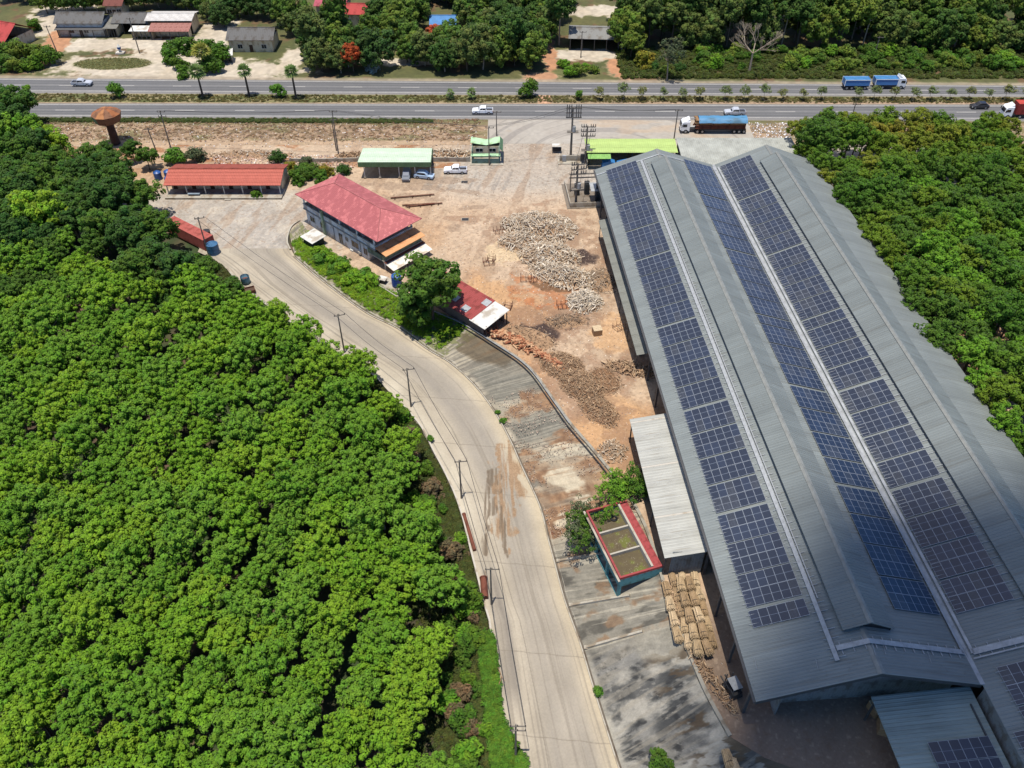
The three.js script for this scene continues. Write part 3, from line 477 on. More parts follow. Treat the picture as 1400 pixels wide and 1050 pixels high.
{ // lean-tos and canopies round the shed
  const t = thing('lean_to_roof', 'narrow grey lean-to roof along the shed wall facing the wood piles', 'lean-to', AB(28.6, 0, 124), AX);
  part('roof_sheet', slab([0, 4.3, 20.8], [3, 4.9, 20.8], [3, 4.9, -20.8], [0, 4.3, -20.8], 0.08), mat(srgb(128, 130, 122), { tex: 'sheet', size: 12, ribs: 'v', pitch: 0.4, depth: 0.05 }), t);
  for (let z = -20; z <= 20; z += 8) same('post', boxUV(new THREE.BoxGeometry(0.14, 4.2, 0.14)), M.steel, t, 0.3, 2.1, z);
  const w = thing('white_canopy', 'broad white corrugated canopy over a loading bay beside the shed', 'canopy', AB(27.5, 0, 75.6), AX);
  part('roof_sheet', slab([-2.85, 4.6, 12.7], [3, 5.5, 12.7], [3, 5.5, -12.7], [-2.85, 4.6, -12.7], 0.08), mat(srgb(176, 176, 167), { tex: 'sheet', size: 9, ribs: 'v', pitch: 0.5, depth: 0.06 }), w);
  for (let k = 0; k < 9; k++) part('sheet_lap', slab([-2.86, 4.63, -12 + k * 3 + 0.25], [3, 5.53, -12 + k * 3 + 0.25], [3, 5.53, -12 + k * 3], [-2.86, 4.63, -12 + k * 3], 0.02), k % 3 ? M.paleRoof : M.whiteKerb, w);
  for (const z of [-12.2, -4, 4, 12.2]) same('post', boxUV(new THREE.BoxGeometry(0.18, 4.6, 0.18)), M.steel, w, -2.5, 2.3, z);
  part('end_wall', bx(-1.7, 2.6, 0, 5.0, 12.1, 12.2), M.wall, w); part('back_wall', bx(0.8, 0.95, 0, 5.1, -12, 12), M.wall, w);
  const p = thing('pale_lean_to', 'pale green-grey metal lean-to roof at the end of the shed with panels on it', 'lean-to', AB(49.6, 0, 33), AX);
  part('roof_sheet', slab([-5.6, 4.5, 12], [5.6, 5.3, 12], [5.6, 5.3, -9.6], [-5.6, 4.5, -9.6], 0.1), mat(srgb(150, 162, 156), { tex: 'sheet', size: 12, ribs: 'v', pitch: 0.45, depth: 0.05 }), p);
  part('edge_flashing', [bx(4.6, 4.75, 5.25, 5.45, -7.5, -2.5)], M.steel, p);
  for (const z of [-9, -2, 5]) for (const x of [-5.3, 0]) same('post', boxUV(new THREE.BoxGeometry(0.2, 4.4, 0.2)), M.steel, p, x, 2.2, z);
  const q = thing('solar_array', 'solar panels lying on the pale lean-to roof', 'solar panels', AB(47.4, 0, 33), AX);
  for (let r = 0; r < 4; r++) for (let c = 0; c < 6; c++) { const m = new THREE.Mesh(pgeo, [panelFrame, panelGlass[rnd() < 0.3 ? 1 : 0]]); m.name = 'solar_panel'; m.position.set(0.9 + c * 1.1, 5.08 + c * 0.0786, -2.7 + r * 2.3); m.rotation.z = 0.0714; q.add(m); }
  part('mounting_rail', [0, 1, 2, 3].map(r => bar([0.2, 4.99, -2.7 + r * 2.3], [7.2, 5.49, -2.7 + r * 2.3], 0.03, 4)), M.galv, q);
}

// ---------------------------------------------------------------- vegetation
// A crown is many leaf-sized faces gathered in tufts through the crown's volume; every leaf has its own tint.
function leafCloud(r, tufts, perTuft, size, tint = 0.25, up = 0.5, aspect = 0.6) {   // tufts: [x, y, z, radius]
  const n = tufts.length * perTuft, pos = new Float32Array(n * 12), nor = new Float32Array(n * 12), col = new Float32Array(n * 12), idx = new Uint32Array(n * 6);
  const d = new THREE.Vector3(), a = new THREE.Vector3(), b = new THREE.Vector3(), q = new THREE.Vector3(); let k = 0;
  for (const [tx, ty, tz, tr] of tufts) {
    const tt = 1 + (r() - 0.5) * tint, yel = 1 + (r() - 0.35) * tint * 0.9;
    for (let i = 0; i < perTuft; i++, k++) {
      d.set(r() * 2 - 1, r() * 2 - 1 + up * 0.5, r() * 2 - 1).normalize();
      const rad = tr * (0.55 + 0.45 * Math.cbrt(r())), px = tx + d.x * rad, py = ty + d.y * rad * 0.8, pz = tz + d.z * rad;
      q.set(d.x + (r() - 0.5) * 1.1, d.y + up + (r() - 0.5) * 0.9, d.z + (r() - 0.5) * 1.1).normalize();
      a.set(r() - 0.5, r() - 0.5, r() - 0.5).cross(q).normalize(); b.crossVectors(q, a);
      const s = size * (0.7 + 0.6 * r()), w = s * aspect, lt = tt * (0.78 + 0.44 * r());
      const P = [[-s, 0], [0, -w], [s, 0], [0, w]];
      d.lerp(q, 0.5).normalize();
      for (let c = 0; c < 4; c++) {
        const o = k * 12 + c * 3, [u, v] = P[c], bend = c % 2 ? 0 : -0.18 * s;
        pos[o] = px + a.x * u + b.x * v + q.x * bend; pos[o + 1] = py + a.y * u + b.y * v + q.y * bend; pos[o + 2] = pz + a.z * u + b.z * v + q.z * bend;
        nor[o] = d.x; nor[o + 1] = d.y; nor[o + 2] = d.z;
        col[o] = lt * yel; col[o + 1] = lt; col[o + 2] = lt * (0.9 + 0.2 * r());
      }
      idx.set([k * 4, k * 4 + 1, k * 4 + 2, k * 4, k * 4 + 2, k * 4 + 3], k * 6);
    }
  }
  const g = new THREE.BufferGeometry();
  g.setAttribute('position', new THREE.BufferAttribute(pos, 3)); g.setAttribute('normal', new THREE.BufferAttribute(nor, 3)); g.setAttribute('color', new THREE.BufferAttribute(col, 3)); g.setIndex(new THREE.BufferAttribute(idx, 1));
  return g;
}
const leafMat = (r, g, b, t = 0.3) => new THREE.MeshPhysicalMaterial({ color: lin(r, g, b), vertexColors: true, roughness: 1, transmission: t, thickness: 0, side: THREE.DoubleSide, specularIntensity: 0.25 });
function crownTufts(r, { R, H, y0, n, tr, lobes = 5, hollow = 0.45 }) { // tufts spread over a few overlapping boughs
  const out = [], L = [];
  for (let i = 0; i < lobes; i++) { const a = i / lobes * 6.283 + r() * 1.2, d = i ? R * rr(0.32, 0.58, r) : 0; L.push([Math.cos(a) * d, y0 + H * (i ? rr(0.3, 0.62, r) : 0.6), Math.sin(a) * d, R * rr(0.42, 0.62, r), H * rr(0.3, 0.44, r)]); }
  while (out.length < n) {
    const l = L[Math.floor(r() * lobes)], a = r() * 6.283, c = r() * 1.75 - 0.75, s = Math.sqrt(Math.max(0, 1 - c * c)), k = hollow + (1 - hollow) * Math.sqrt(r());
    const x = l[0] + Math.cos(a) * s * l[3] * k, y = l[1] + c * l[4] * k, z = l[2] + Math.sin(a) * s * l[3] * k;
    if (out.some(o => Math.hypot(o[0] - x, o[1] - y, o[2] - z) < tr * 0.75) && r() < 0.85) continue;
    out.push([x, y, z, tr * rr(0.75, 1.25, r)]);
  }
  return out;
}
function trunkGeo(r, h, rad, y1, R, limbs = 5) {
  const g = [], lean = [rr(-0.3, 0.3, r), rr(-0.3, 0.3, r)];
  const seg = (a, b, r0, r1) => { const A = new THREE.Vector3(...a), B = new THREE.Vector3(...b), d = B.clone().sub(A); const c = new THREE.CylinderGeometry(r1, r0, d.length(), 6, 1, true); QU.setFromUnitVectors(new THREE.Vector3(0, 1, 0), d.normalize()); return c.applyMatrix4(M4.makeRotationFromQuaternion(QU).setPosition(A.add(B).multiplyScalar(0.5))); };
  const mid = [lean[0] * 0.5, h * 0.5, lean[1] * 0.5], top = [lean[0], h, lean[1]];
  g.push(seg([0, -0.4, 0], mid, rad, rad * 0.8), seg(mid, top, rad * 0.8, rad * 0.6));
  for (let i = 0; i < limbs; i++) { const a = i / limbs * 6.283 + r(), e = [top[0] + Math.cos(a) * R * rr(0.35, 0.6, r), y1 + rr(-1, 0.5, r), top[2] + Math.sin(a) * R * rr(0.35, 0.6, r)], m = [mix(top[0], e[0], 0.5), mix(top[1], e[1], 0.42), mix(top[2], e[2], 0.5)]; g.push(seg(top, m, rad * 0.5, rad * 0.32), seg(m, e, rad * 0.32, rad * 0.12)); }
  return fuse(g);
}
const bark = [mat(srgb(120, 106, 88), { size: 1 }), mat(srgb(94, 82, 68), { size: 1 }), mat(srgb(186, 172, 150), { size: 1 })];
function species(seed, count, o) { const r = RNG(seed), v = []; for (let i = 0; i < count; i++) { const k = rr(0.9, 1.12, r), t = crownTufts(r, { ...o, R: o.R * k }); v.push({ crown: leafCloud(r, t, o.per, o.leaf, o.tint ?? 0.3, o.up ?? 0.5, o.aspect ?? 0.6), trunk: trunkGeo(r, o.y0 + o.H * 0.15, o.rad || 0.14, o.y0 + o.H * 0.55, o.R, o.limbs ?? 5) }); } return v; }
const SP = {
  rubber: species(11, 6, { R: 3.55, H: 4.8, y0: 4.6, n: 142, tr: 0.46, per: 44, leaf: 0.17, lobes: 8, tint: 0.22 }),
  olive: species(21, 4, { R: 3.6, H: 5.4, y0: 5.4, n: 110, tr: 0.6, per: 52, leaf: 0.19, lobes: 8, tint: 0.22, rad: 0.2 }),
  broad: species(31, 4, { R: 4.2, H: 7.2, y0: 3.2, n: 120, tr: 0.8, per: 60, leaf: 0.26, lobes: 8, tint: 0.4, rad: 0.24 }),
  tall: species(41, 4, { R: 3.6, H: 7.5, y0: 6.5, n: 80, tr: 0.85, per: 50, leaf: 0.3, lobes: 7, tint: 0.4, rad: 0.22 }),
  full: species(35, 4, { R: 4.3, H: 8.6, y0: 0.9, n: 130, tr: 0.85, per: 56, leaf: 0.28, lobes: 9, tint: 0.45, rad: 0.22 }),
  bush: species(51, 4, { R: 1.5, H: 2.2, y0: -0.1, n: 34, tr: 0.5, per: 46, leaf: 0.17, lobes: 4, tint: 0.4, rad: 0.06, limbs: 4 }),
  sapling: species(61, 3, { R: 1.45, H: 2.3, y0: 1.6, n: 30, tr: 0.42, per: 26, leaf: 0.14, lobes: 4, tint: 0.3, rad: 0.06, limbs: 4 }),
  wispy: species(75, 3, { R: 2.1, H: 3.6, y0: 0.6, n: 46, tr: 0.42, per: 22, leaf: 0.14, lobes: 7, tint: 0.4, rad: 0.05, limbs: 7 }),
  loose: species(71, 2, { R: 3.2, H: 6.5, y0: 3.5, n: 60, tr: 0.6, per: 26, leaf: 0.2, lobes: 7, tint: 0.3, rad: 0.2, limbs: 9 }),
};
const GREEN = {
  rubber: [leafMat(0.142, 0.285, 0.016), leafMat(0.118, 0.252, 0.018), leafMat(0.17, 0.305, 0.018), leafMat(0.13, 0.265, 0.022)],
  deep: [leafMat(0.055, 0.125, 0.016), leafMat(0.045, 0.108, 0.018), leafMat(0.07, 0.145, 0.016)],
  olive: [leafMat(0.085, 0.17, 0.014), leafMat(0.065, 0.15, 0.014), leafMat(0.115, 0.19, 0.014)],
  forest: [leafMat(0.06, 0.12, 0.02), leafMat(0.08, 0.155, 0.02), leafMat(0.1, 0.15, 0.03), leafMat(0.125, 0.19, 0.024)],
  grove: [leafMat(0.06, 0.125, 0.022), leafMat(0.085, 0.16, 0.022), leafMat(0.105, 0.15, 0.035), leafMat(0.12, 0.19, 0.026), leafMat(0.05, 0.105, 0.022)],
  grey: [leafMat(0.085, 0.11, 0.05)], pale: [leafMat(0.15, 0.2, 0.07), leafMat(0.17, 0.19, 0.06)], yellowish: [leafMat(0.16, 0.195, 0.018)], fresh: [leafMat(0.085, 0.2, 0.02)], gold: [leafMat(0.2, 0.19, 0.02)], dry: [leafMat(0.16, 0.12, 0.06)],
};
function tree(name, label, category, group, sp, mats, x, z, s = 1, r = rnd, y) {
  const v = pick(sp, r), t = thing(name, label, category, [x, y ?? groundY(x, z), z], r() * 6.283, group);
  same('trunk', v.trunk, pick(bark, r), t); same('crown', v.crown, pick(mats, r), t);
  t.scale.set(s * rr(0.92, 1.08, r), s * rr(0.9, 1.1, r), s * rr(0.92, 1.08, r));
  return t;
}
{ // rubber plantation on the low side of the road
  const r = RNG(5), spots = [], ca = Math.cos(0.22), sa = Math.sin(0.22);
  for (let i = -60; i < 60; i++) for (let j = -60; j < 60; j++) {
    const u = i * 6.15 + rr(-0.5, 0.5, r), v = j * 3.75 + rr(-0.7, 0.7, r), x = u * ca - v * sa - 60, z = u * sa + v * ca - 90;
    const s = rr(0.84, 1.16, r);
    if (z > -26 || z < -141) continue;
    const xl = lerpX(roadLeft, z), d = xl - x, keep = z > -62 ? 7.5 : z > -80 ? 4.2 : z > -112 ? 2.6 : 5.5;
    if (d < keep + rr(0, 1.2, r) || x < -60 - 0.447 * (-z - 40) - 6) continue;
    if (z < -128 && x > -72 + (z + 128) * 0.9) continue;
    spots.push([x, z, s, Math.hypot(x, z)]);
  }
  spots.sort((a, b) => a[3] - b[3]);
  const shown = spots.slice(0, 300), rest = spots.slice(300);
  for (const [x, z, s] of shown) tree('rubber_tree', 'bright green rubber tree in the dense plantation below the side road', 'tree', 'rubber trees of the plantation below the side road', SP.rubber, z < -120 ? [...GREEN.rubber, GREEN.deep[2]] : GREEN.rubber, x, z, s, r);
  if (rest.length) {
    const o = new THREE.Group(); o.name = 'plantation_trees_beyond'; o.userData = { kind: 'stuff', label: 'farther rubber trees merging into one green mass', category: 'trees' }; scene.add(o);
    SP.rubber.forEach((v, k) => { const l = rest.filter((q, i) => i % 6 === k); for (const [n, g, m] of [['trunk', v.trunk, bark[0]], ['crown', v.crown, GREEN.rubber[k % 3]]]) { const im = new THREE.InstancedMesh(g, m, l.length); im.name = n; l.forEach(([x, z, s], i) => im.setMatrixAt(i, new THREE.Matrix4().makeRotationY(i * 2.4).scale(new THREE.Vector3(s, s, s)).setPosition(x, groundY(x, z), z))); o.add(im); } });
  }
  console.log('rubber trees', spots.length);
}
{ // denser woodland on the far side of the shed
  const r = RNG(6); let n = 0;
  for (let a = 66; a < 192; a += 4.9) for (let b = 78.5; b < 128; b += 5.0) {
    const bb = b + rr(-1.2, 1.2, r) + (a % 2), aa = a + rr(-1.3, 1.3, r), w = AB(bb, 0, aa);
    if (bb > 70 + (aa - 66) * 0.55 + 14 || w[2] < -182) continue;
    const s = rr(0.86, 1.12, r) * (bb < 82 ? 0.97 : 1.08), far = w[2] < -158;
    tree('woodland_tree', far ? 'yellowish olive tree in the woodland between shed and highway' : 'olive green tree in the thick woodland behind the factory shed', 'tree', far ? 'yellowish trees of the woodland next to the highway' : 'trees of the woodland behind the shed', SP.olive, far ? [GREEN.olive[2], GREEN.olive[0], GREEN.yellowish[0], GREEN.gold[0]].slice(0, r() < 0.1 ? 4 : 3) : [...GREEN.olive, GREEN.rubber[1], GREEN.deep[2]], w[0], w[2], s, r, 0); n++;
  }
  for (const [x, z] of [[70.27, -176.66], [65.93, -170.79], [76.81, -123.46]]) tree('woodland_tree', 'taller fine-leaved green tree at the edge of the woodland by the shed roof', 'tree', 'fine-leaved trees leaning over the shed roof', SP.olive, [GREEN.rubber[1], GREEN.deep[2]], x, z, 1.25, r, 0);
  console.log('woodland', n);
}
{ // dark mixed trees at the top of the plantation and round the container
  const r = RNG(8), L = [[-87.52, -161.37], [-87.99, -153.94], [-80.85, -151.09], [-75.26, -145.58], [-80.58, -141.62], [-87.93, -145.58], [-81.24, -156.86], [-76.41, -153.94], [-86.51, -165.42], [-91.93, -169.28], [-90.7, -161.37], [-73.88, -139.05], [-69.59, -141.62], [-67.98, -131.68], [-62.06, -128.17], [-57.31, -125.89], [-62.47, -122.56], [-69.65, -128.17]];
  for (const [x, z] of L) if (z < -128) tree('broadleaf_tree', 'dark green broadleaf tree in the clump next to the orange-roofed building', 'tree', 'dark broadleaf trees at the top of the plantation', SP.broad, GREEN.deep, x, z, rr(0.85, 1.1, r), r, 0);
    else tree('broadleaf_tree', 'dark green broadleaf tree between plantation and the upper side road', 'tree', 'broadleaf trees beside the upper road', SP.broad, [GREEN.deep[2], GREEN.deep[0]], x, z, rr(0.6, 0.75, r), r);
  for (let k = 0; k < 34; k++) { const x = rr(-142, -88, r), z = rr(-196, -136, r); if (x < -60 - 0.447 * (-z - 40) - 4 || x > -88 - (z < -176 ? 18 : 0)) { continue; } tree('broadleaf_tree', 'deep green woodland tree towards the highway beyond the plantation', 'tree', 'woodland trees between plantation and highway', SP.broad, k % 3 ? GREEN.deep : GREEN.olive, x, z, rr(0.75, 1.05, r), r, 0); }
  for (const [x, z] of [[-123.82, -192.39], [-117.79, -186.7], [-112.11, -182.3], [-116.65, -177.7], [-106.36, -173.25], [-104.78, -177.7], [-108.4, -168.63], [-111.9, -165.42], [-101.17, -164.48], [-98.69, -167.66], [-105, -158.35], [-99.75, -156.27], [-94.97, -159.25], [-104.9, -151.65], [-93.14, -150.53], [-98.53, -147.76], [-100.19, -142.93], [-93.36, -144.25], [-91.85, -153.94], [-88.45, -147.76], [-126.99, -198.33], [-121.05, -195.13]]) tree('broadleaf_tree', 'deep green woodland tree towards the highway beyond the plantation', 'tree', 'woodland trees between plantation and highway', SP.broad, r() < 0.3 ? GREEN.rubber : GREEN.deep, x, z, rr(0.85, 1.15, r), r, 0);
  for (const [u, w] of [...[[-87.66, -178.75], [-83.16, -175.29], [-92.88, -176.66]]].map(p => [p[0], p[1]])) tree('broadleaf_tree', 'young dark green tree at the end of the orange-roofed building', 'tree', 'young trees by the orange-roofed building', SP.broad, GREEN.deep, u, w, 0.55, r, 0);
}
{ // beyond the highway
  const r = RNG(9);
  for (let z = -247; z > -272; z -= 5.6) for (let x = 34; x < 186; x += 5.6) {
    const X = x + rr(-1.8, 1.8, r), Z = z + rr(-1.6, 1.6, r);
    tree('forest_tree', 'tall dark tree in the forest wall beyond the highway', 'tree', 'forest trees beyond the highway', (z > -250 ? r() < 0.55 : r() < 0.3) ? SP.full : SP.tall, GREEN.forest, X, Z, rr(0.95, 1.25, r), r, 0);
  }
  for (let k = 0; k < 110; k++) { const x = rr(52, 182, r), z = rr(-245, -231, r); tree('roadside_bush', 'leafy green bush on the bank below the forest', 'bush', 'bushes on the bank beyond the highway', SP.bush, [GREEN.rubber[1], GREEN.olive[1], GREEN.deep[2], GREEN.forest[3]], x, z, rr(0.9, 1.7, r), r, 0); }
  // clumps between the houses
  const grove = [[-56.47, -233.75], [-51.87, -230.72], [-47.65, -229.72], [-56.7, -241.06], [-45.17, -233.75], [-38.83, -232.23], [-64.9, -262.68], [-69.46, -268.85], [-33.53, -250.96], [-28.63, -244.29], [-23.69, -234.78], [-18.31, -230.72], [-13.24, -231.22], [-8.17, -232.23], [-3.08, -233.75], [1.03, -234.78], [5.11, -232.23], [-10.64, -245.39], [-4.29, -248.15], [2.16, -249.83], [7.47, -246.49], [-36.12, -265.74], [-31.02, -272.02], [-13.43, -262.68], [-7.97, -268.85], [-2.26, -265.74], [3.45, -272.02], [8.95, -262.68], [-33.35, -285.27], [-14.22, -283.22], [-4.79, -287.34], [4.85, -292.27], [-75.26, -280.52], [-80.55, -283.22], [-88.47, -286.65], [-94.77, -283.22], [-100.32, -281.86], [-106.01, -285.27], [-108.19, -280.52], [-114.77, -286.65], [-121.35, -292.27], [-126.92, -294.42], [-137.2, -295.87], [-141.03, -292.98], [-147.56, -297.33], [-151.4, -291.56], [-156.31, -295.87], [-101.41, -299.53], [-89.56, -301.77], [-74.2, -299.53], [-62.67, -304.79], [-49.95, -303.27], [-37.82, -307.08], [-22.69, -307.08], [-10.15, -309.41], [0, -310.97], [10.15, -309.41], [14.01, -249.83], [14.12, -268.85], [16.68, -285.27], [19.67, -297.33], [32.46, -303.27]];
  for (const [x, z] of grove) tree('grove_tree', 'dark leafy tree in the grove among the houses beyond the highway', 'tree', 'trees among the houses beyond the highway', r() < 0.9 ? SP.full : SP.tall, GREEN.grove, x + rr(-1, 1, r), z, rr(0.85, 1.25, r), r, 0);
  for (let k = 0; k < 130; k++) { const x = rr(-62, 10, r), z = rr(-300, -236, r), gap = (x > -46 && x < -30 && z > -243) || Math.hypot((x + 22) / 10, (z + 273) / 9) < 1 || (x > -69 && x < -41 && z < -252) || (x > -28 && x < -14 && z < -247 && z > -280); if (!gap && x > -60 + (z < -262 ? 0 : 4)) tree('grove_tree', 'dark leafy tree in the grove among the houses beyond the highway', 'tree', 'trees among the houses beyond the highway', r() < 0.85 ? SP.full : SP.tall, GREEN.grove, x, z, rr(0.7, 1.15, r), r, 0); }
  for (const [x, z] of [[-141.01, -232.23], [-137.29, -230.72], [-134.88, -232.23], [-132.44, -233.75], [-130.19, -235.81], [-144.38, -238.94], [-140.25, -239.99], [-136.5, -241.06], [-133.79, -242.67], [-144.68, -245.39]]) tree('garden_bush', 'bush in the planted plot beside the dirt drive', 'bush', 'bushes of the planted plot by the drive', SP.bush, [GREEN.deep[2], GREEN.olive[0], GREEN.forest[3]], x, z, rr(1.3, 2.1, r), r, 0);
  for (const [x, z] of [[-144.97, -261.47], [-96.55, -237.36], [-92.98, -232.23], [-83.39, -230.72], [-90.53, -227.25], [-83.06, -237.36], [-98.3, -245.39], [-94.16, -244.29], [-87.58, -242.67], [-82.12, -229.72]]) tree('garden_bush', 'bush next to the shop forecourt beyond the highway', 'bush', 'bushes around the forecourt', SP.bush, [GREEN.deep[2], GREEN.olive[1]], x, z, rr(1.4, 2.2, r), r, 0);
  for (const [x, z] of [[14.37, -233.75], [18.19, -228.73], [20.4, -231.72], [22.71, -229.72], [16.12, -227.74], [39.85, -232.23], [38.41, -237.36], [42.58, -229.72], [46.78, -230.72], [36.17, -245.39], [37.86, -250.96]]) tree('garden_bush', 'low bush by the drive of the open-sided grey shed', 'bush', 'bushes near the open-sided grey shed', SP.bush, [GREEN.rubber[1], GREEN.deep[1], GREEN.forest[3]], x, z, rr(0.8, 1.4, r), r, 0);
  for (const [x, z] of [[31.91, -245.39], [33.8, -238.94], [32.12, -256.72], [35.36, -262.68]]) tree('grove_tree', 'leafy tree at the corner of the open-sided grey shed', 'tree', 'trees at the corner of the grey shed', SP.broad, GREEN.forest, x, z, 0.8, r, 0);
  tree('thin_tree', 'thin greyish half-bare tree on the far roadside', 'tree', null, SP.loose, GREEN.grey, 42.32, -224.82, 1.15, r, 0);
  tree('yellow_tree', 'small yellow-leaved tree beside the dirt drive', 'tree', null, SP.bush, GREEN.gold, 36.96, -233.75, 2, r, 0);
  tree('yellow_tree', 'yellow tree crown standing out in the forest wall', 'tree', null, SP.broad, GREEN.gold, 142, -272.02, 1.0, r, 0).position.y = 3;
  const fl = tree('flame_tree', 'orange-red flowering tree at the edge of the grove', 'tree', null, SP.broad, [leafMat(0.4, 0.085, 0.025)], -43.8, -229.72, 0.72, r, 0.8);
  tree('flame_tree', 'small orange flowering tree beside the blue roof', 'tree', null, SP.bush, [leafMat(0.42, 0.1, 0.04)], -22.36, -255.55, 1.8, r, 0);
  tree('silver_tree', 'silvery blue-green tree next to the flame tree', 'tree', null, SP.bush, [leafMat(0.22, 0.3, 0.27)], -39.65, -232.23, 1.7, r, 0);
  for (const [x, z] of [[-165.16, -285.96], [-162.54, -288.74], [-156.94, -284.58], [-155.23, -287.34], [-147.38, -273.94], [-144.2, -275.24], [-140.76, -276.55], [-137.05, -277.2], [-132.62, -276.55], [-121.89, -277.86], [-117.9, -278.52], [-113.66, -279.19], [-108.58, -277.86], [-103.53, -276.55], [-99.22, -275.24], [-95.18, -271.38], [-92.4, -273.94], [-87.31, -270.11], [-84.71, -272.66], [-79.99, -270.11], [-75.16, -268.85], [-69.83, -262.68], [-66.21, -255.55], [-88.4, -262.68], [-92.72, -266.36]]) tree('grove_tree', 'leafy tree behind the row of grey-roofed houses', 'tree', 'trees behind the grey-roofed houses', SP.full, GREEN.grove, x, z - 2, rr(0.7, 0.95, r), r, 0);
  // median planting
  for (const u of [811, 841, 866, 892, 916, 939, 971, 995, 1020, 1044, 1069, 1092, 1137, 1160, 1185, 1209, 1231, 1256, 1280, 1304, 1327, 1351, 1370, 1397]) {
    const x = (u - 700) / 1150 * 240 * 0.985, s = 0.8 + 0.4 * LAT[u];
    tree('median_sapling', u > 1050 ? 'pale green sapling on the highway median beyond the shed' : 'pale yellowish sapling on the highway median by the works entrance', 'sapling', u > 1050 ? 'saplings on the median behind the woodland' : 'saplings on the median facing the entrance', SP.sapling, GREEN.pale, x, edge.nt(x) - 2.2, s, r, 0.06);
  }
  const round = (label, u, z, s, m) => tree('median_tree', label, 'tree', null, SP.bush, [m], u, z, s, r, 0.9);
  round('round green tree on the median facing the grass oval', -103.57, -213.65, 1.45, GREEN.fresh[0]); round('round green tree beside the third sugar palm', -61.31, -214.1, 1.25, GREEN.fresh[0]); round('slim young tree on the median near the planted plot', -128.2, -215.46, 0.9, GREEN.rubber[1]);
  round('dark bushy tree on the median by the dirt crossing', 4.44, -214.55, 1.6, GREEN.deep[2]); round('low palm-like bush next to the dirt crossing', 17.63, -212.31, 0.8, GREEN.fresh[0]);
}
function palm(label, x, z, h, R, n, leaf, group, name = 'sugar_palm') {
  const color = palmStalk;
  const r = RNG(Math.floor(x * 31 + z)), t = thing(name, label, 'palm', [x, 0.05, z], r() * 6, group);
  part('trunk', [cyl(0.3, 0.22, h, 0, h / 2, 0, 8)], bark[1], t);
  const gs = [];
  for (let i = 0; i < n; i++) { // fan leaf: a stalk with a ring of blades
    const a = i / n * 6.283 * 5.3, el = rr(-0.6, 1.35, r), dir = new THREE.Vector3(Math.cos(a) * Math.cos(el), Math.sin(el), Math.sin(a) * Math.cos(el)), L = R * rr(0.55, 0.7, r), c = dir.clone().multiplyScalar(L);
    gs.push(bar([0, h, 0], [c.x, h + c.y, c.z], 0.03, 3));
  }
  const fans = [], up = new THREE.Vector3(0, 1, 0);
  for (let i = 0; i < n * 1.3; i++) { // fan leaves: pointed blades spread round the end of each stalk
    const a = i * 2.4, e = rr(-0.75, 1.35, r), d = new THREE.Vector3(Math.cos(a) * Math.cos(e), Math.sin(e), Math.sin(a) * Math.cos(e)), side = new THREE.Vector3().crossVectors(d, up).normalize(), c = d.clone().multiplyScalar(R * rr(0.25, 0.42, r)), L = R * rr(0.5, 0.68, r);
    for (const t of [-1.05, -0.55, 0, 0.55, 1.05]) { const f = d.clone().multiplyScalar(Math.cos(t)).addScaledVector(side, Math.sin(t)), w = side.clone().multiplyScalar(Math.cos(t)).addScaledVector(d, -Math.sin(t)).multiplyScalar(L * 0.13), m = c.clone().addScaledVector(f, L * 0.5), p = c.clone().addScaledVector(f, L).addScaledVector(up, -L * 0.16), A = v => [v.x, v.y + h, v.z]; fans.push([A(c), A(m.clone().add(w)), A(p), A(m.clone().sub(w))]); }
  }
  part('leaf_stalks', gs, color, t); same('crown', poly(fans), leaf, t);
  return t;
}
const palmGreen = leafMat(0.17, 0.25, 0.07), palmYellow = leafMat(0.3, 0.3, 0.06), palmStalk = mat(lin(0.2, 0.22, 0.08), { tex: null });
palm('sugar palm on the median facing the forecourt bushes', -81.24, -213.65, 7.0, 2.6, 34, palmGreen, null); palm('sugar palm on the median facing the small white canopy', -69.31, -214.55, 6.8, 2.4, 30, palmGreen, null); palm('sugar palm on the median facing the big grove', -56.7, -213.21, 7.2, 2.4, 30, palmGreen, null);
palm('short fan palm on the median, first of two together', -16.12, -212.76, 1.7, 1.6, 18, palmGreen, null, 'fan_palm'); palm('short fan palm on the median, the one closer to the gate', -10.56, -212.76, 1.9, 1.6, 18, palmGreen, null, 'fan_palm');
palm('yellowing coconut palm beside the forecourt', -84.75, -229.72, 6.2, 3.2, 22, palmYellow, null, 'coconut_palm'); palm('silver fan palm in front of the grove', -41.53, -237.36, 3.4, 2.6, 20, leafMat(0.34, 0.42, 0.38), null, 'silver_palm');
{ // dead tree: pale bare branches
  const r = RNG(77), t = thing('bare_tree', 'bare pale-branched tree in front of the forest wall', 'tree', [0, 0, 0]);
  const p0 = [65.69, -229.72]; t.position.set(p0[0], 0, p0[1]); t.scale.setScalar(1.35);
  const gs = [], grow = (p, d, l, w, k) => { const e = p.clone().addScaledVector(d, l); gs.push(bar([p.x, p.y, p.z], [e.x, e.y, e.z], w, 4)); if (k > 0) for (let i = 0; i < 3; i++) grow(e, d.clone().add(new THREE.Vector3(rr(-0.75, 0.75, r), rr(-0.15, 0.5, r), rr(-0.75, 0.75, r))).normalize(), l * rr(0.6, 0.8, r), w * 0.6, k - 1); };
  part('trunk', [cyl(0.26, 0.18, 4.2, 0, 2, 0, 7)], bark[2], t);
  for (let i = 0; i < 5; i++) grow(new THREE.Vector3(0, 4, 0), new THREE.Vector3(Math.cos(i * 1.26), 0.75, Math.sin(i * 1.26)).normalize(), 2.4, 0.11, 4);
  part('branches', gs, bark[2], t);
}
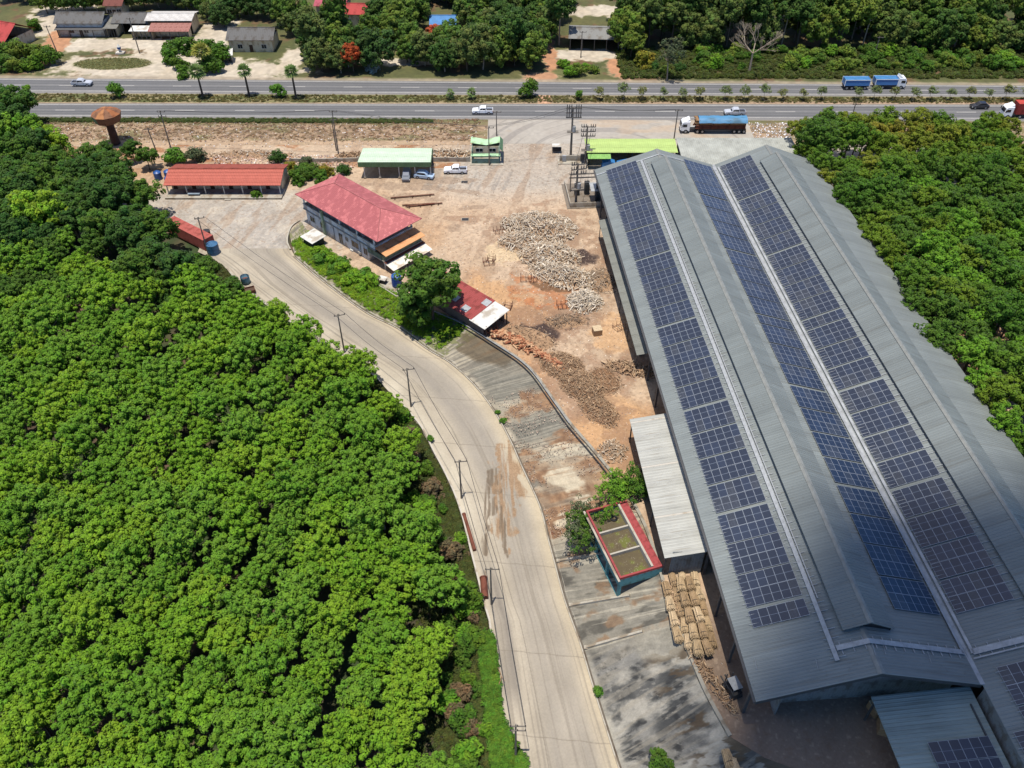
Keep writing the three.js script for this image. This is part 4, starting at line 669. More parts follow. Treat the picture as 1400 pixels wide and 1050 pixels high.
{ // shrubs and planting inside the works
  const r = RNG(15), sh = (label, x, z, s, m, y = 0, name = 'shrub', sp = SP.bush) => tree(name, label, name === 'shrub' ? 'shrub' : 'tree', null, sp, [m], x, z, s, r, y);
  tree('mango_tree', 'leafy tree shading the red-roofed shed above the embankment', 'tree', null, SP.broad, [GREEN.deep[2]], -14.34, -120.18, 1.3, r, -1);
  tree('mango_tree', 'second leafy tree hanging over the road beside the red-roofed shed', 'tree', null, SP.broad, [GREEN.deep[2]], -17.16, -118.91, 0.85, r, -1.4);
  for (const [x, z] of [[-39.26, -141.62], [-37.06, -139.82], [-35.29, -137.79], [-33.13, -135.8], [-31.17, -134.08], [-29.25, -132.39], [-27.24, -130.97], [-37.54, -138.29], [-34.12, -134.81], [-31.11, -131.68], [-28.36, -128.86], [-28.25, -133.35], [-33.13, -137.79]]) tree('bank_shrub', 'bright green shrub on the bank under the office wall', 'shrub', 'shrubs on the bank under the office building', SP.bush, [GREEN.fresh[0], GREEN.rubber[0]], x, z, rr(0.85, 1.2, r), r, -0.6);
  sh('bushy shrub at the back of the orange-roofed building', -77.79, -178.75, 1.7, GREEN.fresh[0]); sh('grey-green shrub next to the bushy one behind the orange-roofed building', -73.39, -179.45, 1.5, GREEN.grey[0]);
  sh('clipped round shrub by the end of the orange-roofed building', -54.3, -178.75, 1.2, GREEN.deep[1]); sh('dark clipped shrub between the office roof and the carport', -38.18, -173.25, 1.2, GREEN.deep[1]); sh('yellow croton shrub next to the clipped one', -50.91, -175.29, 0.9, GREEN.gold[0]); sh('golden shrub by the hip-roofed office', -42.4, -172.58, 1.1, GREEN.gold[0]);
  for (const [x, z] of [[-48.43, -169.28], [-46.53, -170.59], [-45.23, -172.58], [-43.12, -169.93], [-47.89, -172.58]]) tree('shrub', 'loose grey-green shrub at the corner of the hip-roofed office', 'shrub', 'loose shrubs at the corner of the office', SP.bush, [GREEN.deep[2], GREEN.olive[1]], x, z, rr(1, 1.4, r), r, 0);
  sh('potted palm-like plant before the orange-roofed building', -55.72, -162.92, 0.8, GREEN.olive[0]); sh('spiky plant by the yellow croton', -47.81, -177.7, 1.0, GREEN.grey[0]);
  for (const [x, z] of [[14.91, -80.46], [16.13, -79.62], [17.5, -80.46], [18.92, -79.62], [20.18, -79.34], [17.94, -78.52], [15.44, -77.98], [13.84, -77.98]]) tree('shrub', 'fine-leaved bush growing around the teal tank house', 'shrub', 'bushes behind the teal tank house', SP.wispy, [GREEN.rubber[1], GREEN.olive[1]], x, z, rr(0.8, 1.2, r), r, -0.5);
  for (const [x, z] of [[10.18, -76.35], [11.17, -75.3], [9.43, -74.51], [10.4, -73.22], [8.9, -72.45], [11.15, -71.94], [12.03, -74.12], [9.76, -71.19]]) tree('shrub', 'dull green bush on the embankment against the teal tank house', 'shrub', 'bushes on the embankment by the tank house', SP.wispy, [GREEN.deep[2], GREEN.olive[1], GREEN.grey[0]], x, z, rr(0.8, 1.15, r), r, -2.6);
  tree('shrub', 'wispy bush rooted in the open top of the tank house', 'shrub', null, SP.wispy, [GREEN.rubber[1]], 13.6, -74.3, 0.6, r, 0.6);
  for (const [l, x, z, s] of [['small weed clump in the gutter beside the mud spill', -2.42, -98.79, 0.35], ['small weed clump growing by the road gutter', -1.44, -97.07, 0.38], ['tuft growing at the road edge near the bend', -13.19, -93.28, 0.45], ['round weed at the kerb of the black embankment', 11.11, -52.02, 0.5]]) sh(l, x, z, s, GREEN.fresh[0], roadY(z) + 0.05);
  sh('weed tuft on the concrete below the tank house', 15.13, -60.38, 0.35, GREEN.fresh[0], -4.6); sh('weed patch at the foot of the black embankment', 17.34, -41.85, 0.9, GREEN.deep[2], -4);
  for (let k = 0; k < 60; k++) { const z = rr(-98, -36, r), x = lerpX(roadLeft, z) - rr(1.2, 6.5, r); tree('scrub_bush', 'scrubby bush between the kerb wall and the rubber trees', 'bush', 'scrub along the kerb wall', SP.bush, [GREEN.rubber[1], GREEN.olive[1], GREEN.olive[0], GREEN.dry[0], GREEN.deep[2]], x, z, rr(0.6, 1.25, r), r); }
  for (let k = 0; k < 26; k++) { const z = rr(-140, -112, r), x = lerpX(roadLeft, z) - rr(1.8, 5, r); tree('scrub_bush', 'leafy bush below the upper kerb wall', 'bush', 'bushes below the upper kerb wall', SP.bush, [GREEN.deep[2], GREEN.deep[0], GREEN.olive[1]], x, z, rr(0.8, 1.4, r), r); }
}
function grassField(name, label, n, spot, m, h = 0.5, seed = 3) {     // uncountable blades: one instanced object
  const r = RNG(seed), tufts = []; for (let i = 0; i < 7; i++) tufts.push([rr(-0.25, 0.25, r), h * 0.25, rr(-0.25, 0.25, r), h * 0.42]);
  const g = leafCloud(r, tufts, 9, h * 0.28, 0.4, 0.9, 0.22), im = new THREE.InstancedMesh(g, m, n), mm = new THREE.Matrix4(), c = new THREE.Color();
  for (let i = 0; i < n; i++) { const [x, y, z] = spot(r), s = rr(0.6, 1.5, r); mm.makeRotationY(r() * 6.3).scale(new THREE.Vector3(s, s * rr(0.7, 1.4, r), s)).setPosition(x, y, z); im.setMatrixAt(i, mm); const k = rr(0.7, 1.25, r); im.setColorAt(i, c.setRGB(k * rr(0.9, 1.25, r), k, k * rr(0.8, 1.1, r))); }
  im.name = name; im.userData = { kind: 'stuff', label, category: 'grass' }; scene.add(im);
}
grassField('kerb_grass', 'tall bright grass spilling over the kerb wall onto the road', 2600, r => { const z = rr(-60, -30, r), k = sstep(-60, -42, z), x = lerpX(roadLeft, z) + rr(-1.2, 0.2 + 2.6 * sstep(-50, -42, z), r); return [x, roadY(z) + 0.05, z]; }, GREEN.fresh[0], 0.7, 4);
grassField('plantation_undergrowth', 'low weeds and litter under the rubber trees and along the wall', 9000, r => { const z = rr(-140, -30, r), x = lerpX(roadLeft, z) - 0.5 - 14 * r() * r(); return [x, terrainY(x, z) + 0.05, z]; }, leafMat(0.075, 0.1, 0.025), 0.55, 5);
grassField('bank_grass', 'grass on the earth bank under the office building', 1500, r => { const q = rr(0.5, 7.2, r), i = Math.floor(q), f = q - i, t = rr(0.1, 1, r); return [mix(mix(bankFoot[i][0], bankFoot[i + 1][0], f), mix(bankTop[i][0], bankTop[i + 1][0], f), t), mix(roadY(bankFoot[i][1]), 0, t) + 0.05, mix(mix(bankFoot[i][1], bankFoot[i + 1][1], f), mix(bankTop[i][1], bankTop[i + 1][1], f), t)]; }, GREEN.rubber[0], 0.5, 6);
grassField('verge_brush', 'dry brush and weeds on the roadside verge', 2600, r => { const x = rr(-125, -8, r), z = mix(edge.nb(x), -189, r() ** 1.4); return [x, 0.03, z]; }, leafMat(0.3, 0.225, 0.14), 0.3, 7);
grassField('verge_grass', 'green grass strip along the highway shoulder', 2600, r => { const x = rr(-130, -20, r), z = edge.nb(x) + rr(0.3, 2.2, r); return [x, 0.03, z]; }, leafMat(0.075, 0.115, 0.03), 0.55, 8);
grassField('median_grass', 'rough grass on the highway median', 3600, r => { const x = rr(-130, 140, r), z = mix(edge.fb(x), edge.nt(x), 0.1 + 0.75 * r()); return [x, 0.06, z]; }, leafMat(0.12, 0.13, 0.045), 0.4, 9);
grassField('bank_undergrowth', 'tangled green undergrowth on the bank below the forest', 7000, r => { const x = rr(30, 185, r), z = rr(-247, -226, r); return [x, 0.02, z]; }, leafMat(0.07, 0.11, 0.02), 0.9, 10);
grassField('oval_grass', 'mown grass of the oval plot before the shop', 1400, r => { const a = r() * 6.28, d = Math.sqrt(r()); const o = [-113.01, -236.32]; return [o[0] + Math.cos(a) * d * 11, 0.02, o[1] + Math.sin(a) * d * 4.3]; }, leafMat(0.2, 0.21, 0.085), 0.22, 11);

// ---------------------------------------------------------------- buildings of the works
const tiles = c => mat(c, { tex: 'grime', size: 6, ribs: 'u', pitch: 0.34, depth: 0.05, roughness: 0.75 });
const winFrame = mat(srgb(180, 182, 180), { tex: null });
function windowAt(parent, w, h, x, y, z, ry = 0, name = 'window') {   // a dark pane in a frame, standing proud of a wall that faces +z before turning
  const g = new THREE.Group(); g.name = name; g.position.set(x, y, z); g.rotation.y = ry; parent.add(g);
  part('pane', bx(-w / 2, w / 2, 0, h, 0.0, 0.03), M.glass, g); part('frame', [bx(-w / 2 - 0.07, w / 2 + 0.07, -0.07, 0, 0, 0.07), bx(-w / 2 - 0.07, w / 2 + 0.07, h, h + 0.07, 0, 0.07), bx(-w / 2 - 0.07, -w / 2, 0, h, 0, 0.07), bx(w / 2, w / 2 + 0.07, 0, h, 0, 0.07), bx(-0.03, 0.03, 0, h, 0.03, 0.06)], winFrame, g);
}
{ // two-storey office with a hipped red roof
  const o = thing('office_building', 'two-storey pale office building with weathered pinkish red hipped roof', 'building', [-31, 0, -147.8], -0.751);
  const wallM = mat(srgb(212, 219, 223), { tex: 'grime', size: 4 }), trim = mat(srgb(150, 158, 162)), red = mat(srgb(186, 110, 110), { tex: 'fade', size: 5, ribs: 'u', pitch: 0.4, depth: 0.04 });
  const redFade = mat(srgb(204, 126, 124), { tex: 'fade', size: 3, ribs: 'v', pitch: 0.4, depth: 0.04 });
  const X = 12.9, Z = 5.7, e = 6.9, h = 9.5, r0 = -6.7, r1 = 7.6, t = 0.12, dn = p => [p[0], p[1] - t, p[2]];
  const c = { a: [-X, e, Z], b: [X, e, Z], c: [X, e, -Z], d: [-X, e, -Z], p: [r0, h, 0], q: [r1, h, 0] };
  const face = (...p) => poly([p, p.slice().reverse().map(dn), ...p.map((v, i) => [v, dn(v), dn(p[(i + 1) % p.length]), p[(i + 1) % p.length]])]);
  part('roof_slope', face(c.a, c.b, c.q, c.p), red, o); part('roof_slope', face(c.c, c.d, c.p, c.q), red, o); part('roof_slope', face(c.b, c.c, c.q), redFade, o, 'faded hip end of the roof'); part('roof_slope', face(c.d, c.a, c.p), redFade, o);
  part('ridge_tiles', [bar(c.p, c.q, 0.13, 6), ...[[c.a, c.p], [c.d, c.p], [c.b, c.q], [c.c, c.q]].map(q => bar(q[0], q[1], 0.1, 6))], mat(srgb(196, 116, 116)), o);
  part('ceiling', bx(-12.4, 12.4, 6.55, 6.72, -5.2, 5.2), M.white, o);
  part('wall', [bx(-11.6, 8.4, -2.2, 3.5, 4.5, 4.7), bx(-11.6, 8.4, -0.2, 3.5, -4.7, -4.5), bx(-11.6, -11.4, -2.2, 3.5, -4.5, 4.5), bx(8.2, 8.4, -1.6, 3.5, -4.5, 4.5)], wallM, o, 'lower storey wall');
  part('wall', [bx(-8.6, 5.6, 3.8, 6.55, 3.5, 3.7), bx(-8.6, 5.6, 3.8, 6.55, -4.7, -4.5), bx(-8.6, -8.4, 3.8, 6.55, -4.5, 3.5), bx(5.4, 5.6, 3.8, 6.55, -4.5, 3.5)], wallM, o, 'upper storey wall set back under the eaves');
  part('floor_slab', bx(-12, 10.9, 3.5, 3.8, -5, 5), trim, o);
  part('parapet', [bx(-11.9, 10.8, 3.8, 4.75, 4.75, 4.9), bx(-11.9, -11.75, 3.8, 4.75, -4.9, 4.75), bx(10.65, 10.8, 3.8, 4.6, -4.9, 4.75)], wallM, o);
  part('parapet_rail', [bx(-12, 10.9, 4.75, 4.85, 4.7, 4.95), bx(10.6, 10.86, 4.6, 4.7, -4.9, 4.7)], trim, o);
  for (const x of [-11.6, -5.8, 0, 5.4, 10.6]) for (const z of [4.75, -4.75]) part('column', bx(x - 0.13, x + 0.13, 3.8, 6.6, z - 0.13, z + 0.13), wallM, o);
  for (const x of [-7, -4, -1, 2, 4.4]) windowAt(o, 1.9, 1.3, x, 4.9, 3.71);
  for (const [x, w, y, hh] of [[-9.6, 1.5, 1.3, 1.2], [-6.3, 1.3, 1.2, 1.3], [-0.4, 1.1, 0.2, 2.3], [1.6, 0.8, 1.6, 0.9], [4.2, 2.1, 1.2, 1.4], [7.4, 1.1, 1, 1.5]]) windowAt(o, w, hh, x, y, 4.71);
  for (const z of [-3, 0, 3]) windowAt(o, 1.6, 1.8, 8.41, 0.9, z, Math.PI / 2);
  part('awning', slab([11.0, 4.3, 5], [14.1, 3.75, 5], [14.1, 3.75, -5.2], [11.0, 4.3, -5.2], 0.06), mat(srgb(214, 156, 106), { tex: 'grime', size: 3, ribs: 'v', pitch: 0.35 }), o, 'orange sheet awning');
  part('balcony_wall', [bx(13.0, 13.15, 2.3, 3.3, -4.9, 4.9), bx(8.4, 13.0, 2.3, 3.3, 4.75, 4.9)], mat(srgb(112, 128, 108), { tex: 'grime' }), o); part('balcony_floor', bx(8.4, 13.3, 2.1, 2.3, -5, 5), M.concrete, o);
  part('awning', slab([13.2, 1.95, 5], [16, 1.35, 5], [16, 1.35, -5.2], [13.2, 1.95, -5.2], 0.05), mat(srgb(228, 222, 208), { tex: 'grime', size: 3, ribs: 'v', pitch: 0.35 }), o, 'white sheet awning, lowest of two'); part('awning', slab([12.7, 2.2, 5], [13.9, 1.98, 5], [13.9, 1.98, -5.2], [12.7, 2.2, -5.2], 0.05), M.rust, o, 'rusty strip above the white awning');
  for (const z of [-4.6, -1.6, 1.6, 4.6]) { part('column', bx(12.9, 13.1, 0, 2.1, z - 0.1, z + 0.1), wallM, o); part('awning_post', bx(15.7, 15.8, 0, 1.4, z - 0.05, z + 0.05), trim, o); }
  part('pillar', [bx(-5.6, -5.1, -2.2, 6, 4.9, 5.3)], mat(srgb(150, 172, 148), { tex: 'grime' }), o); part('drain_pipe', [bar([-2.5, -1.5, 4.78], [-2.5, 3.4, 4.78], 0.07), bar([5.9, -1.5, 4.78], [5.9, 3.4, 4.78], 0.07)], trim, o);
  part('air_conditioner', bx(2.6, 3.5, -0.3, 0.35, 4.71, 5.1), M.white, o); part('air_conditioner', bx(5.2, 6, 0.4, 1, 4.71, 5.05), M.white, o);
  const s = thing('meter_shed', 'small dark shed with a flat white roof against the office wall', 'shed', [[-40.1, -144.78][0], -0.9, [-40.1, -144.78][1]], -0.75);
  part('wall', [bx(-1.5, 1.5, 0, 2.5, 1.3, 1.4), bx(-1.5, 1.5, 0, 2.5, -1.4, -1.3), bx(-1.5, -1.4, 0, 2.5, -1.3, 1.3), bx(1.4, 1.5, 0, 2.5, -1.3, 1.3)], mat(srgb(52, 66, 58)), s); part('roof', slab([-2, 2.55, 1.8], [2, 2.55, 1.8], [2, 2.8, -1.8], [-2, 2.8, -1.8], 0.07), M.white, s);
  part('door', bx(-0.45, 0.45, 0, 2, 1.41, 1.45), M.darkSteel, s);
  const tw = thing('water_tank', 'tall blue plastic water tank on the concrete ledge beyond the office', 'water tank', [[-21.86, -130.26][0], 0.1, [-21.86, -130.26][1]]);
  part('barrel', [cyl(0.95, 0.95, 2.1, 0, 1.25, 0, 20), ...[0.5, 0.95, 1.4, 1.85].map(y => cyl(0.98, 0.98, 0.07, 0, y, 0, 20))], mat(srgb(32, 84, 180), { roughness: 0.4 }), tw); part('lid', [cyl(0.95, 0.45, 0.35, 0, 2.47, 0, 20), cyl(0.32, 0.3, 0.12, 0, 2.7, 0, 14)], mat(srgb(60, 120, 205), { roughness: 0.4 }), tw);
  const lg = thing('tank_ledge', 'concrete ledge carrying the blue tank and its small hooded pump', 'ledge', [[-22.9, -129.56][0], 0, [-22.9, -129.56][1]], -0.75);
  part('slab', bx(-3.2, 3.2, -1.2, 0.1, -1.8, 1.4), M.concrete, lg); part('curb', [bx(-3.2, 3.2, 0.1, 0.45, 1.25, 1.4)], M.concrete, lg);
  const pm = thing('pump_hood', 'small pump under a white hood at the corner of the tank ledge', 'pump', [[-24.61, -131.2][0], 0.1, [-24.61, -131.2][1]], -0.4);
  part('motor', bx(-0.5, 0.5, 0, 0.7, -0.4, 0.4), M.darkSteel, pm); part('hood', [slab([-0.8, 1.0, 0.6], [0.8, 1.0, 0.6], [0.8, 1.15, -0.6], [-0.8, 1.15, -0.6], 0.06)], M.white, pm);
  part('leg', [bar([-0.6, 0, 0.4], [-0.6, 1, 0.4], 0.04)], M.steel, pm); part('leg', [bar([0.6, 0, 0.4], [0.6, 1, 0.4], 0.04)], M.steel, pm); part('leg', [bar([0.6, 0, -0.4], [0.6, 1.1, -0.4], 0.04)], M.steel, pm);
}
{ // long low building with an orange tiled roof
  const o = thing('staff_quarters', 'long low building with an orange tiled gable roof and a shaded veranda', 'building', [-62.8, 0, -167.2]);
  const x0 = -12.8, x1 = 12.6, cr = M.cream, front = 3.7, back = -5.4;
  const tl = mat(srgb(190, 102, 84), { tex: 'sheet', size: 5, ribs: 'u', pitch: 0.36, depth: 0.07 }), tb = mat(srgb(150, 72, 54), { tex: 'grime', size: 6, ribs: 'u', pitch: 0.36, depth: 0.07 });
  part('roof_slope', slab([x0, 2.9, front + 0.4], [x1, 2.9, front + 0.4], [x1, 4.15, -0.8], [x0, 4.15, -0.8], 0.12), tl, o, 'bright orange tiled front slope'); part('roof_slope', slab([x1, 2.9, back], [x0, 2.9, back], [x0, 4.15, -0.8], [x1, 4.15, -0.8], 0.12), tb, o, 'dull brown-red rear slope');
  for (const k of [0.2, 0.4, 0.6, 0.8]) part('tile_course', [slab([x0, 2.9 + 1.25 * k + 0.03, front + 0.4 - (front + 1.2) * k + 0.1], [x1, 2.9 + 1.25 * k + 0.03, front + 0.4 - (front + 1.2) * k + 0.1], [x1, 2.9 + 1.25 * k + 0.06, front + 0.4 - (front + 1.2) * k], [x0, 2.9 + 1.25 * k + 0.06, front + 0.4 - (front + 1.2) * k], 0.05)], tl, o);
  part('ridge_tiles', bar([x0, 4.2, -0.8], [x1, 4.2, -0.8], 0.14, 6), tb, o);
  part('wall', [bx(x0 + 0.5, x1 - 0.5, 0, 2.9, 1.2, 1.35), bx(x0 + 0.5, x1 - 0.5, 0, 2.9, -4.7, -4.55), bx(x0 + 0.5, x0 + 0.65, 0, 2.9, -4.5, 1.2), bx(x1 - 0.65, x1 - 0.5, 0, 2.9, -4.5, 1.2)], cr, o);
  part('gable', [poly([[[x1 - 0.55, 2.9, 1.2], [x1 - 0.55, 2.9, -4.5], [x1 - 0.55, 4.0, -0.8]]])], M.wall, o);
  part('terrace', bx(x0, x1, 0, 0.45, 1.35, 5.2), M.concrete, o); part('step', bx(0.2, 1.6, 0, 0.22, 5.2, 5.6), M.concrete, o);
  for (let k = 0; k < 7; k++) { part('column', bx(x0 + 0.4 + k * 4.08 - 0.1, x0 + 0.4 + k * 4.08 + 0.1, 0.45, 2.95, 3.4, 3.6), M.white, o); if (k < 6) { const x = x0 + 2.4 + k * 4.08; part('door', bx(x - 1.5, x - 0.6, 0.45, 2.45, 1.35, 1.42), M.darkWood, o); windowAt(o, 1.1, 1, x + 0.5, 1.25, 1.36); } }
  part('bench', [bx(-8, -5.4, 0.8, 0.9, 3.7, 4.4), bx(-7.9, -7.8, 0.45, 0.8, 3.8, 4.3), bx(-5.6, -5.5, 0.45, 0.8, 3.8, 4.3)], mat(srgb(150, 170, 186)), o);
  const tks = [[-77.6, -171.5], [-79.8, -171], [-76.6, -168.6]];
  tks.forEach(([x, z], i) => { const t = thing('water_tank', ['blue water tank, first behind the end of the orange-roofed building', 'blue water tank under the young trees by the orange-roofed building', 'blue water tank touching the end wall of the orange-roofed building'][i], 'water tank', [x, 0, z]); part('barrel', cyl(0.85, 0.85, 1.7, 0, 0.85, 0, 18), M.blueTank, t); part('lid', cyl(0.85, 0.4, 0.3, 0, 1.85, 0, 18), M.blueTank, t); });
}
{ // container, tanks and scrap by the plantation
  const o = thing('shipping_container', 'rusty red shipping container along the edge of the apron', 'container', [-65.6, 0, -146.6], -0.635);
  const top = mat(srgb(168, 84, 74), { tex: 'grime', size: 3, ribs: 'u', pitch: 0.28, depth: 0.03 });
  part('side_panel', bx(-6.1, 6.1, 0.15, 2.5, 1.18, 1.22), top, o); part('side_panel', bx(-6.1, 6.1, 0.15, 2.5, -1.22, -1.18), top, o); part('end_panel', bx(-6.1, -6.05, 0.15, 2.5, -1.18, 1.18), top, o); part('door', bx(6.05, 6.1, 0.15, 2.5, -1.18, -0.01), top, o); part('door', bx(6.05, 6.1, 0.15, 2.5, 0.01, 1.18), top, o);
  part('roof', bx(-6.1, 6.1, 2.5, 2.56, -1.22, 1.22), top, o); part('floor', bx(-6.1, 6.1, 0, 0.15, -1.22, 1.22), M.rust, o); part('corner_post', [[-6.05, 1.2], [-6.05, -1.2], [6.05, 1.2], [6.05, -1.2]].map(p => bx(p[0] - 0.08, p[0] + 0.08, 0.15, 2.6, p[1] - 0.06, p[1] + 0.06)), top, o);
  const t = thing('water_tank', 'squat blue steel tank standing at the end of the red container', 'water tank', [[-59.56, -141.36][0], 0, [-59.56, -141.36][1]]);
  part('barrel', [cyl(1.15, 1.15, 2.2, 0, 1.1, 0, 18), cyl(1.18, 1.18, 0.08, 0, 0.7, 0, 18), cyl(1.18, 1.18, 0.08, 0, 1.5, 0, 18)], mat(srgb(58, 112, 156), { roughness: 0.5 }), t); part('lid', cyl(1.15, 0.2, 0.3, 0, 2.35, 0, 18), mat(srgb(66, 120, 166)), t);
  const b = thing('oil_drum', 'small dark drum behind the blue tank of the container', 'drum', [[-62.43, -147.21][0], 0, [-62.43, -147.21][1]]); part('barrel', cyl(0.75, 0.75, 1.5, 0, 0.75, 0, 14), M.rust, b); part('rim', [cyl(0.79, 0.79, 0.08, 0, 1.5, 0, 14)], M.darkSteel, b);
  const d = thing('open_drum', 'open-topped pale blue drum with a rusty inside at the kerb', 'drum', [[-51.02, -131.68][0], -0.05, [-51.02, -131.68][1]]);
  part('barrel', (() => { const l = new THREE.LatheGeometry([[0.01, 0.1], [0.8, 0.1], [0.8, 1.3], [0.86, 1.3], [0.86, 0], [0.01, 0]].map(p => new THREE.Vector2(...p)), 18); return l; })(), mat(srgb(110, 152, 172), { tex: 'grime', size: 1.5 }), d); part('fill', cyl(0.79, 0.79, 0.1, 0, 0.5, 0, 16), M.rust, d);
  const k = thing('scrap_box', 'low brown box of scrap beside the open drum', 'box', [[-49.53, -128.86][0], -0.2, [-49.53, -128.86][1]], 0.4); part('panel', bx(-0.9, 0.9, 0, 0.6, 0.7, 0.75), M.rust, k); part('panel', bx(-0.9, 0.9, 0, 0.6, -0.75, -0.7), M.rust, k); part('panel', bx(-0.9, -0.85, 0, 0.6, -0.7, 0.7), M.rust, k); part('panel', bx(0.85, 0.9, 0, 0.6, -0.7, 0.7), M.rust, k); part('floor', bx(-0.85, 0.85, 0, 0.3, -0.7, 0.7), M.darkWood, k);
}
{ // carport, gatehouse, lime and pale roofs by the gate
  const o = thing('carport', 'carport with a pale mint sheet roof and green fascia, cars parked inside', 'carport', [-26.2, 0, -174.4]);
  part('roof_sheet', slab([-8.2, 4.2, 3.4], [8.1, 4.2, 3.4], [7.9, 4.0, -3.6], [-7.9, 4.0, -3.6], 0.08), mat(srgb(196, 216, 190), { tex: 'sheet', size: 8, ribs: 'u', pitch: 0.4, depth: 0.04 }), o); part('fascia', bx(-8.2, 8.1, 3.0, 4.1, 3.4, 3.46), mat(srgb(104, 140, 98), { ribs: 'u', pitch: 0.4 }), o);
  part('fascia', bx(8.1, 8.16, 3.3, 4.15, -3.5, 3.4), mat(srgb(104, 140, 98)), o);
  for (const x of [-7, -3.6, 0.8, 4.4, 7.9]) { part('post', bx(x - 0.09, x + 0.09, 0.4, 4.1, 3.0, 3.18), M.white, o); part('footing', bx(x - 0.25, x + 0.25, 0, 0.4, 2.85, 3.35), M.concrete, o); part('post', bx(x - 0.09, x + 0.09, 0, 4, -3.3, -3.1), M.steel, o); }
  part('back_wall', bx(-8, 8, 0, 2.2, -3.5, -3.35), M.concrete, o);
  const g = thing('gatehouse', 'small gatehouse with a pale green butterfly roof and teal walls', 'gatehouse', [-6, 0, -180.2]);
  const pg = mat(srgb(176, 214, 170), { tex: 'grime', size: 4, ribs: 'u', pitch: 0.35 }), tw = mat(srgb(112, 142, 132), { tex: 'grime' });
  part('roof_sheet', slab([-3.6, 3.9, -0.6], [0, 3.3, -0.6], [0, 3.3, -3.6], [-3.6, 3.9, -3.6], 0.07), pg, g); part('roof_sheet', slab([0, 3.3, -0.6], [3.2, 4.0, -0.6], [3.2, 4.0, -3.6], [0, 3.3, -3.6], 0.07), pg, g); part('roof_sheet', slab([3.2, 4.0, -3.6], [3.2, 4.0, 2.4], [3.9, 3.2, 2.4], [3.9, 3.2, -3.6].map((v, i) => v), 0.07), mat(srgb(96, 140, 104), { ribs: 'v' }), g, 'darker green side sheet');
  part('wall', [bx(-3.3, 3.1, 0, 3.2, -3.3, -3.15), bx(-3.3, -3.15, 0, 3.2, -3.15, 2.2), bx(2.95, 3.1, 0, 3.2, -3.15, 2.2), bx(-3.15, 2.95, 0, 1.3, 2.05, 2.2)], tw, g); part('wall', bx(-3.3, 3.1, 1.3, 3.0, -0.7, -0.6), M.cream, g); part('ledge', bx(-3.5, 3.3, 2.0, 2.12, 1.2, 2.4), pg, g); part('terrace', bx(-3.8, 4, 0, 0.12, -3.6, 2.9), M.concrete, g);
  windowAt(g, 1.6, 0.9, -1.6, 1.6, -0.59); windowAt(g, 1.6, 0.9, 1.4, 1.6, -0.59);
  const l = thing('lime_roofed_shed', 'open shed with a lime green sheet roof by the works entrance', 'shed', [27.5, 0, -180]);
  const lime = mat(srgb(174, 198, 116), { tex: 'sheet', size: 9, ribs: 'u', pitch: 0.5, depth: 0.04 });
  part('roof_sheet', slab([-10.4, 3.5, 3.2], [10.4, 3.5, 3.2], [10.6, 3.6, -3.4], [-10.6, 3.6, -3.4], 0.07), lime, l); part('awning', slab([-10.2, 2.9, 5], [-5, 2.9, 5], [-5, 3.2, 3.3], [-10.2, 3.2, 3.3], 0.06), mat(srgb(150, 206, 110), { ribs: 'u', pitch: 0.4 }), l, 'grass green front awning');
  for (const x of [-10, -5, 0, 5, 10]) for (const z of [-3, 3]) part('post', bx(x - 0.08, x + 0.08, 0, 3.5, z - 0.08, z + 0.08), M.steel, l);
  part('back_wall', bx(-10.2, 10.2, 0, 3.3, -3.3, -3.2), M.wall, l); part('side_wall', bx(-10.3, -10.2, 0, 1.6, -3.2, 4), M.concrete, l);
  for (const [x, z, w] of [[-5.3, 4, 1.6], [-1.2, 4.3, 2.6]]) { const b = thing('tarp_bundle', w > 2 ? 'wide blue tarpaulin bundle in front of the lime-roofed shed' : 'small blue tarpaulin bundle by the grass green awning', 'tarpaulin', [27.5 + x, 0, -180 + z]); part('load', [prism([[-w, 0], [w, 0], [w * 0.8, 1.7], [0, 2.1], [-w * 0.85, 1.6]], 1.6, 0.1)], M.tarp, b); part('strap', [bx(-0.05, 0.05, 2.05, 2.16, -0.8, 0.8)], M.white, b); }
  const p = thing('pale_store', 'flat pale grey metal roof of the store behind the shed gables', 'store', [51.6, 0, -173.5]);
  part('roof_sheet', slab([-13.6, 4, 9.8], [13.8, 4, 9.8], [13.4, 4.2, -9.2], [-13.4, 4.2, -9.2], 0.1), mat(srgb(186, 192, 184), { tex: 'grain', size: 9, ribs: 'u', pitch: 0.5, depth: 0.04 }), p); part('wall', [bx(-13, 13, 0, 3.9, -8.8, -8.65), bx(-13, -12.85, 0, 3.9, -8.65, 9.4), bx(12.85, 13, 0, 3.9, -8.65, 9.4)], M.wall, p);
}
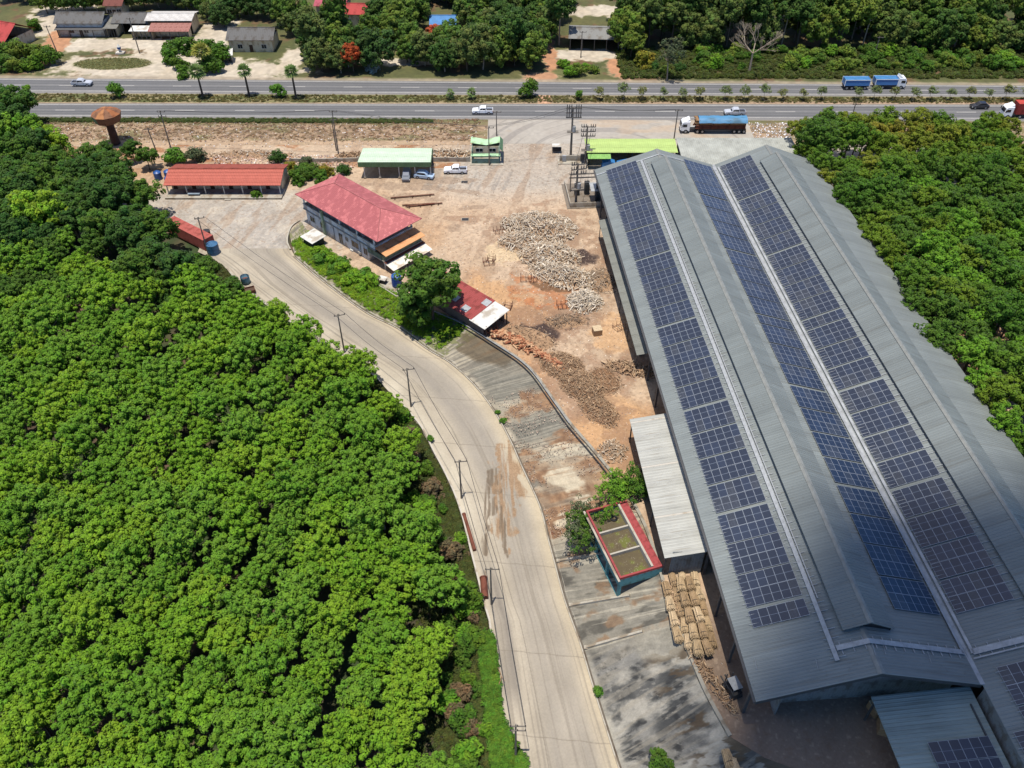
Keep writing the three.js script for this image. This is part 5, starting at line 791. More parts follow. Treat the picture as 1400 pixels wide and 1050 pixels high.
{ // red-roofed shed on the edge of the yard
  const o = thing('red_roofed_shed', 'low shed with a faded red sheet roof and a white patched end, under the tree', 'shed', [-8.75, 0, -122.5], -0.757);
  const red = mat(srgb(150, 66, 62), { tex: 'grime', size: 3, ribs: 'u', pitch: 0.4, depth: 0.05 });
  part('roof_sheet', slab([-8.5, 2.5, 3.1], [5, 2.5, 3.1], [5, 3.3, -3.1], [-8.5, 3.3, -3.1], 0.07), red, o); part('roof_sheet', slab([4.7, 2.42, 3.3], [8.6, 2.36, 3.3], [8.6, 3.16, -3], [4.7, 3.22, -3], 0.06), M.white, o, 'white patched end sheets');
  for (const [x, z] of [[-2, 1.6], [1.5, 2.4], [3.4, -1]]) part('patch', slab([x, 3.34 - (z + 3.1) * 0.129 - 0.003 * 0, z], [x + 1.5, 3.34 - (z + 3.1) * 0.129, z], [x + 1.5, 3.34 - (z + 2.2) * 0.129 + 0.129 * 1.3, z - 1.4], [x, 3.34 - (z + 2.2) * 0.129 + 0.129 * 1.3, z - 1.4], 0.02), M.galv, o);
  part('wall', [bx(-8.2, 7.6, 0, 2.4, 2.6, 2.72), bx(-8.2, 7.6, 0, 3.1, -2.72, -2.6), bx(-8.2, -8.08, 0, 2.6, -2.6, 2.6)], mat(srgb(120, 104, 92), { tex: 'grime' }), o);
  for (const z of [-2.6, 0, 2.6]) part('post', bx(8.2, 8.35, 0, 2.5, z - 0.07, z + 0.07), M.darkWood, o);
}
{ // tank house on stilts, teal with a red rim, in the embankment
  const o = thing('tank_house', 'teal concrete tank house with red parapet rim and mossy open top, on stilts', 'tank house', [15.2, -4.4, -70.1], 0.323);
  const teal = mat(srgb(84, 140, 146), { tex: 'grime', size: 2 }), red = mat(srgb(150, 62, 62), { tex: 'grime', size: 1.3 });
  const W = 3.1, L = 5.9, T = 5.9;
  part('tank_wall', [bx(-W, W, T - 1.9, T - 0.25, L - 0.2, L), bx(-W, W, T - 1.9, T - 0.25, -L, -L + 0.2), bx(-W, -W + 0.2, T - 1.9, T - 0.25, -L + 0.2, L - 0.2), bx(W - 0.2, W, T - 1.9, T - 0.25, -L + 0.2, L - 0.2)], teal, o);
  part('ledge', [bx(-W - 0.28, -W, T - 0.35, T - 0.22, -L - 0.3, L + 0.2)], M.concrete, o);
  part('parapet', [bx(-W, W, T - 0.25, T + 0.2, L - 0.26, L)], red, o); part('parapet', [bx(-W, -W + 0.26, T - 0.25, T + 0.2, -L, L - 0.26)], red, o); part('parapet', bx(-W + 0.26, W, T - 0.25, T + 0.2, -L, -L + 0.26), red, o); part('divider', [bx(W - 1.5, W - 1.2, T - 0.9, T + 0.2, -L + 0.38, L - 0.38)], M.concrete, o); part('walkway', [bx(W - 1.2, W, T - 0.5, T + 0.02, -L + 0.38, L - 0.38)], red, o, 'peeling red side walkway');
  for (const z of [-1.9, 1.8]) part('divider', bx(-W + 0.38, W - 1.5, T - 0.9, T - 0.1, z - 0.12, z + 0.12), M.concrete, o);
  const moss = pix(256, 256, (u, v) => { const n = tile(u, v, 6, 5), f = tile(u, v, 40, 2); let c = c3([88, 76, 54], [126, 112, 80], n); c = c3(c, [112, 118, 48], sstep(0.5, 0.7, n) * 0.8); c = c3(c, [188, 180, 160], sstep(0.62, 0.7, f) * 0.6); return c; });
  const top = part('tank_floor', bx(-W + 0.38, W - 1.5, T - 1.1, T - 0.75, -L + 0.38, L - 0.38), new THREE.MeshStandardMaterial({ map: rep(moss, 5), color: SOIL, roughness: 1 }), o);
  for (const x of [-W + 0.2, W - 0.2]) for (const z of [-L + 0.2, -1.9, 1.9, L - 0.2]) part('stilt', bx(x - 0.2, x + 0.2, -3.2, T - 1.9, z - 0.2, z + 0.2), teal, o);
  part('tie_beam', [bx(-W + 0.4, W - 0.4, 1.2, 1.5, L - 0.35, L - 0.05)], teal, o); part('tie_beam', bx(-W + 0.05, -W + 0.3, 1.2, 1.5, -L + 0.4, L - 0.4), teal, o); part('tank_base', bx(-W + 0.2, W - 0.2, T - 2.1, T - 1.9, -L + 0.2, L - 0.2), M.concrete, o);
  const tire = thing('old_tyre', 'old tyre lying in the open top of the tank house', 'tyre', [...(([x, z]) => [x, T - 4.4 - 0.72 + 0.1, z])([15.2 + 0.4 * Math.cos(0.323) - 4 * Math.sin(0.323), -70.1 - 0.4 * Math.sin(0.323) - 4 * Math.cos(0.323)])], 0); part('tread', new THREE.TorusGeometry(0.42, 0.14, 8, 18).rotateX(Math.PI / 2), M.rubber, tire); part('sidewall', new THREE.TorusGeometry(0.36, 0.11, 6, 18).rotateX(Math.PI / 2).translate(0, 0.02, 0), M.rubber, tire);
}
{ // rusty mushroom-shaped water tower
  const o = thing('water_tower', 'rusty mushroom-shaped water tower with a patched dome on a dark column', 'water tower', [-95.3, 0, -188]);
  part('column', [cyl(1.05, 0.8, 6.2, 0, 3.1, 0, 12)], mat(srgb(66, 44, 34), { tex: 'grime', size: 2 }), o);
  const n = 10, R = 3.4, cols = [mat(srgb(150, 92, 50), { tex: 'grime', size: 2 }), mat(srgb(126, 86, 58), { tex: 'grime', size: 2 }), mat(srgb(84, 128, 96), { tex: 'grime', size: 2 }), mat(srgb(166, 112, 66), { tex: 'grime', size: 2 })];
  for (let i = 0; i < n; i++) { const a = i / n * 6.2832 + 0.1, b = (i + 1) / n * 6.2832 + 0.1, p = (t, r, y) => [Math.cos(t) * r, y, Math.sin(t) * r]; part('dome_panel', [poly([[p(a, R, 7.7), p(a, R * 0.55, 8.6), p(b, R * 0.55, 8.6), p(b, R, 7.7)], [p(a, R * 0.55, 8.6), p(a, 0.05, 8.9), p(b, 0.05, 8.9), p(b, R * 0.55, 8.6)]])], cols[i % 4 === 2 ? 3 : i % 2], o); part('skirt_panel', [poly([[p(a, R * 0.86, 5.9), p(a, R, 7.7), p(b, R, 7.7), p(b, R * 0.86, 5.9)]])], i >= 3 && i < 5 ? cols[2] : cols[1], o); }
  part('underside', cyl(0.8, R * 0.86, 0.5, 0, 5.9, 0, 16), cols[1], o);
}
// ---------------------------------------------------------------- kerbs, gutters, walls
function along(pl, y, w, h, off = 0) {                                // a wall or kerb following a line; y(x, z) is its foot
  const P = pl.map(([x, z], i) => { const a = pl[Math.max(0, i - 1)], b = pl[Math.min(pl.length - 1, i + 1)], l = Math.hypot(b[0] - a[0], b[1] - a[1]) || 1; return [x, z, -(b[1] - a[1]) / l, (b[0] - a[0]) / l]; });
  const q = []; const v = (p, s, up) => [p[0] + p[2] * (off + s * w / 2), y(p[0], p[1]) + up, p[1] + p[3] * (off + s * w / 2)];
  for (let i = 1; i < P.length; i++) { const a = P[i - 1], b = P[i]; q.push([v(a, -1, h), v(b, -1, h), v(b, 1, h), v(a, 1, h)].reverse(), [v(a, -1, -0.9), v(b, -1, -0.9), v(b, -1, h), v(a, -1, h)].reverse(), [v(a, 1, -0.9), v(b, 1, -0.9), v(b, 1, h), v(a, 1, h)]); }
  return poly(q);
}
function dense(pl, s = 1.5) { const c = new THREE.CatmullRomCurve3(pl.map(p => new THREE.Vector3(p[0], 0, p[1]))), n = Math.ceil(c.getLength() / s); return c.getSpacedPoints(n).map(p => [p.x, p.z]); }
{
  const cut = (pl, a, b) => pl.filter(p => p[1] >= a && p[1] <= b), ry = (x, z) => roadY(z);
  const k = thing('kerb_wall', 'low white kerb wall between the side road and the plantation', 'wall'); part('wall_run', along(dense(cut(roadLeft, -105, -20)), ry, 0.26, 0.4, -0.1), M.whiteKerb, k);
  const k2 = thing('kerb_wall', 'dark weathered low wall along the upper side road by the plantation', 'wall'); part('wall_run', along(dense(cut(roadLeft, -139, -104)), ry, 0.3, 0.3, -0.1), M.concrete, k2);
  const g = thing('road_gutter', 'narrow concrete gutter along the foot of the embankment', 'gutter'); part('gutter_lip', along(dense(roadRight.slice(2)), ry, 0.16, 0.14, -0.25), M.concrete, g); part('gutter_lip', along(dense(roadRight.slice(2)), ry, 0.16, 0.2, 0.35), M.concrete, g); part('gutter_bed', along(dense(roadRight.slice(2)), ry, 0.5, 0.03, 0.05), mat(srgb(96, 88, 76), { tex: 'grime' }), g);
  const e = thing('yard_edge_curb', 'concrete curb with a pipe run along the top edge of the embankment', 'curb'); const yt = () => 0; part('curb_run', along(dense(bankTop.slice(3, 21)), yt, 0.45, 0.28, 0), mat(srgb(146, 142, 130), { tex: 'grime', size: 3 }), e); part('pipe', tube(dense(bankTop.slice(7, 14), 3).map(([x, z]) => [x - 0.5, 0.12, z + 0.45]), 0.09, 6), M.darkSteel, e); part('pipe', tube(dense(bankTop.slice(6, 12), 3).map(([x, z]) => [x - 0.2, 0.38, z + 0.15]), 0.07, 6), M.galv, e);
  const apr = thing('apron_kerb', 'curved concrete kerb where the apron turns into the side road', 'kerb'); part('kerb_run', along(dense([[-44.66, -153.36], [-45.82, -151.37], [-46.09, -148.86], [-45.65, -145.05], [-44.54, -142.4]], 0.8), (x, z) => 0, 0.3, 0.3, 0), M.concrete, apr);
  const bw = thing('boundary_wall', 'low grey block wall between carport and gatehouse', 'wall'); part('wall_run', along(dense([[-18.75, -179.1], [-16.19, -179.1], [-9.71, -179.1]]), () => 0, 0.2, 1.1, 0), M.concrete, bw); for (const [x, z] of [[-18.41, -179.1], [-15.51, -179.1], [-12.61, -179.1], [-9.89, -179.1]]) part('pier', bx(x - 0.18, x + 0.18, 0, 1.3, z - 0.18, z + 0.18), M.concrete, bw);
  const bw2 = thing('boundary_wall', 'low grey block wall running from the orange-roofed building to the carport', 'wall'); part('wall_run', along(dense([[-51.75, -178.75], [-44.26, -178.75], [-35.45, -179.1]]), () => 0, 0.2, 1.0, 0), M.concrete, bw2); for (const [x, z] of [[-51.4, -178.75], [-46.13, -178.75], [-40.85, -178.75], [-35.79, -179.1]]) part('pier', bx(x - 0.18, x + 0.18, 0, 1.2, z - 0.18, z + 0.18), M.concrete, bw2);
  // concrete ribs down the embankment
  const ribs = [[14.9, 'concrete rib down the bank above the grating'], [16.15, 'concrete rib down the bank beneath the tank house'], [17.1, 'slanting concrete rib at the lower corner of the tank house']];
  for (const [q, label] of ribs) { const i = Math.floor(q), f = q - i, L = (pl) => [mix(pl[i][0], pl[i + 1][0], f), mix(pl[i][1], pl[i + 1][1], f)], a = L(bankFoot), b = L(bankTop), t = thing('bank_rib', label, 'rib', [a[0], roadY(a[1]), a[1]]); const dx = b[0] - a[0], dz = b[1] - a[1], dy = -roadY(a[1]), len = Math.hypot(dx, dy, dz); part('beam', box(0.3, 0.5, len * 0.62, dx * 0.33, dy * 0.33 + 0.1, dz * 0.33, Math.atan2(dx, dz), -Math.asin(dy / len)), M.concrete, t); part('foot_block', box(0.5, 0.5, 0.5, 0.2, 0.15, 0), M.concrete, t); }
  const gr = thing('drain_grating', 'square iron grating on the gutter by the tank house', 'grating', [[5.92, -76.08][0] + 0.5, roadY(-70) + 0.6, [5.92, -76.08][1]]); part('frame', [bx(-0.6, 0.6, 0, 0.12, -0.5, -0.4), bx(-0.6, 0.6, 0, 0.12, 0.4, 0.5), bx(-0.6, -0.5, 0, 0.12, -0.4, 0.4), bx(0.5, 0.6, 0, 0.12, -0.4, 0.4)], M.rust, gr); part('pit', bx(-0.5, 0.5, -0.3, 0.02, -0.4, 0.4), M.dark, gr);
  [[[-10.68, -169.61], 'iron drain cover in the yard facing the parked pickup'], [[-9.88, -153.94], 'iron drain cover in the yard facing the hipped office']].forEach(([p, label]) => { const t = thing('drain_cover', label, 'drain cover', [p[0], 0, p[1]]); part('frame', [bx(-0.8, 0.8, 0, 0.05, -0.6, -0.5), bx(-0.8, 0.8, 0, 0.05, 0.5, 0.6), bx(-0.8, -0.7, 0, 0.05, -0.5, 0.5), bx(0.7, 0.8, 0, 0.05, -0.5, 0.5)], M.concrete, t); part('grate', bx(-0.7, 0.7, 0, 0.03, -0.5, 0.5), M.darkSteel, t); });
}
// ---------------------------------------------------------------- houses beyond the highway
function house(name, label, [x, z], o) {                              // ridge along local x; parts: walls, two roof slopes, door, windows
  const t = thing(name, label, o.cat || 'house', [x, 0, z], o.ry || 0), { w, d, he, hr } = o, ov = 0.6, rm = o.roof;
  const rz = o.mono ? -d / 2 - ov : 0;
  part('roof_slope', slab([-w / 2 - ov, he, d / 2 + ov], [w / 2 + ov, he, d / 2 + ov], [w / 2 + ov, hr, rz], [-w / 2 - ov, hr, rz], 0.1), rm, t);
  if (!o.mono) part('roof_slope', slab([w / 2 + ov, he, -d / 2 - ov], [-w / 2 - ov, he, -d / 2 - ov], [-w / 2 - ov, hr, 0], [w / 2 + ov, hr, 0], 0.1), rm, t);
  if (!o.mono) part('ridge_tiles', bar([-w / 2 - ov, hr + 0.03, 0], [w / 2 + ov, hr + 0.03, 0], 0.12, 6), rm, t);
  const wm = o.wall || M.cream;
  part('wall', [bx(-w / 2, w / 2, 0, he - 0.1, -d / 2, -d / 2 + 0.15), bx(-w / 2, -w / 2 + 0.15, 0, he - 0.1, -d / 2 + 0.15, d / 2 - 0.15), bx(w / 2 - 0.15, w / 2, 0, he - 0.1, -d / 2 + 0.15, d / 2 - 0.15), ...(o.open ? [] : [bx(-w / 2, w / 2, 0, he - 0.1, d / 2 - 0.15, d / 2)])], wm, t);
  if (o.open) for (let k = 0; k <= 4; k++) part('post', bx(-w / 2 + k * w / 4 - 0.1, -w / 2 + k * w / 4 + 0.1, 0, he, d / 2 - 0.1, d / 2 + 0.1), M.steel, t);
  else { part('door', bx(-0.5, 0.5, 0, 2.1, d / 2 + 0.01, d / 2 + 0.06), M.darkWood, t); for (const k of o.win || [-0.3, 0.3]) windowAt(t, 1.3, 1.1, k * w, 1.1, d / 2 + 0.01); }
  return t;
}
{
  const greyR = mat(srgb(98, 97, 95), { tex: 'grime', size: 5, ribs: 'u', pitch: 0.5, depth: 0.05 }), darkR = mat(srgb(86, 84, 82), { tex: 'grime', size: 4, ribs: 'u', pitch: 0.5 }), brownR = mat(srgb(112, 62, 52), { tex: 'grime', size: 4, ribs: 'u', pitch: 0.5 }), redR = mat(srgb(170, 62, 58), { tex: 'grime', size: 5, ribs: 'u', pitch: 0.4 }), pinkR = mat(srgb(170, 80, 96), { tex: 'grime', size: 5, ribs: 'u', pitch: 0.4 });
  house('red_roofed_house', 'house with a red roof beside the orange dirt track', [-151.93, -252.09], { w: 17, d: 11, he: 3.2, hr: 6.6, roof: redR, ry: -0.35 });
  house('grey_roofed_house', 'whitewashed house with an old grey roof next to the dirt track', [-129.14, -260.27], { w: 13.5, d: 7, he: 4, hr: 6, roof: greyR, wall: M.white, win: [-0.2, 0.12] });
  house('porch', 'low grey porch roof along the whitewashed house', [-128.7, -257.31], { w: 14, d: 3, he: 2.5, hr: 3.2, roof: darkR, mono: true, open: true, cat: 'porch' });
  house('brown_hut', 'small hut with a brown roof behind the houses', [-124.94, -276.55], { w: 5, d: 6, he: 3.4, hr: 4.8, roof: brownR });
  house('grey_annex', 'grey-roofed annex between the whitewashed house and the shop', [-114.59, -262.68], { w: 10, d: 8, he: 3.4, hr: 5, roof: greyR, wall: M.steel, open: true });
  house('grey_awning', 'narrow grey lean-to beside the annex', [-119.84, -259.08], { w: 3, d: 6, he: 2.8, hr: 3.6, roof: mat(srgb(140, 140, 132), { ribs: 'u' }), mono: true, open: true, cat: 'lean-to' });
  house('white_shop', 'roadside shop with a bright white sheet roof', [-102.77, -262.07], { w: 13, d: 7, he: 4.2, hr: 5, roof: mat(srgb(226, 226, 222), { ribs: 'u', tex: 'grain' }), open: true, cat: 'shop' });
  const sa = house('shop_awning', 'striped red-brown sheet awning in front of the shop', [-101.73, -255.55], { w: 11, d: 3, he: 2.7, hr: 3.7, roof: mat(srgb(158, 108, 98), { tex: 'grime', size: 1.6, ribs: 'u', pitch: 0.8, depth: 0.08 }), mono: true, open: true, cat: 'awning' });
  house('white_awning', 'small white awning at the side of the shop', [-110.29, -255.55], { w: 5.4, d: 2.6, he: 2.7, hr: 3, roof: M.white, mono: true, open: true, cat: 'awning' });
  house('grey_roofed_house', 'grey-roofed house behind the forecourt palms', [-75.42, -248.71], { w: 12.5, d: 8, he: 3.6, hr: 5.6, roof: greyR, win: [-0.25, 0.3] });
  house('white_stall', 'small white canopy stall on the bare earth', [-81.53, -237.89], { w: 4, d: 2.6, he: 2.3, hr: 2.9, roof: M.white, mono: true, open: true, cat: 'stall', ry: 0.2 });
  house('pink_roofed_house', 'house with a purplish pink roof in the grove', [-56.1, -275.24], { w: 9, d: 8, he: 4, hr: 6, roof: pinkR, ry: -0.1 }); house('pink_roofed_house', 'house with a red and pink roof next to the purplish one', [-46.46, -268.85], { w: 11, d: 8, he: 3.8, hr: 5.6, roof: redR, ry: -0.05 });
  house('blue_roofed_hut', 'hut with a sagging bright blue roof among the trees', [-20.74, -261.47], { w: 7, d: 6, he: 3, hr: 4.6, roof: M.tarp });
  house('open_grey_shed', 'open-sided shed with a broad grey roof beside a dirt track', [24.19, -250.39], { w: 14, d: 9.5, he: 3.6, hr: 5, roof: mat(srgb(128, 128, 124), { tex: 'grime', size: 6, ribs: 'u', pitch: 0.5 }), wall: M.steel, open: true, cat: 'shed', ry: -0.07 });
  const sh = thing('spirit_house', 'small white and blue shrine on the grass oval', 'shrine', [[-113.27, -243.75][0], 0, [-113.27, -243.75][1]]); part('plinth', [bx(-1.2, 1.2, 0, 0.4, -0.9, 0.9), bx(-0.25, 0.25, 0.4, 1.3, -0.25, 0.25)], M.white, sh); part('house', [bx(-0.4, 0.4, 1.3, 1.9, -0.4, 0.4)], M.blueTank, sh); part('spire', cyl(0.5, 0.02, 0.9, 0, 2.35, 0, 6), M.white, sh);
}

// ---------------------------------------------------------------- vehicles (front towards +x)
const paintM = (r, g, b) => mat(srgb(r, g, b), { tex: null, phys: true, roughness: 0.45, clearcoat: 0.7, clearcoatRoughness: 0.15 });
const P_ = { white: paintM(226, 228, 228), silver: paintM(168, 172, 178), grey: paintM(112, 116, 122), black: paintM(22, 23, 28), sky: paintM(150, 172, 192), red: paintM(150, 44, 36), blue: paintM(52, 112, 172), brick: mat(srgb(150, 46, 40), { tex: 'grime', size: 2, ribs: 'u', pitch: 0.3 }) };
const lampW = mat(srgb(235, 235, 225), { tex: null, roughness: 0.2 }), lampR = mat(srgb(150, 20, 20), { tex: null, roughness: 0.3 });
const tyreG = fuse([cyl(0.38, 0.38, 0.26, 0, 0, 0, 16, 0, Math.PI / 2)]), rimG = fuse([cyl(0.22, 0.22, 0.28, 0, 0, 0, 10, 0, Math.PI / 2)]), tyreB = fuse([cyl(0.52, 0.52, 0.36, 0, 0, 0, 16, 0, Math.PI / 2)]), rimB = fuse([cyl(0.28, 0.28, 0.38, 0, 0, 0, 10, 0, Math.PI / 2)]);
function wheel(t, x, z, big) { const g = new THREE.Group(); g.name = 'wheel'; g.position.set(x, big ? 0.52 : 0.38, z); t.add(g); same('tyre', big ? tyreB : tyreG, M.rubber, g); same('rim', big ? rimB : rimG, M.rim, g); }
function lamps(t, xf, xr, y, w) { for (const s of [-1, 1]) { part('headlight', bx(xf - 0.06, xf + 0.03, y, y + 0.18, s * w - 0.22, s * w + 0.02), lampW, t); part('tail_light', bx(xr - 0.03, xr + 0.05, y, y + 0.28, s * w - 0.1, s * w + 0.04), lampR, t); } }
function pickup(label, [x, z], ry, p, y = 0.05) {
  const t = thing('pickup_truck', label, 'pickup', [x, y, z], ry);
  part('body', [prism([[2.55, 0.45], [2.6, 0.85], [2.4, 1.02], [1.15, 1.12], [1.0, 1.1], [-0.6, 1.1], [-0.6, 0.45]], 1.8, 0.06), bx(-2.55, -0.6, 0.45, 0.72, -0.88, 0.88)], p, t);
  part('cab', prism([[1.1, 1.06], [0.45, 1.66], [0.2, 1.74], [-0.75, 1.72], [-0.95, 1.06]], 1.62, 0.08), p, t);
  part('windscreen', poly([[[1.14, 1.12, 0.66], [1.14, 1.12, -0.66], [0.53, 1.66, -0.58], [0.53, 1.66, 0.58]]]), M.glass, t); part('rear_window', poly([[[-1.02, 1.15, -0.6], [-1.02, 1.15, 0.6], [-0.86, 1.62, 0.55], [-0.86, 1.62, -0.55]]]), M.glass, t);
  for (const s of [-1, 1]) part('side_window', [bx(-0.78, -0.02, 1.16, 1.58, s * 0.825 - 0.012, s * 0.825 + 0.012), poly([[[0.06, 1.16, s * 0.828], [0.88, 1.16, s * 0.828], [0.42, 1.58, s * 0.828], [0.06, 1.58, s * 0.828]]])], M.glass, t);
  part('bed_side', bx(-2.55, -0.7, 0.72, 1.16, 0.8, 0.9), p, t); part('bed_side', bx(-2.55, -0.7, 0.72, 1.16, -0.9, -0.8), p, t); part('tailgate', bx(-2.62, -2.53, 0.62, 1.16, -0.86, 0.86), p, t); part('bed_liner', [bx(-2.52, -0.62, 0.72, 0.78, -0.8, 0.8), bx(-0.7, -0.62, 0.78, 1.1, -0.8, 0.8)], M.darkSteel, t);
  part('bumper', bx(2.5, 2.7, 0.35, 0.55, -0.82, 0.82), M.steel, t);
  for (const s of [-1, 1]) { wheel(t, 1.65, s * 0.78); wheel(t, -1.55, s * 0.78); part('mirror', bx(0.75, 0.9, 1.15, 1.3, s * 0.98 - 0.1, s * 0.98 + 0.1), p, t); }
  lamps(t, 2.6, -2.63, 0.72, 0.8);
  return t;
}
function car(label, [x, z], ry, p, tall = 0, y = 0.05) {
  const t = thing('parked_car', label, 'car', [x, y, z], ry), h = 1.42 + tall;
  part('body', prism([[2.15, 0.35], [2.2, 0.75], [1.1, 0.92], [-1.75, 0.95], [-2.1, 0.9], [-2.15, 0.35]], 1.74, 0.08), p, t); part('cab', prism([[1.15, 0.9], [0.35, h - 0.06], [0.1, h], [-1.1 - tall, h], [-1.85, 0.92]], 1.5, 0.1), p, t);
  part('windscreen', poly([[[1.16, 0.98, 0.62], [1.16, 0.98, -0.62], [0.46, h - 0.08, -0.54], [0.46, h - 0.08, 0.54]]]), M.glass, t); part('rear_window', poly([[[-1.98, 1, -0.6], [-1.98, 1, 0.6], [-1.28 - tall, h - 0.06, 0.52], [-1.28 - tall, h - 0.06, -0.52]]]), M.glass, t);
  for (const s of [-1, 1]) { part('side_window', poly([[[0.85, 0.98, s * 0.76], [0.25, h - 0.12, s * 0.76], [-1.05 - tall, h - 0.12, s * 0.76], [-1.55, 0.98, s * 0.76]]]), M.glass, t); wheel(t, 1.35, s * 0.76); wheel(t, -1.3, s * 0.76); }
  lamps(t, 2.2, -2.15, 0.58, 0.78);
  return t;
}
function lorryCab(t, x, p) {
  part('cab', [prism([[x + 1.05, 0.7], [x + 1.1, 1.6], [x + 0.85, 2.6], [x + 0.55, 2.95], [x - 0.9, 2.95], [x - 0.95, 0.7]], 2.3, 0.1)], p, t); part('roof_deflector', prism([[x + 0.4, 2.95], [x - 0.8, 3.55], [x - 0.9, 2.95]], 2.0, 0.05), p, t);
  part('windscreen', poly([[[x + 1.21, 1.65, 0.98], [x + 1.21, 1.65, -0.98], [x + 0.98, 2.55, -0.92], [x + 0.98, 2.55, 0.92]]]), M.glass, t);
  for (const s of [-1, 1]) { part('side_window', bx(x - 0.3, x + 0.75, 1.7, 2.4, s * 1.155 - 0.015, s * 1.155 + 0.015), M.glass, t); part('mirror', bx(x + 0.95, x + 1.1, 1.7, 2.3, s * 1.4 - 0.12, s * 1.4 + 0.12), M.darkSteel, t); part('headlight', bx(x + 1.1, x + 1.2, 0.9, 1.1, s * 0.9 - 0.2, s * 0.9 + 0.2), lampW, t); }
  part('bumper', bx(x + 1.0, x + 1.22, 0.45, 0.8, -1.15, 1.15), M.steel, t);
}
pickup('silver pickup driving on the far carriageway past the grass oval', [-115.93, -221.48], 0, P_.silver); pickup('white pickup driving on the near carriageway towards the water tower', [-7.47, -204.52], Math.PI, P_.white); pickup('white pickup parked between carport and gatehouse', [-12.87, -173.93], Math.PI, P_.white, 0.01); pickup('silver pickup passing behind the log lorry', [56.58, -203.68], Math.PI, P_.silver);
car('black car following the red lorry on the near carriageway', [120.31, -207.5], Math.PI, P_.black, 0.1); car('dark grey car parked in the carport beside the post', [-23.85, -171.58], -Math.PI / 2, P_.grey, 0.3, 0.01); car('pale blue car parked at the open end of the carport', [-19.88, -171.58], -0.2, P_.sky, 0.2, 0.01);
{
  const t = thing('log_lorry', 'white-cabbed lorry loaded with logs under a blue sheet at the entrance', 'lorry', [...(p => [p[0], 0.05, p[1]])([49.01, -194.34])], Math.PI);
  lorryCab(t, 6.6, P_.white); part('chassis', [bx(-8.2, 6.2, 0.75, 0.95, -0.5, 0.5), bx(-8.2, 3.6, 0.95, 1.15, -1.2, 1.2)], M.darkSteel, t); part('fuel_tank', cyl(0.35, 0.35, 1.2, 4.6, 0.75, 0.8, 12, 0, 0, Math.PI / 2), M.galv, t);
  const r = RNG(31), lg = [fuse([cyl(0.2, 0.18, 4.2, 0, 0, 0, 7, 0, 0, Math.PI / 2)]), fuse([cyl(0.16, 0.15, 4, 0, 0, 0, 7, 0, 0, Math.PI / 2)])];
  for (let k = 0; k < 3; k++) for (let j = 0; j < 7; j++) for (let i = 0; i < 7; i++) if (i === 0 || i === 6 || j > 4) same('log', lg[(i + j) % 2], j < 3 ? M.rust : M.wood, t, -5.9 + k * 4.05 + rr(-0.2, 0.2, r), 1.36 + j * 0.33, -1.02 + i * 0.34 + rr(-0.04, 0.04, r));
  for (const x of [-7.9, -4, 0, 3.4]) for (const s of [-1, 1]) part('stake', bx(x - 0.06, x + 0.06, 1.1, 3.5, s * 1.25 - 0.05, s * 1.25 + 0.05), M.rust, t);
  const g = new THREE.PlaneGeometry(11.8, 3.4, 30, 10).rotateX(-Math.PI / 2), p = g.attributes.position; for (let i = 0; i < p.count; i++) { const e = Math.abs(p.getZ(i)) / 1.7; p.setY(i, 3.85 - 0.9 * e * e * e + 0.22 * (fbm(p.getX(i) * 0.9, p.getZ(i) * 1.4, 3) - 0.5)); } g.computeVertexNormals(); const sh = same('tarpaulin', g, new THREE.MeshStandardMaterial({ color: srgb(74, 132, 172), roughness: 0.6, side: THREE.DoubleSide, map: rep(grimeTex, 1, 1) }), t, -2.3, 0, 0); sh.userData.label = 'crumpled blue sheet over the logs';
  for (const x of [6.5, 3.6, 2.4, -5.4, -6.6, -7.8]) for (const s of [-1, 1]) wheel(t, x, s * 1.02, true);
}
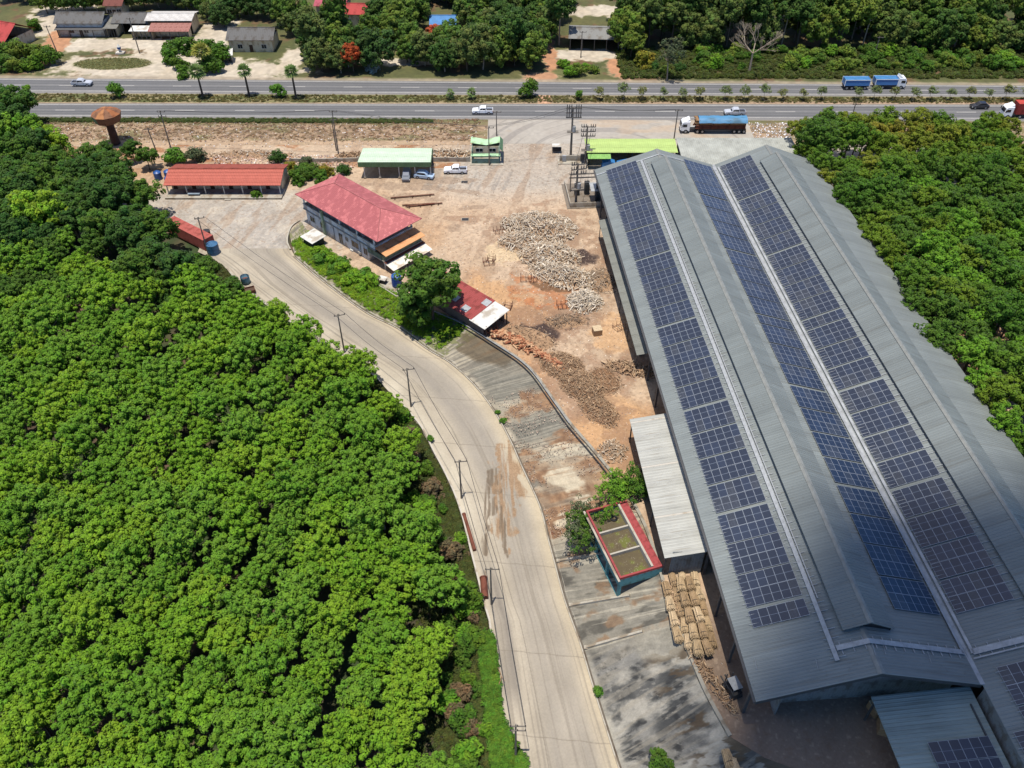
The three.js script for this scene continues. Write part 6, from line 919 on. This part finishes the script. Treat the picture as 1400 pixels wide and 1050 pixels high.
{
  const tub = (t, x0, x1) => { const b = (n, ...g) => part(n, g, P_.blue, t); b('tub_side', bx(x0, x1, 1.2, 2.75, 1.15, 1.22)); b('tub_side', bx(x0, x1, 1.2, 2.75, -1.22, -1.15)); b('tub_end', bx(x0, x0 + 0.07, 1.2, 2.75, -1.15, 1.15)); b('tub_end', bx(x1 - 0.07, x1, 1.2, 2.9, -1.15, 1.15)); part('tub_cover', slab([x0, 2.8, 1.25], [x1, 2.8, 1.25], [x1, 2.8, -1.25], [x0, 2.8, -1.25], 0.06), mat(srgb(66, 138, 200)), t); for (const x of [x0 - 0.02, x1 + 0.02]) for (const s of [-1, 1]) part('corner_post', bx(x - 0.08, x + 0.08, 1.1, 2.84, s * 1.23 - 0.06, s * 1.23 + 0.06), P_.white, t); part('top_rail', [bx(x0, x1, 2.66, 2.82, 1.25, 1.3), bx(x0, x1, 2.66, 2.82, -1.3, -1.25)], P_.white, t); part('chassis', bx(x0, x1, 0.8, 1.1, -0.9, 0.9), M.darkSteel, t); };
  const a = thing('tipper_lorry', 'blue tipper lorry with white cab on the far carriageway', 'lorry', (p => [p[0], 0.05, p[1]])([100.85, -220.07])); lorryCab(a, 3.1, P_.white); tub(a, -4, 1.9); for (const x of [3.1, -1.8, -3.1]) for (const s of [-1, 1]) wheel(a, x, s * 1, true); part('chassis', bx(1.9, 2.4, 0.8, 1.0, -0.5, 0.5), M.darkSteel, a);
  const b = thing('tipper_trailer', 'blue tipper trailer drawn behind the blue lorry', 'trailer', (p => [p[0], 0.05, p[1]])([91.87, -219.6])); tub(b, -3.3, 3.3); part('drawbar', bx(3.3, 4.9, 0.7, 0.85, -0.1, 0.1), M.darkSteel, b); for (const x of [2.3, -1.2, -2.5]) for (const s of [-1, 1]) wheel(b, x, s * 1, true);
  const c = thing('container_lorry', 'lorry with white cab and dark red box body on the near carriageway', 'lorry', (p => [p[0], 0.05, p[1]])([128.44, -202.43]), Math.PI); lorryCab(c, 3.6, P_.white); part('box_side', bx(-8, 1.9, 1.2, 3.9, 1.15, 1.22), P_.brick, c); part('box_side', bx(-8, 1.9, 1.2, 3.9, -1.22, -1.15), P_.brick, c); part('box_end', bx(1.83, 1.9, 1.2, 3.9, -1.15, 1.15), P_.brick, c); part('box_roof', bx(-8, 1.9, 3.9, 3.96, -1.2, 1.2), mat(srgb(206, 74, 58)), c); part('chassis', bx(-8, 2.8, 0.8, 1.1, -0.9, 0.9), M.darkSteel, c); for (const x of [3.6, 0.5, -5, -6.3]) for (const s of [-1, 1]) wheel(c, x, s * 1, true);
  const f = thing('forklift', 'dusty forklift parked by the stick bundles under the shed eave', 'forklift', (p => [p[0], 0, p[1]])([26.17, -48.8]), 1.9); part('body', prism([[-1.1, 0.3], [0.9, 0.3], [0.9, 0.9], [0.1, 1.0], [-0.4, 1.3], [-1.1, 1.3]], 1.2, 0.06), M.darkSteel, f); part('roof_guard', [bx(-0.9, 0.7, 2.1, 2.18, -0.6, 0.6)], M.galv, f); for (const [x, z] of [[-0.85, 0.55], [-0.85, -0.55], [0.65, 0.55], [0.65, -0.55]]) part('guard_post', bx(x - 0.04, x + 0.04, 1, 2.1, z - 0.04, z + 0.04), M.steel, f); part('seat', bx(-0.5, 0, 1.0, 1.35, -0.3, 0.3), M.rubber, f); part('mast', [bx(1.0, 1.1, 0.2, 2.4, -0.45, -0.35), bx(1.0, 1.1, 0.2, 2.4, 0.35, 0.45)], M.steel, f); part('fork', [bx(1.1, 2.1, 0.15, 0.2, -0.35, -0.22), bx(1.1, 2.1, 0.15, 0.2, 0.22, 0.35)], M.steel, f); for (const x of [0.7, -0.8]) for (const s of [-1, 1]) wheel(f, x, s * 0.6);
}
// ---------------------------------------------------------------- utility poles and wires
const tops = {};
function pole(key, label, [x, z], h, arms = 1, ry = 0, y = roadY(z), lean = 0, k0 = 1) {
  const t = thing('utility_pole', label, 'utility pole', [x, y, z], ry); t.rotation.z = lean;
  part('shaft', [cyl(0.17 * k0, 0.1 * k0, h, 0, h / 2, 0, 6)], M.pole, t);
  if (k0 > 1) { const g = new THREE.Group(); g.name = 'transformer'; g.position.set(0.45, h - 5.2, 0.1); t.add(g); part('tank', [cyl(0.42, 0.42, 1.2, 0, 0, 0, 12)], M.galv, g); part('bushing', [cyl(0.07, 0.05, 0.4, -0.15, 0.75, 0, 6), cyl(0.07, 0.05, 0.4, 0.15, 0.75, 0, 6)], M.darkSteel, g); part('platform', box(2.6, 0.12, 1.0, 0.2, h - 5.9, 0.1), M.pole, t); }
  for (let k = 0; k < arms; k++) { const yy = h - 0.25 - k * 1.1; part('crossarm', box(1.9 * k0, 0.12 * k0, 0.12 * k0, 0.25, yy, 0.1), M.pole, t); for (const d of k0 > 1 ? [-1.3, -0.8, -0.3, 0.8, 1.3, 1.8] : [-0.6, 0.2, 1.1]) part('insulator', [cyl(0.07 * k0, 0.05 * k0, 0.28 * k0 * k0, d, yy + 0.2 * k0, 0.1, 6)], k0 > 1 ? M.steel : M.darkSteel, t); }
  tops[key] = [[-0.6, 0], [1.1, 0]].map(([d]) => [x + d * Math.cos(ry), y + h + 0.05, z - d * Math.sin(ry)]);
  return t;
}
function wires(label, a, b) { const t = thing('power_line', label, 'wires'); for (let k = 0; k < 2; k++) { const p = tops[a][k], q = tops[b][k], m = [(p[0] + q[0]) / 2, (p[1] + q[1]) / 2 - 0.6, (p[2] + q[2]) / 2]; part('wire', tube([p, m, q], 0.035, 4, 14), M.darkSteel, t); } }
pole('a', 'utility pole standing at the red container', [-60.59, -140.84], 8.6, 1, 0.3); pole('b', 'utility pole on the road verge near the upper kerb wall', [-29.57, -112.81], 8.6, 1, 0.3); pole('c', 'utility pole half hidden by the rubber tree at the road bend', [-16.82, -100.37], 8.6, 1, 0.2); pole('d', 'utility pole on the road verge facing the mud spill', [-7.68, -82.18], 8.6, 1, 0.1); pole('e', 'utility pole next to the rusty pipe on the road verge', [-2.82, -64.52], 8.6, 1, 0); pole('f', 'utility pole rising from the tall kerb grass', [0.44, -44.16], 8.6, 2, 0);
wires('pair of wires from the container pole down the upper road', 'a', 'b'); wires('pair of wires over the road bend', 'b', 'c'); wires('pair of wires between the bend and the mud spill', 'c', 'd'); wires('pair of wires above the stained stretch of road', 'd', 'e'); wires('pair of wires down to the grassy kerb', 'e', 'f');
pole('g', 'tall pole behind the orange-roofed building', [-81.24, -185.22], 9.6, 2, 0, 0); pole('h', 'pole beside the water tanks behind the orange-roofed building', [-82.87, -180.87], 7.5, 1, 0, 0, 0.06); pole('i', 'first of the paired poles on the verge above the office', [-40.88, -182.3], 11, 1, 0, 0); pole('j', 'second of the paired poles on the verge above the office', [-41.73, -184.48], 8, 1, 0.1, 0); pole('k', 'pole at the gatehouse roof', [-5.25, -177.35], 9.5, 1, 0, 0); pole('l', 'pole at the entrance beside the highway', [-3.75, -192], 6.4, 1, 0, 0); pole('m', 'pole between the lime roof and the log lorry', [39.11, -189.32], 8, 1, 0, 0);
pole('n', 'tall transformer pole at the works entrance', [13.73, -180.87], 12.5, 3, 0, 0, 0, 1.9); pole('o', 'shorter double-armed pole next to the transformer pole', [16.98, -178.05], 9.4, 3, 0, 0, 0, 1.6); pole('p', 'pole in the transformer compound against the shed', [13.74, -159.55], 10, 3, 0.2, 0, 0, 1.7); pole('q', 'pole beside the orange dirt track beyond the highway', [-129.78, -240.53], 9, 1, 0, 0, 0.05); pole('r', 'pole on the shop forecourt', [-107.77, -243.75], 10, 1, 0, 0); pole('s', 'pole in front of the open-sided grey shed', [19.71, -240.53], 7.5, 1, 0, 0); pole('t', 'thin pole on the bank below the forest wall', [102.53, -237.89], 7, 1, 0, 0); pole('u', 'thin pole rising out of the woodland by the highway', [81.03, -190.47], 9, 1, 0, 0);
wires('wires across the entrance yard', 'k', 'n'); wires('wires from the transformer pole to the entrance roadside', 'n', 'm'); wires('wires along the verge above the carport', 'i', 'k'); wires('wires along the verge behind the orange roof', 'g', 'i'); wires('wires between the two compound poles', 'o', 'p');
{ // transformer compound and switchgear at the shed corner
  const o = thing('transformer_compound', 'walled transformer compound at the corner of the shed', 'compound', (p => [p[0], 0, p[1]])([16.05, -163.54]), AX);
  part('low_wall', bx(-4, -3.85, 0, 1.2, -5, 4.6), M.concrete, o); part('low_wall', bx(-4, 5, 0, 1.2, 4.6, 4.75), M.concrete, o); part('slab', bx(-4.6, 5, 0, 0.12, -5.4, 5.2), mat(srgb(120, 110, 98), { tex: 'grime' }), o); part('gantry', [bx(-3.2, -3, 0, 4.4, -2, -1.8), bx(2.6, 2.8, 0, 4.4, -2, -1.8), bx(-3.4, 3, 4.3, 4.5, -2.1, -1.7), bx(-3.4, 3, 3.4, 3.55, -2.05, -1.75)], M.pole, o);
  for (const [x, z, h] of [[-1.8, -0.6, 2.6], [0.4, -0.8, 2.9], [2.4, 1.6, 1.9]]) { const g = new THREE.Group(); g.name = 'transformer'; g.position.set(x, 0.12, z); o.add(g); part('tank', bx(-0.55, 0.55, 0.3, h, -0.45, 0.45), M.steel, g); part('fins', [-0.4, -0.2, 0, 0.2, 0.4].map(d => bx(d - 0.03, d + 0.03, 0.4, h - 0.3, 0.45, 0.7)), M.steel, g); part('bushing', [-0.3, 0, 0.3].map(d => cyl(0.08, 0.05, 0.5, d, h + 0.25, 0, 6)), M.darkSteel, g); }
  part('canopy', slab([0.6, 3.2, 3.6], [4.6, 3.2, 3.6], [4.6, 3.5, 0.4], [0.6, 3.5, 0.4], 0.06), M.galv, o);
  const m = thing('meter_kiosk', 'low wall with meter cabinets under the entrance poles', 'kiosk', (p => [p[0], 0, p[1]])([14.47, -178.75])); part('wall', bx(-3.4, 3.6, 0, 1.5, -0.6, -0.35), M.concrete, m); part('cabinet', bx(-2.8, -1.9, 0.3, 1.7, -0.34, 0.1), M.galv, m); part('cabinet', bx(1.4, 2.4, 0.3, 2, -0.34, 0.1), M.steel, m); part('plinth', bx(-3.8, 4, 0, 0.2, -1.2, 1), M.concrete, m);
  const g = thing('sign_cart', 'small white-topped cart beside the entrance poles', 'cart', (p => [p[0], 0, p[1]])([10.58, -183.75])); part('top', bx(-1.1, 1.1, 1.7, 1.8, -0.8, 0.8), M.white, g); for (const [x, z] of [[-1, -0.7], [1, -0.7], [-1, 0.7], [1, 0.7]]) part('leg', bx(x - 0.05, x + 0.05, 0, 1.7, z - 0.05, z + 0.05), M.steel, g); part('box', bx(-0.9, 0.9, 0.5, 1.2, -0.6, 0.6), M.dark, g);
}
// ---------------------------------------------------------------- timber and scrap in the yard
const topOf = (R, h, sx, sz, x, z) => { const d = Math.hypot(x / (R * sx), z / (R * sz)); return d >= 1 ? 0 : h * Math.pow(Math.sqrt(1 - d * d), 1.6); };
const stickMats = [mat(srgb(234, 224, 204), { size: 0.5 }), mat(srgb(190, 168, 136), { size: 0.5 })];
function heap(label, [x, z], R, h, sx, sz, ry, n, colors, len, rad, base, seed) {
  const r = RNG(seed), t = thing('wood_heap', label, 'wood heap', [x, 0, z], ry), lump = (X, Z) => 0.35 + 1.1 * fbm(X * 0.55 + seed * 9, Z * 0.55 + seed, 4);
  const g0 = new THREE.RingGeometry(0.02, 1.06, 36, 14).rotateX(-Math.PI / 2).scale(R * sx, 1, R * sz), p = g0.attributes.position;
  for (let i = 0; i < p.count; i++) { const X = p.getX(i), Z = p.getZ(i), y = topOf(R, h, sx, sz, X * 1.05, Z * 1.05) * lump(X, Z) * 0.85; p.setY(i, y - 0.06 + 0.1 * (vn(X * 5, Z * 5) - 0.5) * (y > 0.03 ? 1 : 0)); }
  g0.computeVertexNormals(); const b = new THREE.Mesh(g0, base); b.name = 'heap_core'; t.add(b);
  const g = fuse([cyl(rad, rad * 0.8, 1, 0, 0, 0, 5)]), im = new THREE.InstancedMesh(g, stickMats[0], n), mm = new THREE.Matrix4(), q = new THREE.Quaternion(), e = new THREE.Euler(), c = new THREE.Color();
  for (let i = 0; i < n; i++) {
    let X, Z, k = 0; do { const a = r() * 6.283, d = Math.sqrt(r()) * 1.12; X = Math.cos(a) * d * R * sx; Z = Math.sin(a) * d * R * sz; k++; } while (k < 6 && lump(X * 1.3 + 5, Z * 1.3) * (1.25 - 0.7 * Math.hypot(X / (R * sx), Z / (R * sz))) < r());
    e.set(rr(-0.75, 0.75, r) + Math.PI / 2, r() * 6.28, 0, 'YXZ'); q.setFromEuler(e); const L = rr(len * 0.35, len, r), w = rr(0.5, 1.2, r) * (r() < 0.12 ? 2.1 : 1);
    mm.compose(new THREE.Vector3(X, topOf(R, h, sx, sz, X, Z) * lump(X, Z) * rr(0.75, 1.05, r) + rr(0.03, 0.4, r) * Math.min(1, len), Z), q, new THREE.Vector3(w, L, w)); im.setMatrixAt(i, mm); const f = rr(0.7, 1.2, r), kk = pick(colors, r); im.setColorAt(i, c.setRGB(kk[0] * f, kk[1] * f, kk[2] * f));
  }
  im.name = 'sticks'; im.userData.kind = 'stuff'; t.add(im);
  return t;
}
{
  const earth = mat(srgb(178, 146, 112), { size: 2 }), pale = [[1.15, 1.15, 1.15], [1.05, 1.0, 0.94], [0.95, 0.85, 0.74], [1.2, 1.22, 1.24], [0.8, 0.66, 0.54]], tan = [[0.78, 0.58, 0.42], [0.6, 0.43, 0.31], [0.42, 0.32, 0.25], [0.95, 0.78, 0.6]];
  heap('tangled heap of pale debarked offcuts, the one towards the office', [5.78, -150.53], 6.4, 2.4, 1.15, 0.85, -0.2, 1500, pale, 1.7, 0.07, earth, 3); heap('pale offcut heap spreading towards the steel racks', [2.24, -145.58], 4.2, 1.5, 1.2, 0.8, 0.2, 560, pale, 1.6, 0.065, earth, 4);
  heap('middle heap of pale offcuts by the dark puddle', [7.56, -139.82], 5.2, 2.1, 1.1, 0.9, -0.4, 1000, pale, 1.6, 0.075, earth, 5); heap('long heap of pale offcuts beside the tyre tracks', [9.89, -133.35], 4.6, 1.9, 1.4, 0.75, -0.5, 900, pale, 1.6, 0.075, earth, 6); heap('whitest small heap of offcuts close to the crate', [13.45, -124.99], 3.0, 1.8, 1.0, 1.05, 0, 620, [[1.25, 1.27, 1.3], [1.1, 1.1, 1.1], [0.9, 0.85, 0.78]], 1.6, 0.07, earth, 7);
  heap('thin scatter of grey brushwood along the shed side', [17.1, -131.68], 3.4, 0.6, 1, 1.1, 0, 240, [[0.7, 0.62, 0.55], [0.5, 0.42, 0.36]], 1.8, 0.05, earth, 8); heap('thin brushwood next to the small white heap', [9.92, -119.33], 3.4, 0.5, 1.2, 0.6, 0.1, 180, [[0.6, 0.5, 0.42], [0.45, 0.36, 0.3]], 1.5, 0.05, earth, 12);
  const barkM = mat(srgb(146, 112, 80), { size: 1.2 });
  heap('low brown mound of bark and chips next to the billets', [8.47, -107.36], 3.4, 1.0, 0.9, 1.1, 0.9, 1300, tan, 0.7, 0.04, barkM, 9); heap('brown bark mound in the middle of the yard edge', [11.53, -102.23], 4.0, 1.25, 0.75, 1.1, 0.6, 1600, tan, 0.7, 0.04, barkM, 10); heap('bark mound thinning out towards the sandy patch', [13.9, -96.7], 3.2, 0.8, 0.75, 1.3, 0.5, 1000, tan, 0.7, 0.04, barkM, 18); heap('strewn bark on the track beside the brown mounds', [15.65, -103.67], 3.0, 0.4, 0.8, 1.2, 0.3, 420, tan, 0.7, 0.035, barkM, 19);
  heap('strewn reddish bark along the log pile', [2.85, -114.78], 4.2, 0.5, 1.3, 0.7, -0.5, 320, tan, 0.7, 0.05, earth, 13); heap('pale scraps by the bushes at the tank house', [15.44, -87.44], 2.2, 0.6, 1, 1, 0, 260, [[1.1, 1.05, 1], [0.6, 0.5, 0.42], [0.8, 0.7, 0.6]], 0.8, 0.05, earth, 14); heap('long low row of brown slabs by the shed eave', [20.09, -106.42], 2.8, 0.7, 1.5, 0.55, -0.3, 260, tan, 1.4, 0.08, earth, 15);
  heap('bleached stumps and roots behind the low wall by the gatehouse', [-14.51, -182.66], 3.2, 1.0, 1.7, 0.55, 0, 300, pale, 1.1, 0.09, earth, 20); heap('brown root scraps behind the wall beside the carport', [-37.85, -181.59], 2.2, 0.8, 1.5, 0.6, 0, 200, tan, 1.1, 0.08, earth, 21); heap('strewn scraps on the track behind the orange-roofed building', [-61.23, -182.3], 4, 0.5, 2.4, 0.5, 0, 300, [...tan, ...pale], 1.0, 0.07, earth, 22);
  // reddish billets: each log a piece of its own
  const r = RNG(44), t = thing('log_pile', 'sprawling pile of short reddish billets by the curb of the yard', 'log pile', (p => [p[0], 0, p[1]])([1.53, -112.37]), 0);
  const L = [[0.2, 1.1], [0.16, 0.9], [0.24, 1.2], [0.14, 1.4]].map(([a, l]) => fuse([cyl(a, a * 0.92, l, 0, 0, 0, 8)])), C = [mat(srgb(196, 132, 92), { size: 0.6 }), mat(srgb(212, 158, 116), { size: 0.6 }), mat(srgb(168, 104, 70), { size: 0.6 }), mat(srgb(224, 184, 142), { size: 0.6 })];
  const line = [[-3.65, -116.2], [-1.3, -115.59], [1.55, -113.97], [4.45, -111.19], [6.53, -108.88], [8.12, -107.74]], base = t.position;
  for (let i = 0; i < 300; i++) { const q = r() * 4.99, k = Math.floor(q), f = q - k, cx = mix(line[k][0], line[k + 1][0], f), cz = mix(line[k][1], line[k + 1][1], f), w = 3.0 * (0.5 + 0.5 * Math.sin(q / 5 * 3.14)), d = (r() + r() - 1) * w, m = new THREE.Mesh(pick(L, r), pick(C, r)); m.name = 'billet'; m.position.set(cx - base.x + d * 0.55, 0.2 + (1 - Math.abs(d) / (w + 0.01)) * 1.0 * r(), cz - base.z + 0.8 + d); m.rotation.set(Math.PI / 2 + rr(-0.35, 0.35, r), rr(0, 6.28, r), rr(-0.3, 0.3, r), 'YXZ'); t.add(m); }
  // bundles of thin poles stacked by the white canopy
  const bundle = seed => { const r = RNG(seed), g = []; for (let i = 0; i < 150; i++) { const a = r() * 6.28, d = Math.sqrt(r()) * 0.42, L = rr(1.65, 2.15, r); g.push(bar([Math.cos(a) * d * 1.1, 0.45 + Math.sin(a) * d, -L / 2], [Math.cos(a) * d * 1.3 + rr(-0.13, 0.13, r), 0.45 + Math.sin(a) * d * 1.05 + rr(-0.04, 0.08, r), L / 2 + rr(-0.15, 0.15, r)], rr(0.035, 0.055, r), 4)); } return fuse(g); };
  const BG = [bundle(1), bundle(2), bundle(3)], BM = [mat(srgb(222, 200, 162), { size: 0.4 }), mat(srgb(206, 182, 142), { size: 0.4 }), mat(srgb(184, 158, 120), { size: 0.4 })], tie = fuse([new THREE.TorusGeometry(0.5, 0.03, 5, 16).translate(0, 0.45, 0)]);
  const put = (label, grp, b, a, y, s = 1) => { const w = AB(b, y, a), t = thing('stick_bundle', label, 'bundle', w, AX + rr(-0.14, 0.14, r), grp); same('sticks', pick(BG, r), pick(BM, r), t); same('tie', tie, M.darkSteel, t, 0, 0, 0.4); t.scale.setScalar(s); };
  for (let i = 0; i < 4; i++) for (let j = 0; j < 5; j++) { if (i < 1 && j > 3) continue; put(i < 3 ? 'tied bundle of straw-coloured poles in the sunlit rows by the canopy' : 'tied bundle of poles in the shaded row under the shed eave', i < 3 ? 'pole bundles in the sunlit rows' : 'pole bundles under the eave', 25.0 + i * 1.2 - j * 0.02 + (i > 2 ? 0.5 : 0), 62.2 - j * 2.25 - (i === 0 ? 1.2 : 0), 0, 0.98); if (i > 0 && i < 3 && j < 5) put('tied bundle of poles lying on top of the sunlit rows', 'pole bundles on top of the stack', 25.6 + i * 1.2, 61 - j * 2.3, 0.86, 0.98); }
  heap('loose pale sticks fallen beside the pole bundles', [21.07, -60.82], 0.8, 0.3, 0.6, 4, 0.25, 160, [[1, 0.8, 0.6], [0.8, 0.6, 0.45]], 1.2, 0.04, earth, 16);
  for (let k = 0; k < 5; k++) put('pole bundle lying at the bottom of the yard by the curb', 'pole bundles at the bottom of the yard', 27.2 + k * 0.5, 38.6 - k * 1.1, 0);
  heap('low heap of offcuts lining the lower yard edge', [23.97, -50.19], 1.2, 0.4, 0.6, 4, 0.45, 260, tan, 1, 0.05, earth, 17);
  // crates, steel trestles, beams, pipes
  const crate = (label, p, ry, s = 1) => { const t = thing('wooden_crate', label, 'crate', [p[0], 0, p[1]], ry), w = 0.75 * s; for (const [a, b] of [[0, 1], [0, -1]]) part('side_panel', box(w * 2, w * 1.6, 0.06, 0, w * 0.8, b * w), M.wood, t); for (const b of [-1, 1]) part('end_panel', box(0.06, w * 1.6, w * 2 - 0.14, b * w, w * 0.8, 0), M.wood, t); part('lid', box(w * 2.1, 0.07, w * 2.1, 0, w * 1.6 + 0.04, 0), mat(srgb(220, 200, 164), { size: 0.8 }), t); };
  crate('pale crate standing beside the whitest heap', [15.1, -116], 0.2); crate('wooden crate at the side of the pale lean-to, the one by the shed end', [42.67, -46.35], 0.3, 1.1); crate('wooden crate at the side of the pale lean-to, second along', [42.98, -44.17], -0.3, 1.2);
  const trestle = (label, p, ry, s = 1) => { const t = thing('steel_trestle', label, 'trestle', [p[0], 0, p[1]], ry); for (const x of [-1, 0, 1]) { part('leg', [bar([x * s, 0, -0.7], [x * s, 1.2, -0.7], 0.05, 4)], M.rust, t); part('leg', [bar([x * s, 0, 0.7], [x * s, 1.2, 0.7], 0.05, 4)], M.rust, t); part('crossbar', [bar([x * s, 0.6, -0.7], [x * s, 0.6, 0.7], 0.04, 4)], M.rust, t); } part('rail', bar([-s, 0.25, -0.7], [s, 0.25, -0.7], 0.05, 4), M.rust, t); part('rail', bar([-s, 0.25, 0.7], [s, 0.25, 0.7], 0.05, 4), M.rust, t); };
  trestle('rusty trestle standing alone facing the pale spot of the yard', [-4.6, -137.54], 0.2); trestle('second rusty trestle pushed against the lone one', [-4.19, -138.54], 1.2, 0.8); trestle('rusty trestle at the tip of the pale offcut heap', [-2.87, -148.86], 0.4, 0.8); trestle('rusty trestle buried in the edge of the offcuts', [-1.22, -150.53], 0.1, 0.7); trestle('rusty trestle on the orange stain', [2.67, -132.15], 0, 1); trestle('rusty trestle half in the orange stain', [3.93, -131.92], 0.3, 0.7); trestle('rusty trestle by the white end of the red-roofed shed', [-0.81, -123.44], 1.3, 0.8); trestle('rusty trestle beside the small white heap', [9.18, -123.66], 0.2, 0.8); trestle('rusty trestle close to the shed eave', [19.14, -117.45], 0.6, 0.9);
  const beam = (label, a, b) => { const t = thing('steel_beam', label, 'beam', [a[0], 0, a[1]]); part('flange', [bar([0, 0.35, 0], [b[0] - a[0], 0.35, b[1] - a[1]], 0.09, 4), bar([0, 0.12, 0], [b[0] - a[0], 0.12, b[1] - a[1]], 0.09, 4)], M.rust, t); for (const k of [0.1, 0.5, 0.9]) part('bearer', box(0.3, 0.12, 1.0, (b[0] - a[0]) * k, 0.04, (b[1] - a[1]) * k), M.darkWood, t); };
  beam('long steel beam on the yard behind the office, the one towards the carport', [-26.51, -162.3], [-17.03, -163.85]); beam('long steel beam on the yard behind the office, the one touching the roof line', [-23.66, -159.25], [-15.04, -160.15]); beam('third steel beam lying against the second', [-22.66, -158.64], [-16.76, -159.85]);
  const pipe = (label, a, b, rad) => { const ya = roadY(a[1]) + rad, yb = roadY(b[1]) + rad, t = thing('rusty_pipe', label, 'pipe', [a[0], ya, a[1]]); part('barrel', bar([0, 0, 0], [b[0] - a[0], yb - ya, b[1] - a[1]], rad, 12), M.rust, t); part('collar', bar([0, 0, 0], [(b[0] - a[0]) * 0.06, (yb - ya) * 0.06, (b[1] - a[1]) * 0.06], rad * 1.12, 12), M.rust, t); };
  pipe('long thin rusty pipe along the kerb wall', [-7.23, -79.16], [-5.39, -72.87], 0.28); pipe('short fat rusty pipe along the kerb wall', [-4.02, -68.36], [-3.74, -65.19], 0.5);
  const sk = thing('fallen_pole', 'pale bent stick lying across the kerb wall', 'stick', (p => [p[0], roadY(p[1]) + 0.3, p[1]])([-2.3, -56.21])); part('stem', tube([[0, 0, 0], [0.9, 0.1, 2.2], [0.6, 0, 3.4]], 0.05, 5), M.wood, sk); part('fork', bar([0.9, 0.1, 2.2], [1.4, 0.15, 2.9], 0.035, 4), M.wood, sk);
}
{ // litter on verges and dirt: uncountable scraps
  const litter = (name, label, n, spot, colors, seed, s0 = 0.12) => { const r = RNG(seed), g = fuse([new THREE.TetrahedronGeometry(1)]), im = new THREE.InstancedMesh(g, mat(lin(0.6, 0.6, 0.6), { tex: null }), n), mm = new THREE.Matrix4(), q = new THREE.Quaternion(), c = new THREE.Color(); for (let i = 0; i < n; i++) { const [x, y, z] = spot(r); q.setFromEuler(new THREE.Euler(r() * 6, r() * 6, r() * 6)); const s = s0 * rr(0.5, 1.8, r); mm.compose(new THREE.Vector3(x, y + s * 0.3, z), q, new THREE.Vector3(s, s * 0.5, s)); im.setMatrixAt(i, mm); const k = pick(colors, r), f = rr(0.7, 1.2, r); im.setColorAt(i, c.setRGB(k[0] * f, k[1] * f, k[2] * f)); } im.name = name; im.userData = { kind: 'stuff', label, category: 'debris' }; scene.add(im); };
  litter('verge_rubble', 'pale stones and scraps on the roadside verge', 1500, r => { const x = rr(-125, -8, r); return [x, 0.05, rr(-199, -186, r)]; }, [[1.1, 1.05, 0.98], [0.7, 0.55, 0.42], [0.9, 0.7, 0.55]], 81, 0.15);
  litter('verge_rubble_beyond', 'white scraps on the verge beyond the log lorry', 500, r => [rr(59, 76, r), 0.05, rr(-199, -190, r)], [[1.2, 1.2, 1.2], [0.9, 0.75, 0.62]], 82, 0.2);
  litter('yard_chips', 'wood chips strewn over the dirt yard', 5200, r => { const p = [4 + (r() + r() + r() - 1.5) * 34, -128 + (r() + r() + r() - 1.5) * 56]; return inside(yardPoly, p[0], p[1]) ? [p[0], 0.01, p[1]] : [8, -0.3, -130]; }, [[1.1, 0.95, 0.75], [0.6, 0.42, 0.3], [0.8, 0.6, 0.45]], 83, 0.1);
  litter('bank_debris', 'bark and chips spilled down the concrete bank', 2600, r => { const q = rr(9.6, 14.2, r), i = Math.floor(q), f = q - i, t = r(), n = fbm(q * 2.2, t * 3, 3); if (n < 0.46) return [bankTop[i][0] + 2, 0.02, bankTop[i][1] - 2]; return [mix(mix(bankFoot[i][0], bankFoot[i + 1][0], f), mix(bankTop[i][0], bankTop[i + 1][0], f), t), mix(roadY(bankFoot[i][1]), 0, t) + 0.12, mix(mix(bankFoot[i][1], bankFoot[i + 1][1], f), mix(bankTop[i][1], bankTop[i + 1][1], f), t)]; }, [[0.62, 0.46, 0.34], [0.42, 0.3, 0.22], [0.75, 0.58, 0.42]], 84, 0.09);
  litter('track_rubble', 'reddish broken stones behind the orange-roofed building', 900, r => [rr(-70, -36, r), 0.02, rr(-182, -176, r)], [[0.9, 0.6, 0.45], [1.0, 0.85, 0.7], [0.6, 0.4, 0.3]], 85, 0.22);
}
// ---------------------------------------------------------------- the cloud that shades the lower end of the shed
{
  const r = RNG(90), gs = [], H = 1500, ox = sunDir.x / sunDir.y * H, oz = sunDir.z / sunDir.y * H;
  for (let i = 0; i < 150; i++) { const a = r() * 6.283, d = Math.sqrt(r()), x = 109 + Math.cos(a) * d * 76, z = -13 + Math.sin(a) * d * 70, s = rr(10, 24, r); gs.push(new THREE.IcosahedronGeometry(s, 2).scale(1, 0.55, 1).translate(x + ox, H + rr(-4, 22, r), z + oz)); }
  const m = new THREE.Mesh(mergeGeometries(gs.map(strip)), new THREE.MeshStandardMaterial({ color: lin(0.9, 0.9, 0.9), roughness: 1 }));
  m.name = 'cloud'; m.userData = { kind: 'structure' }; scene.add(m);
}
scene.traverse(o => { if (o.isMesh && o !== sky) { o.castShadow = true; o.receiveShadow = true; } });
renderer.render(scene, camera);
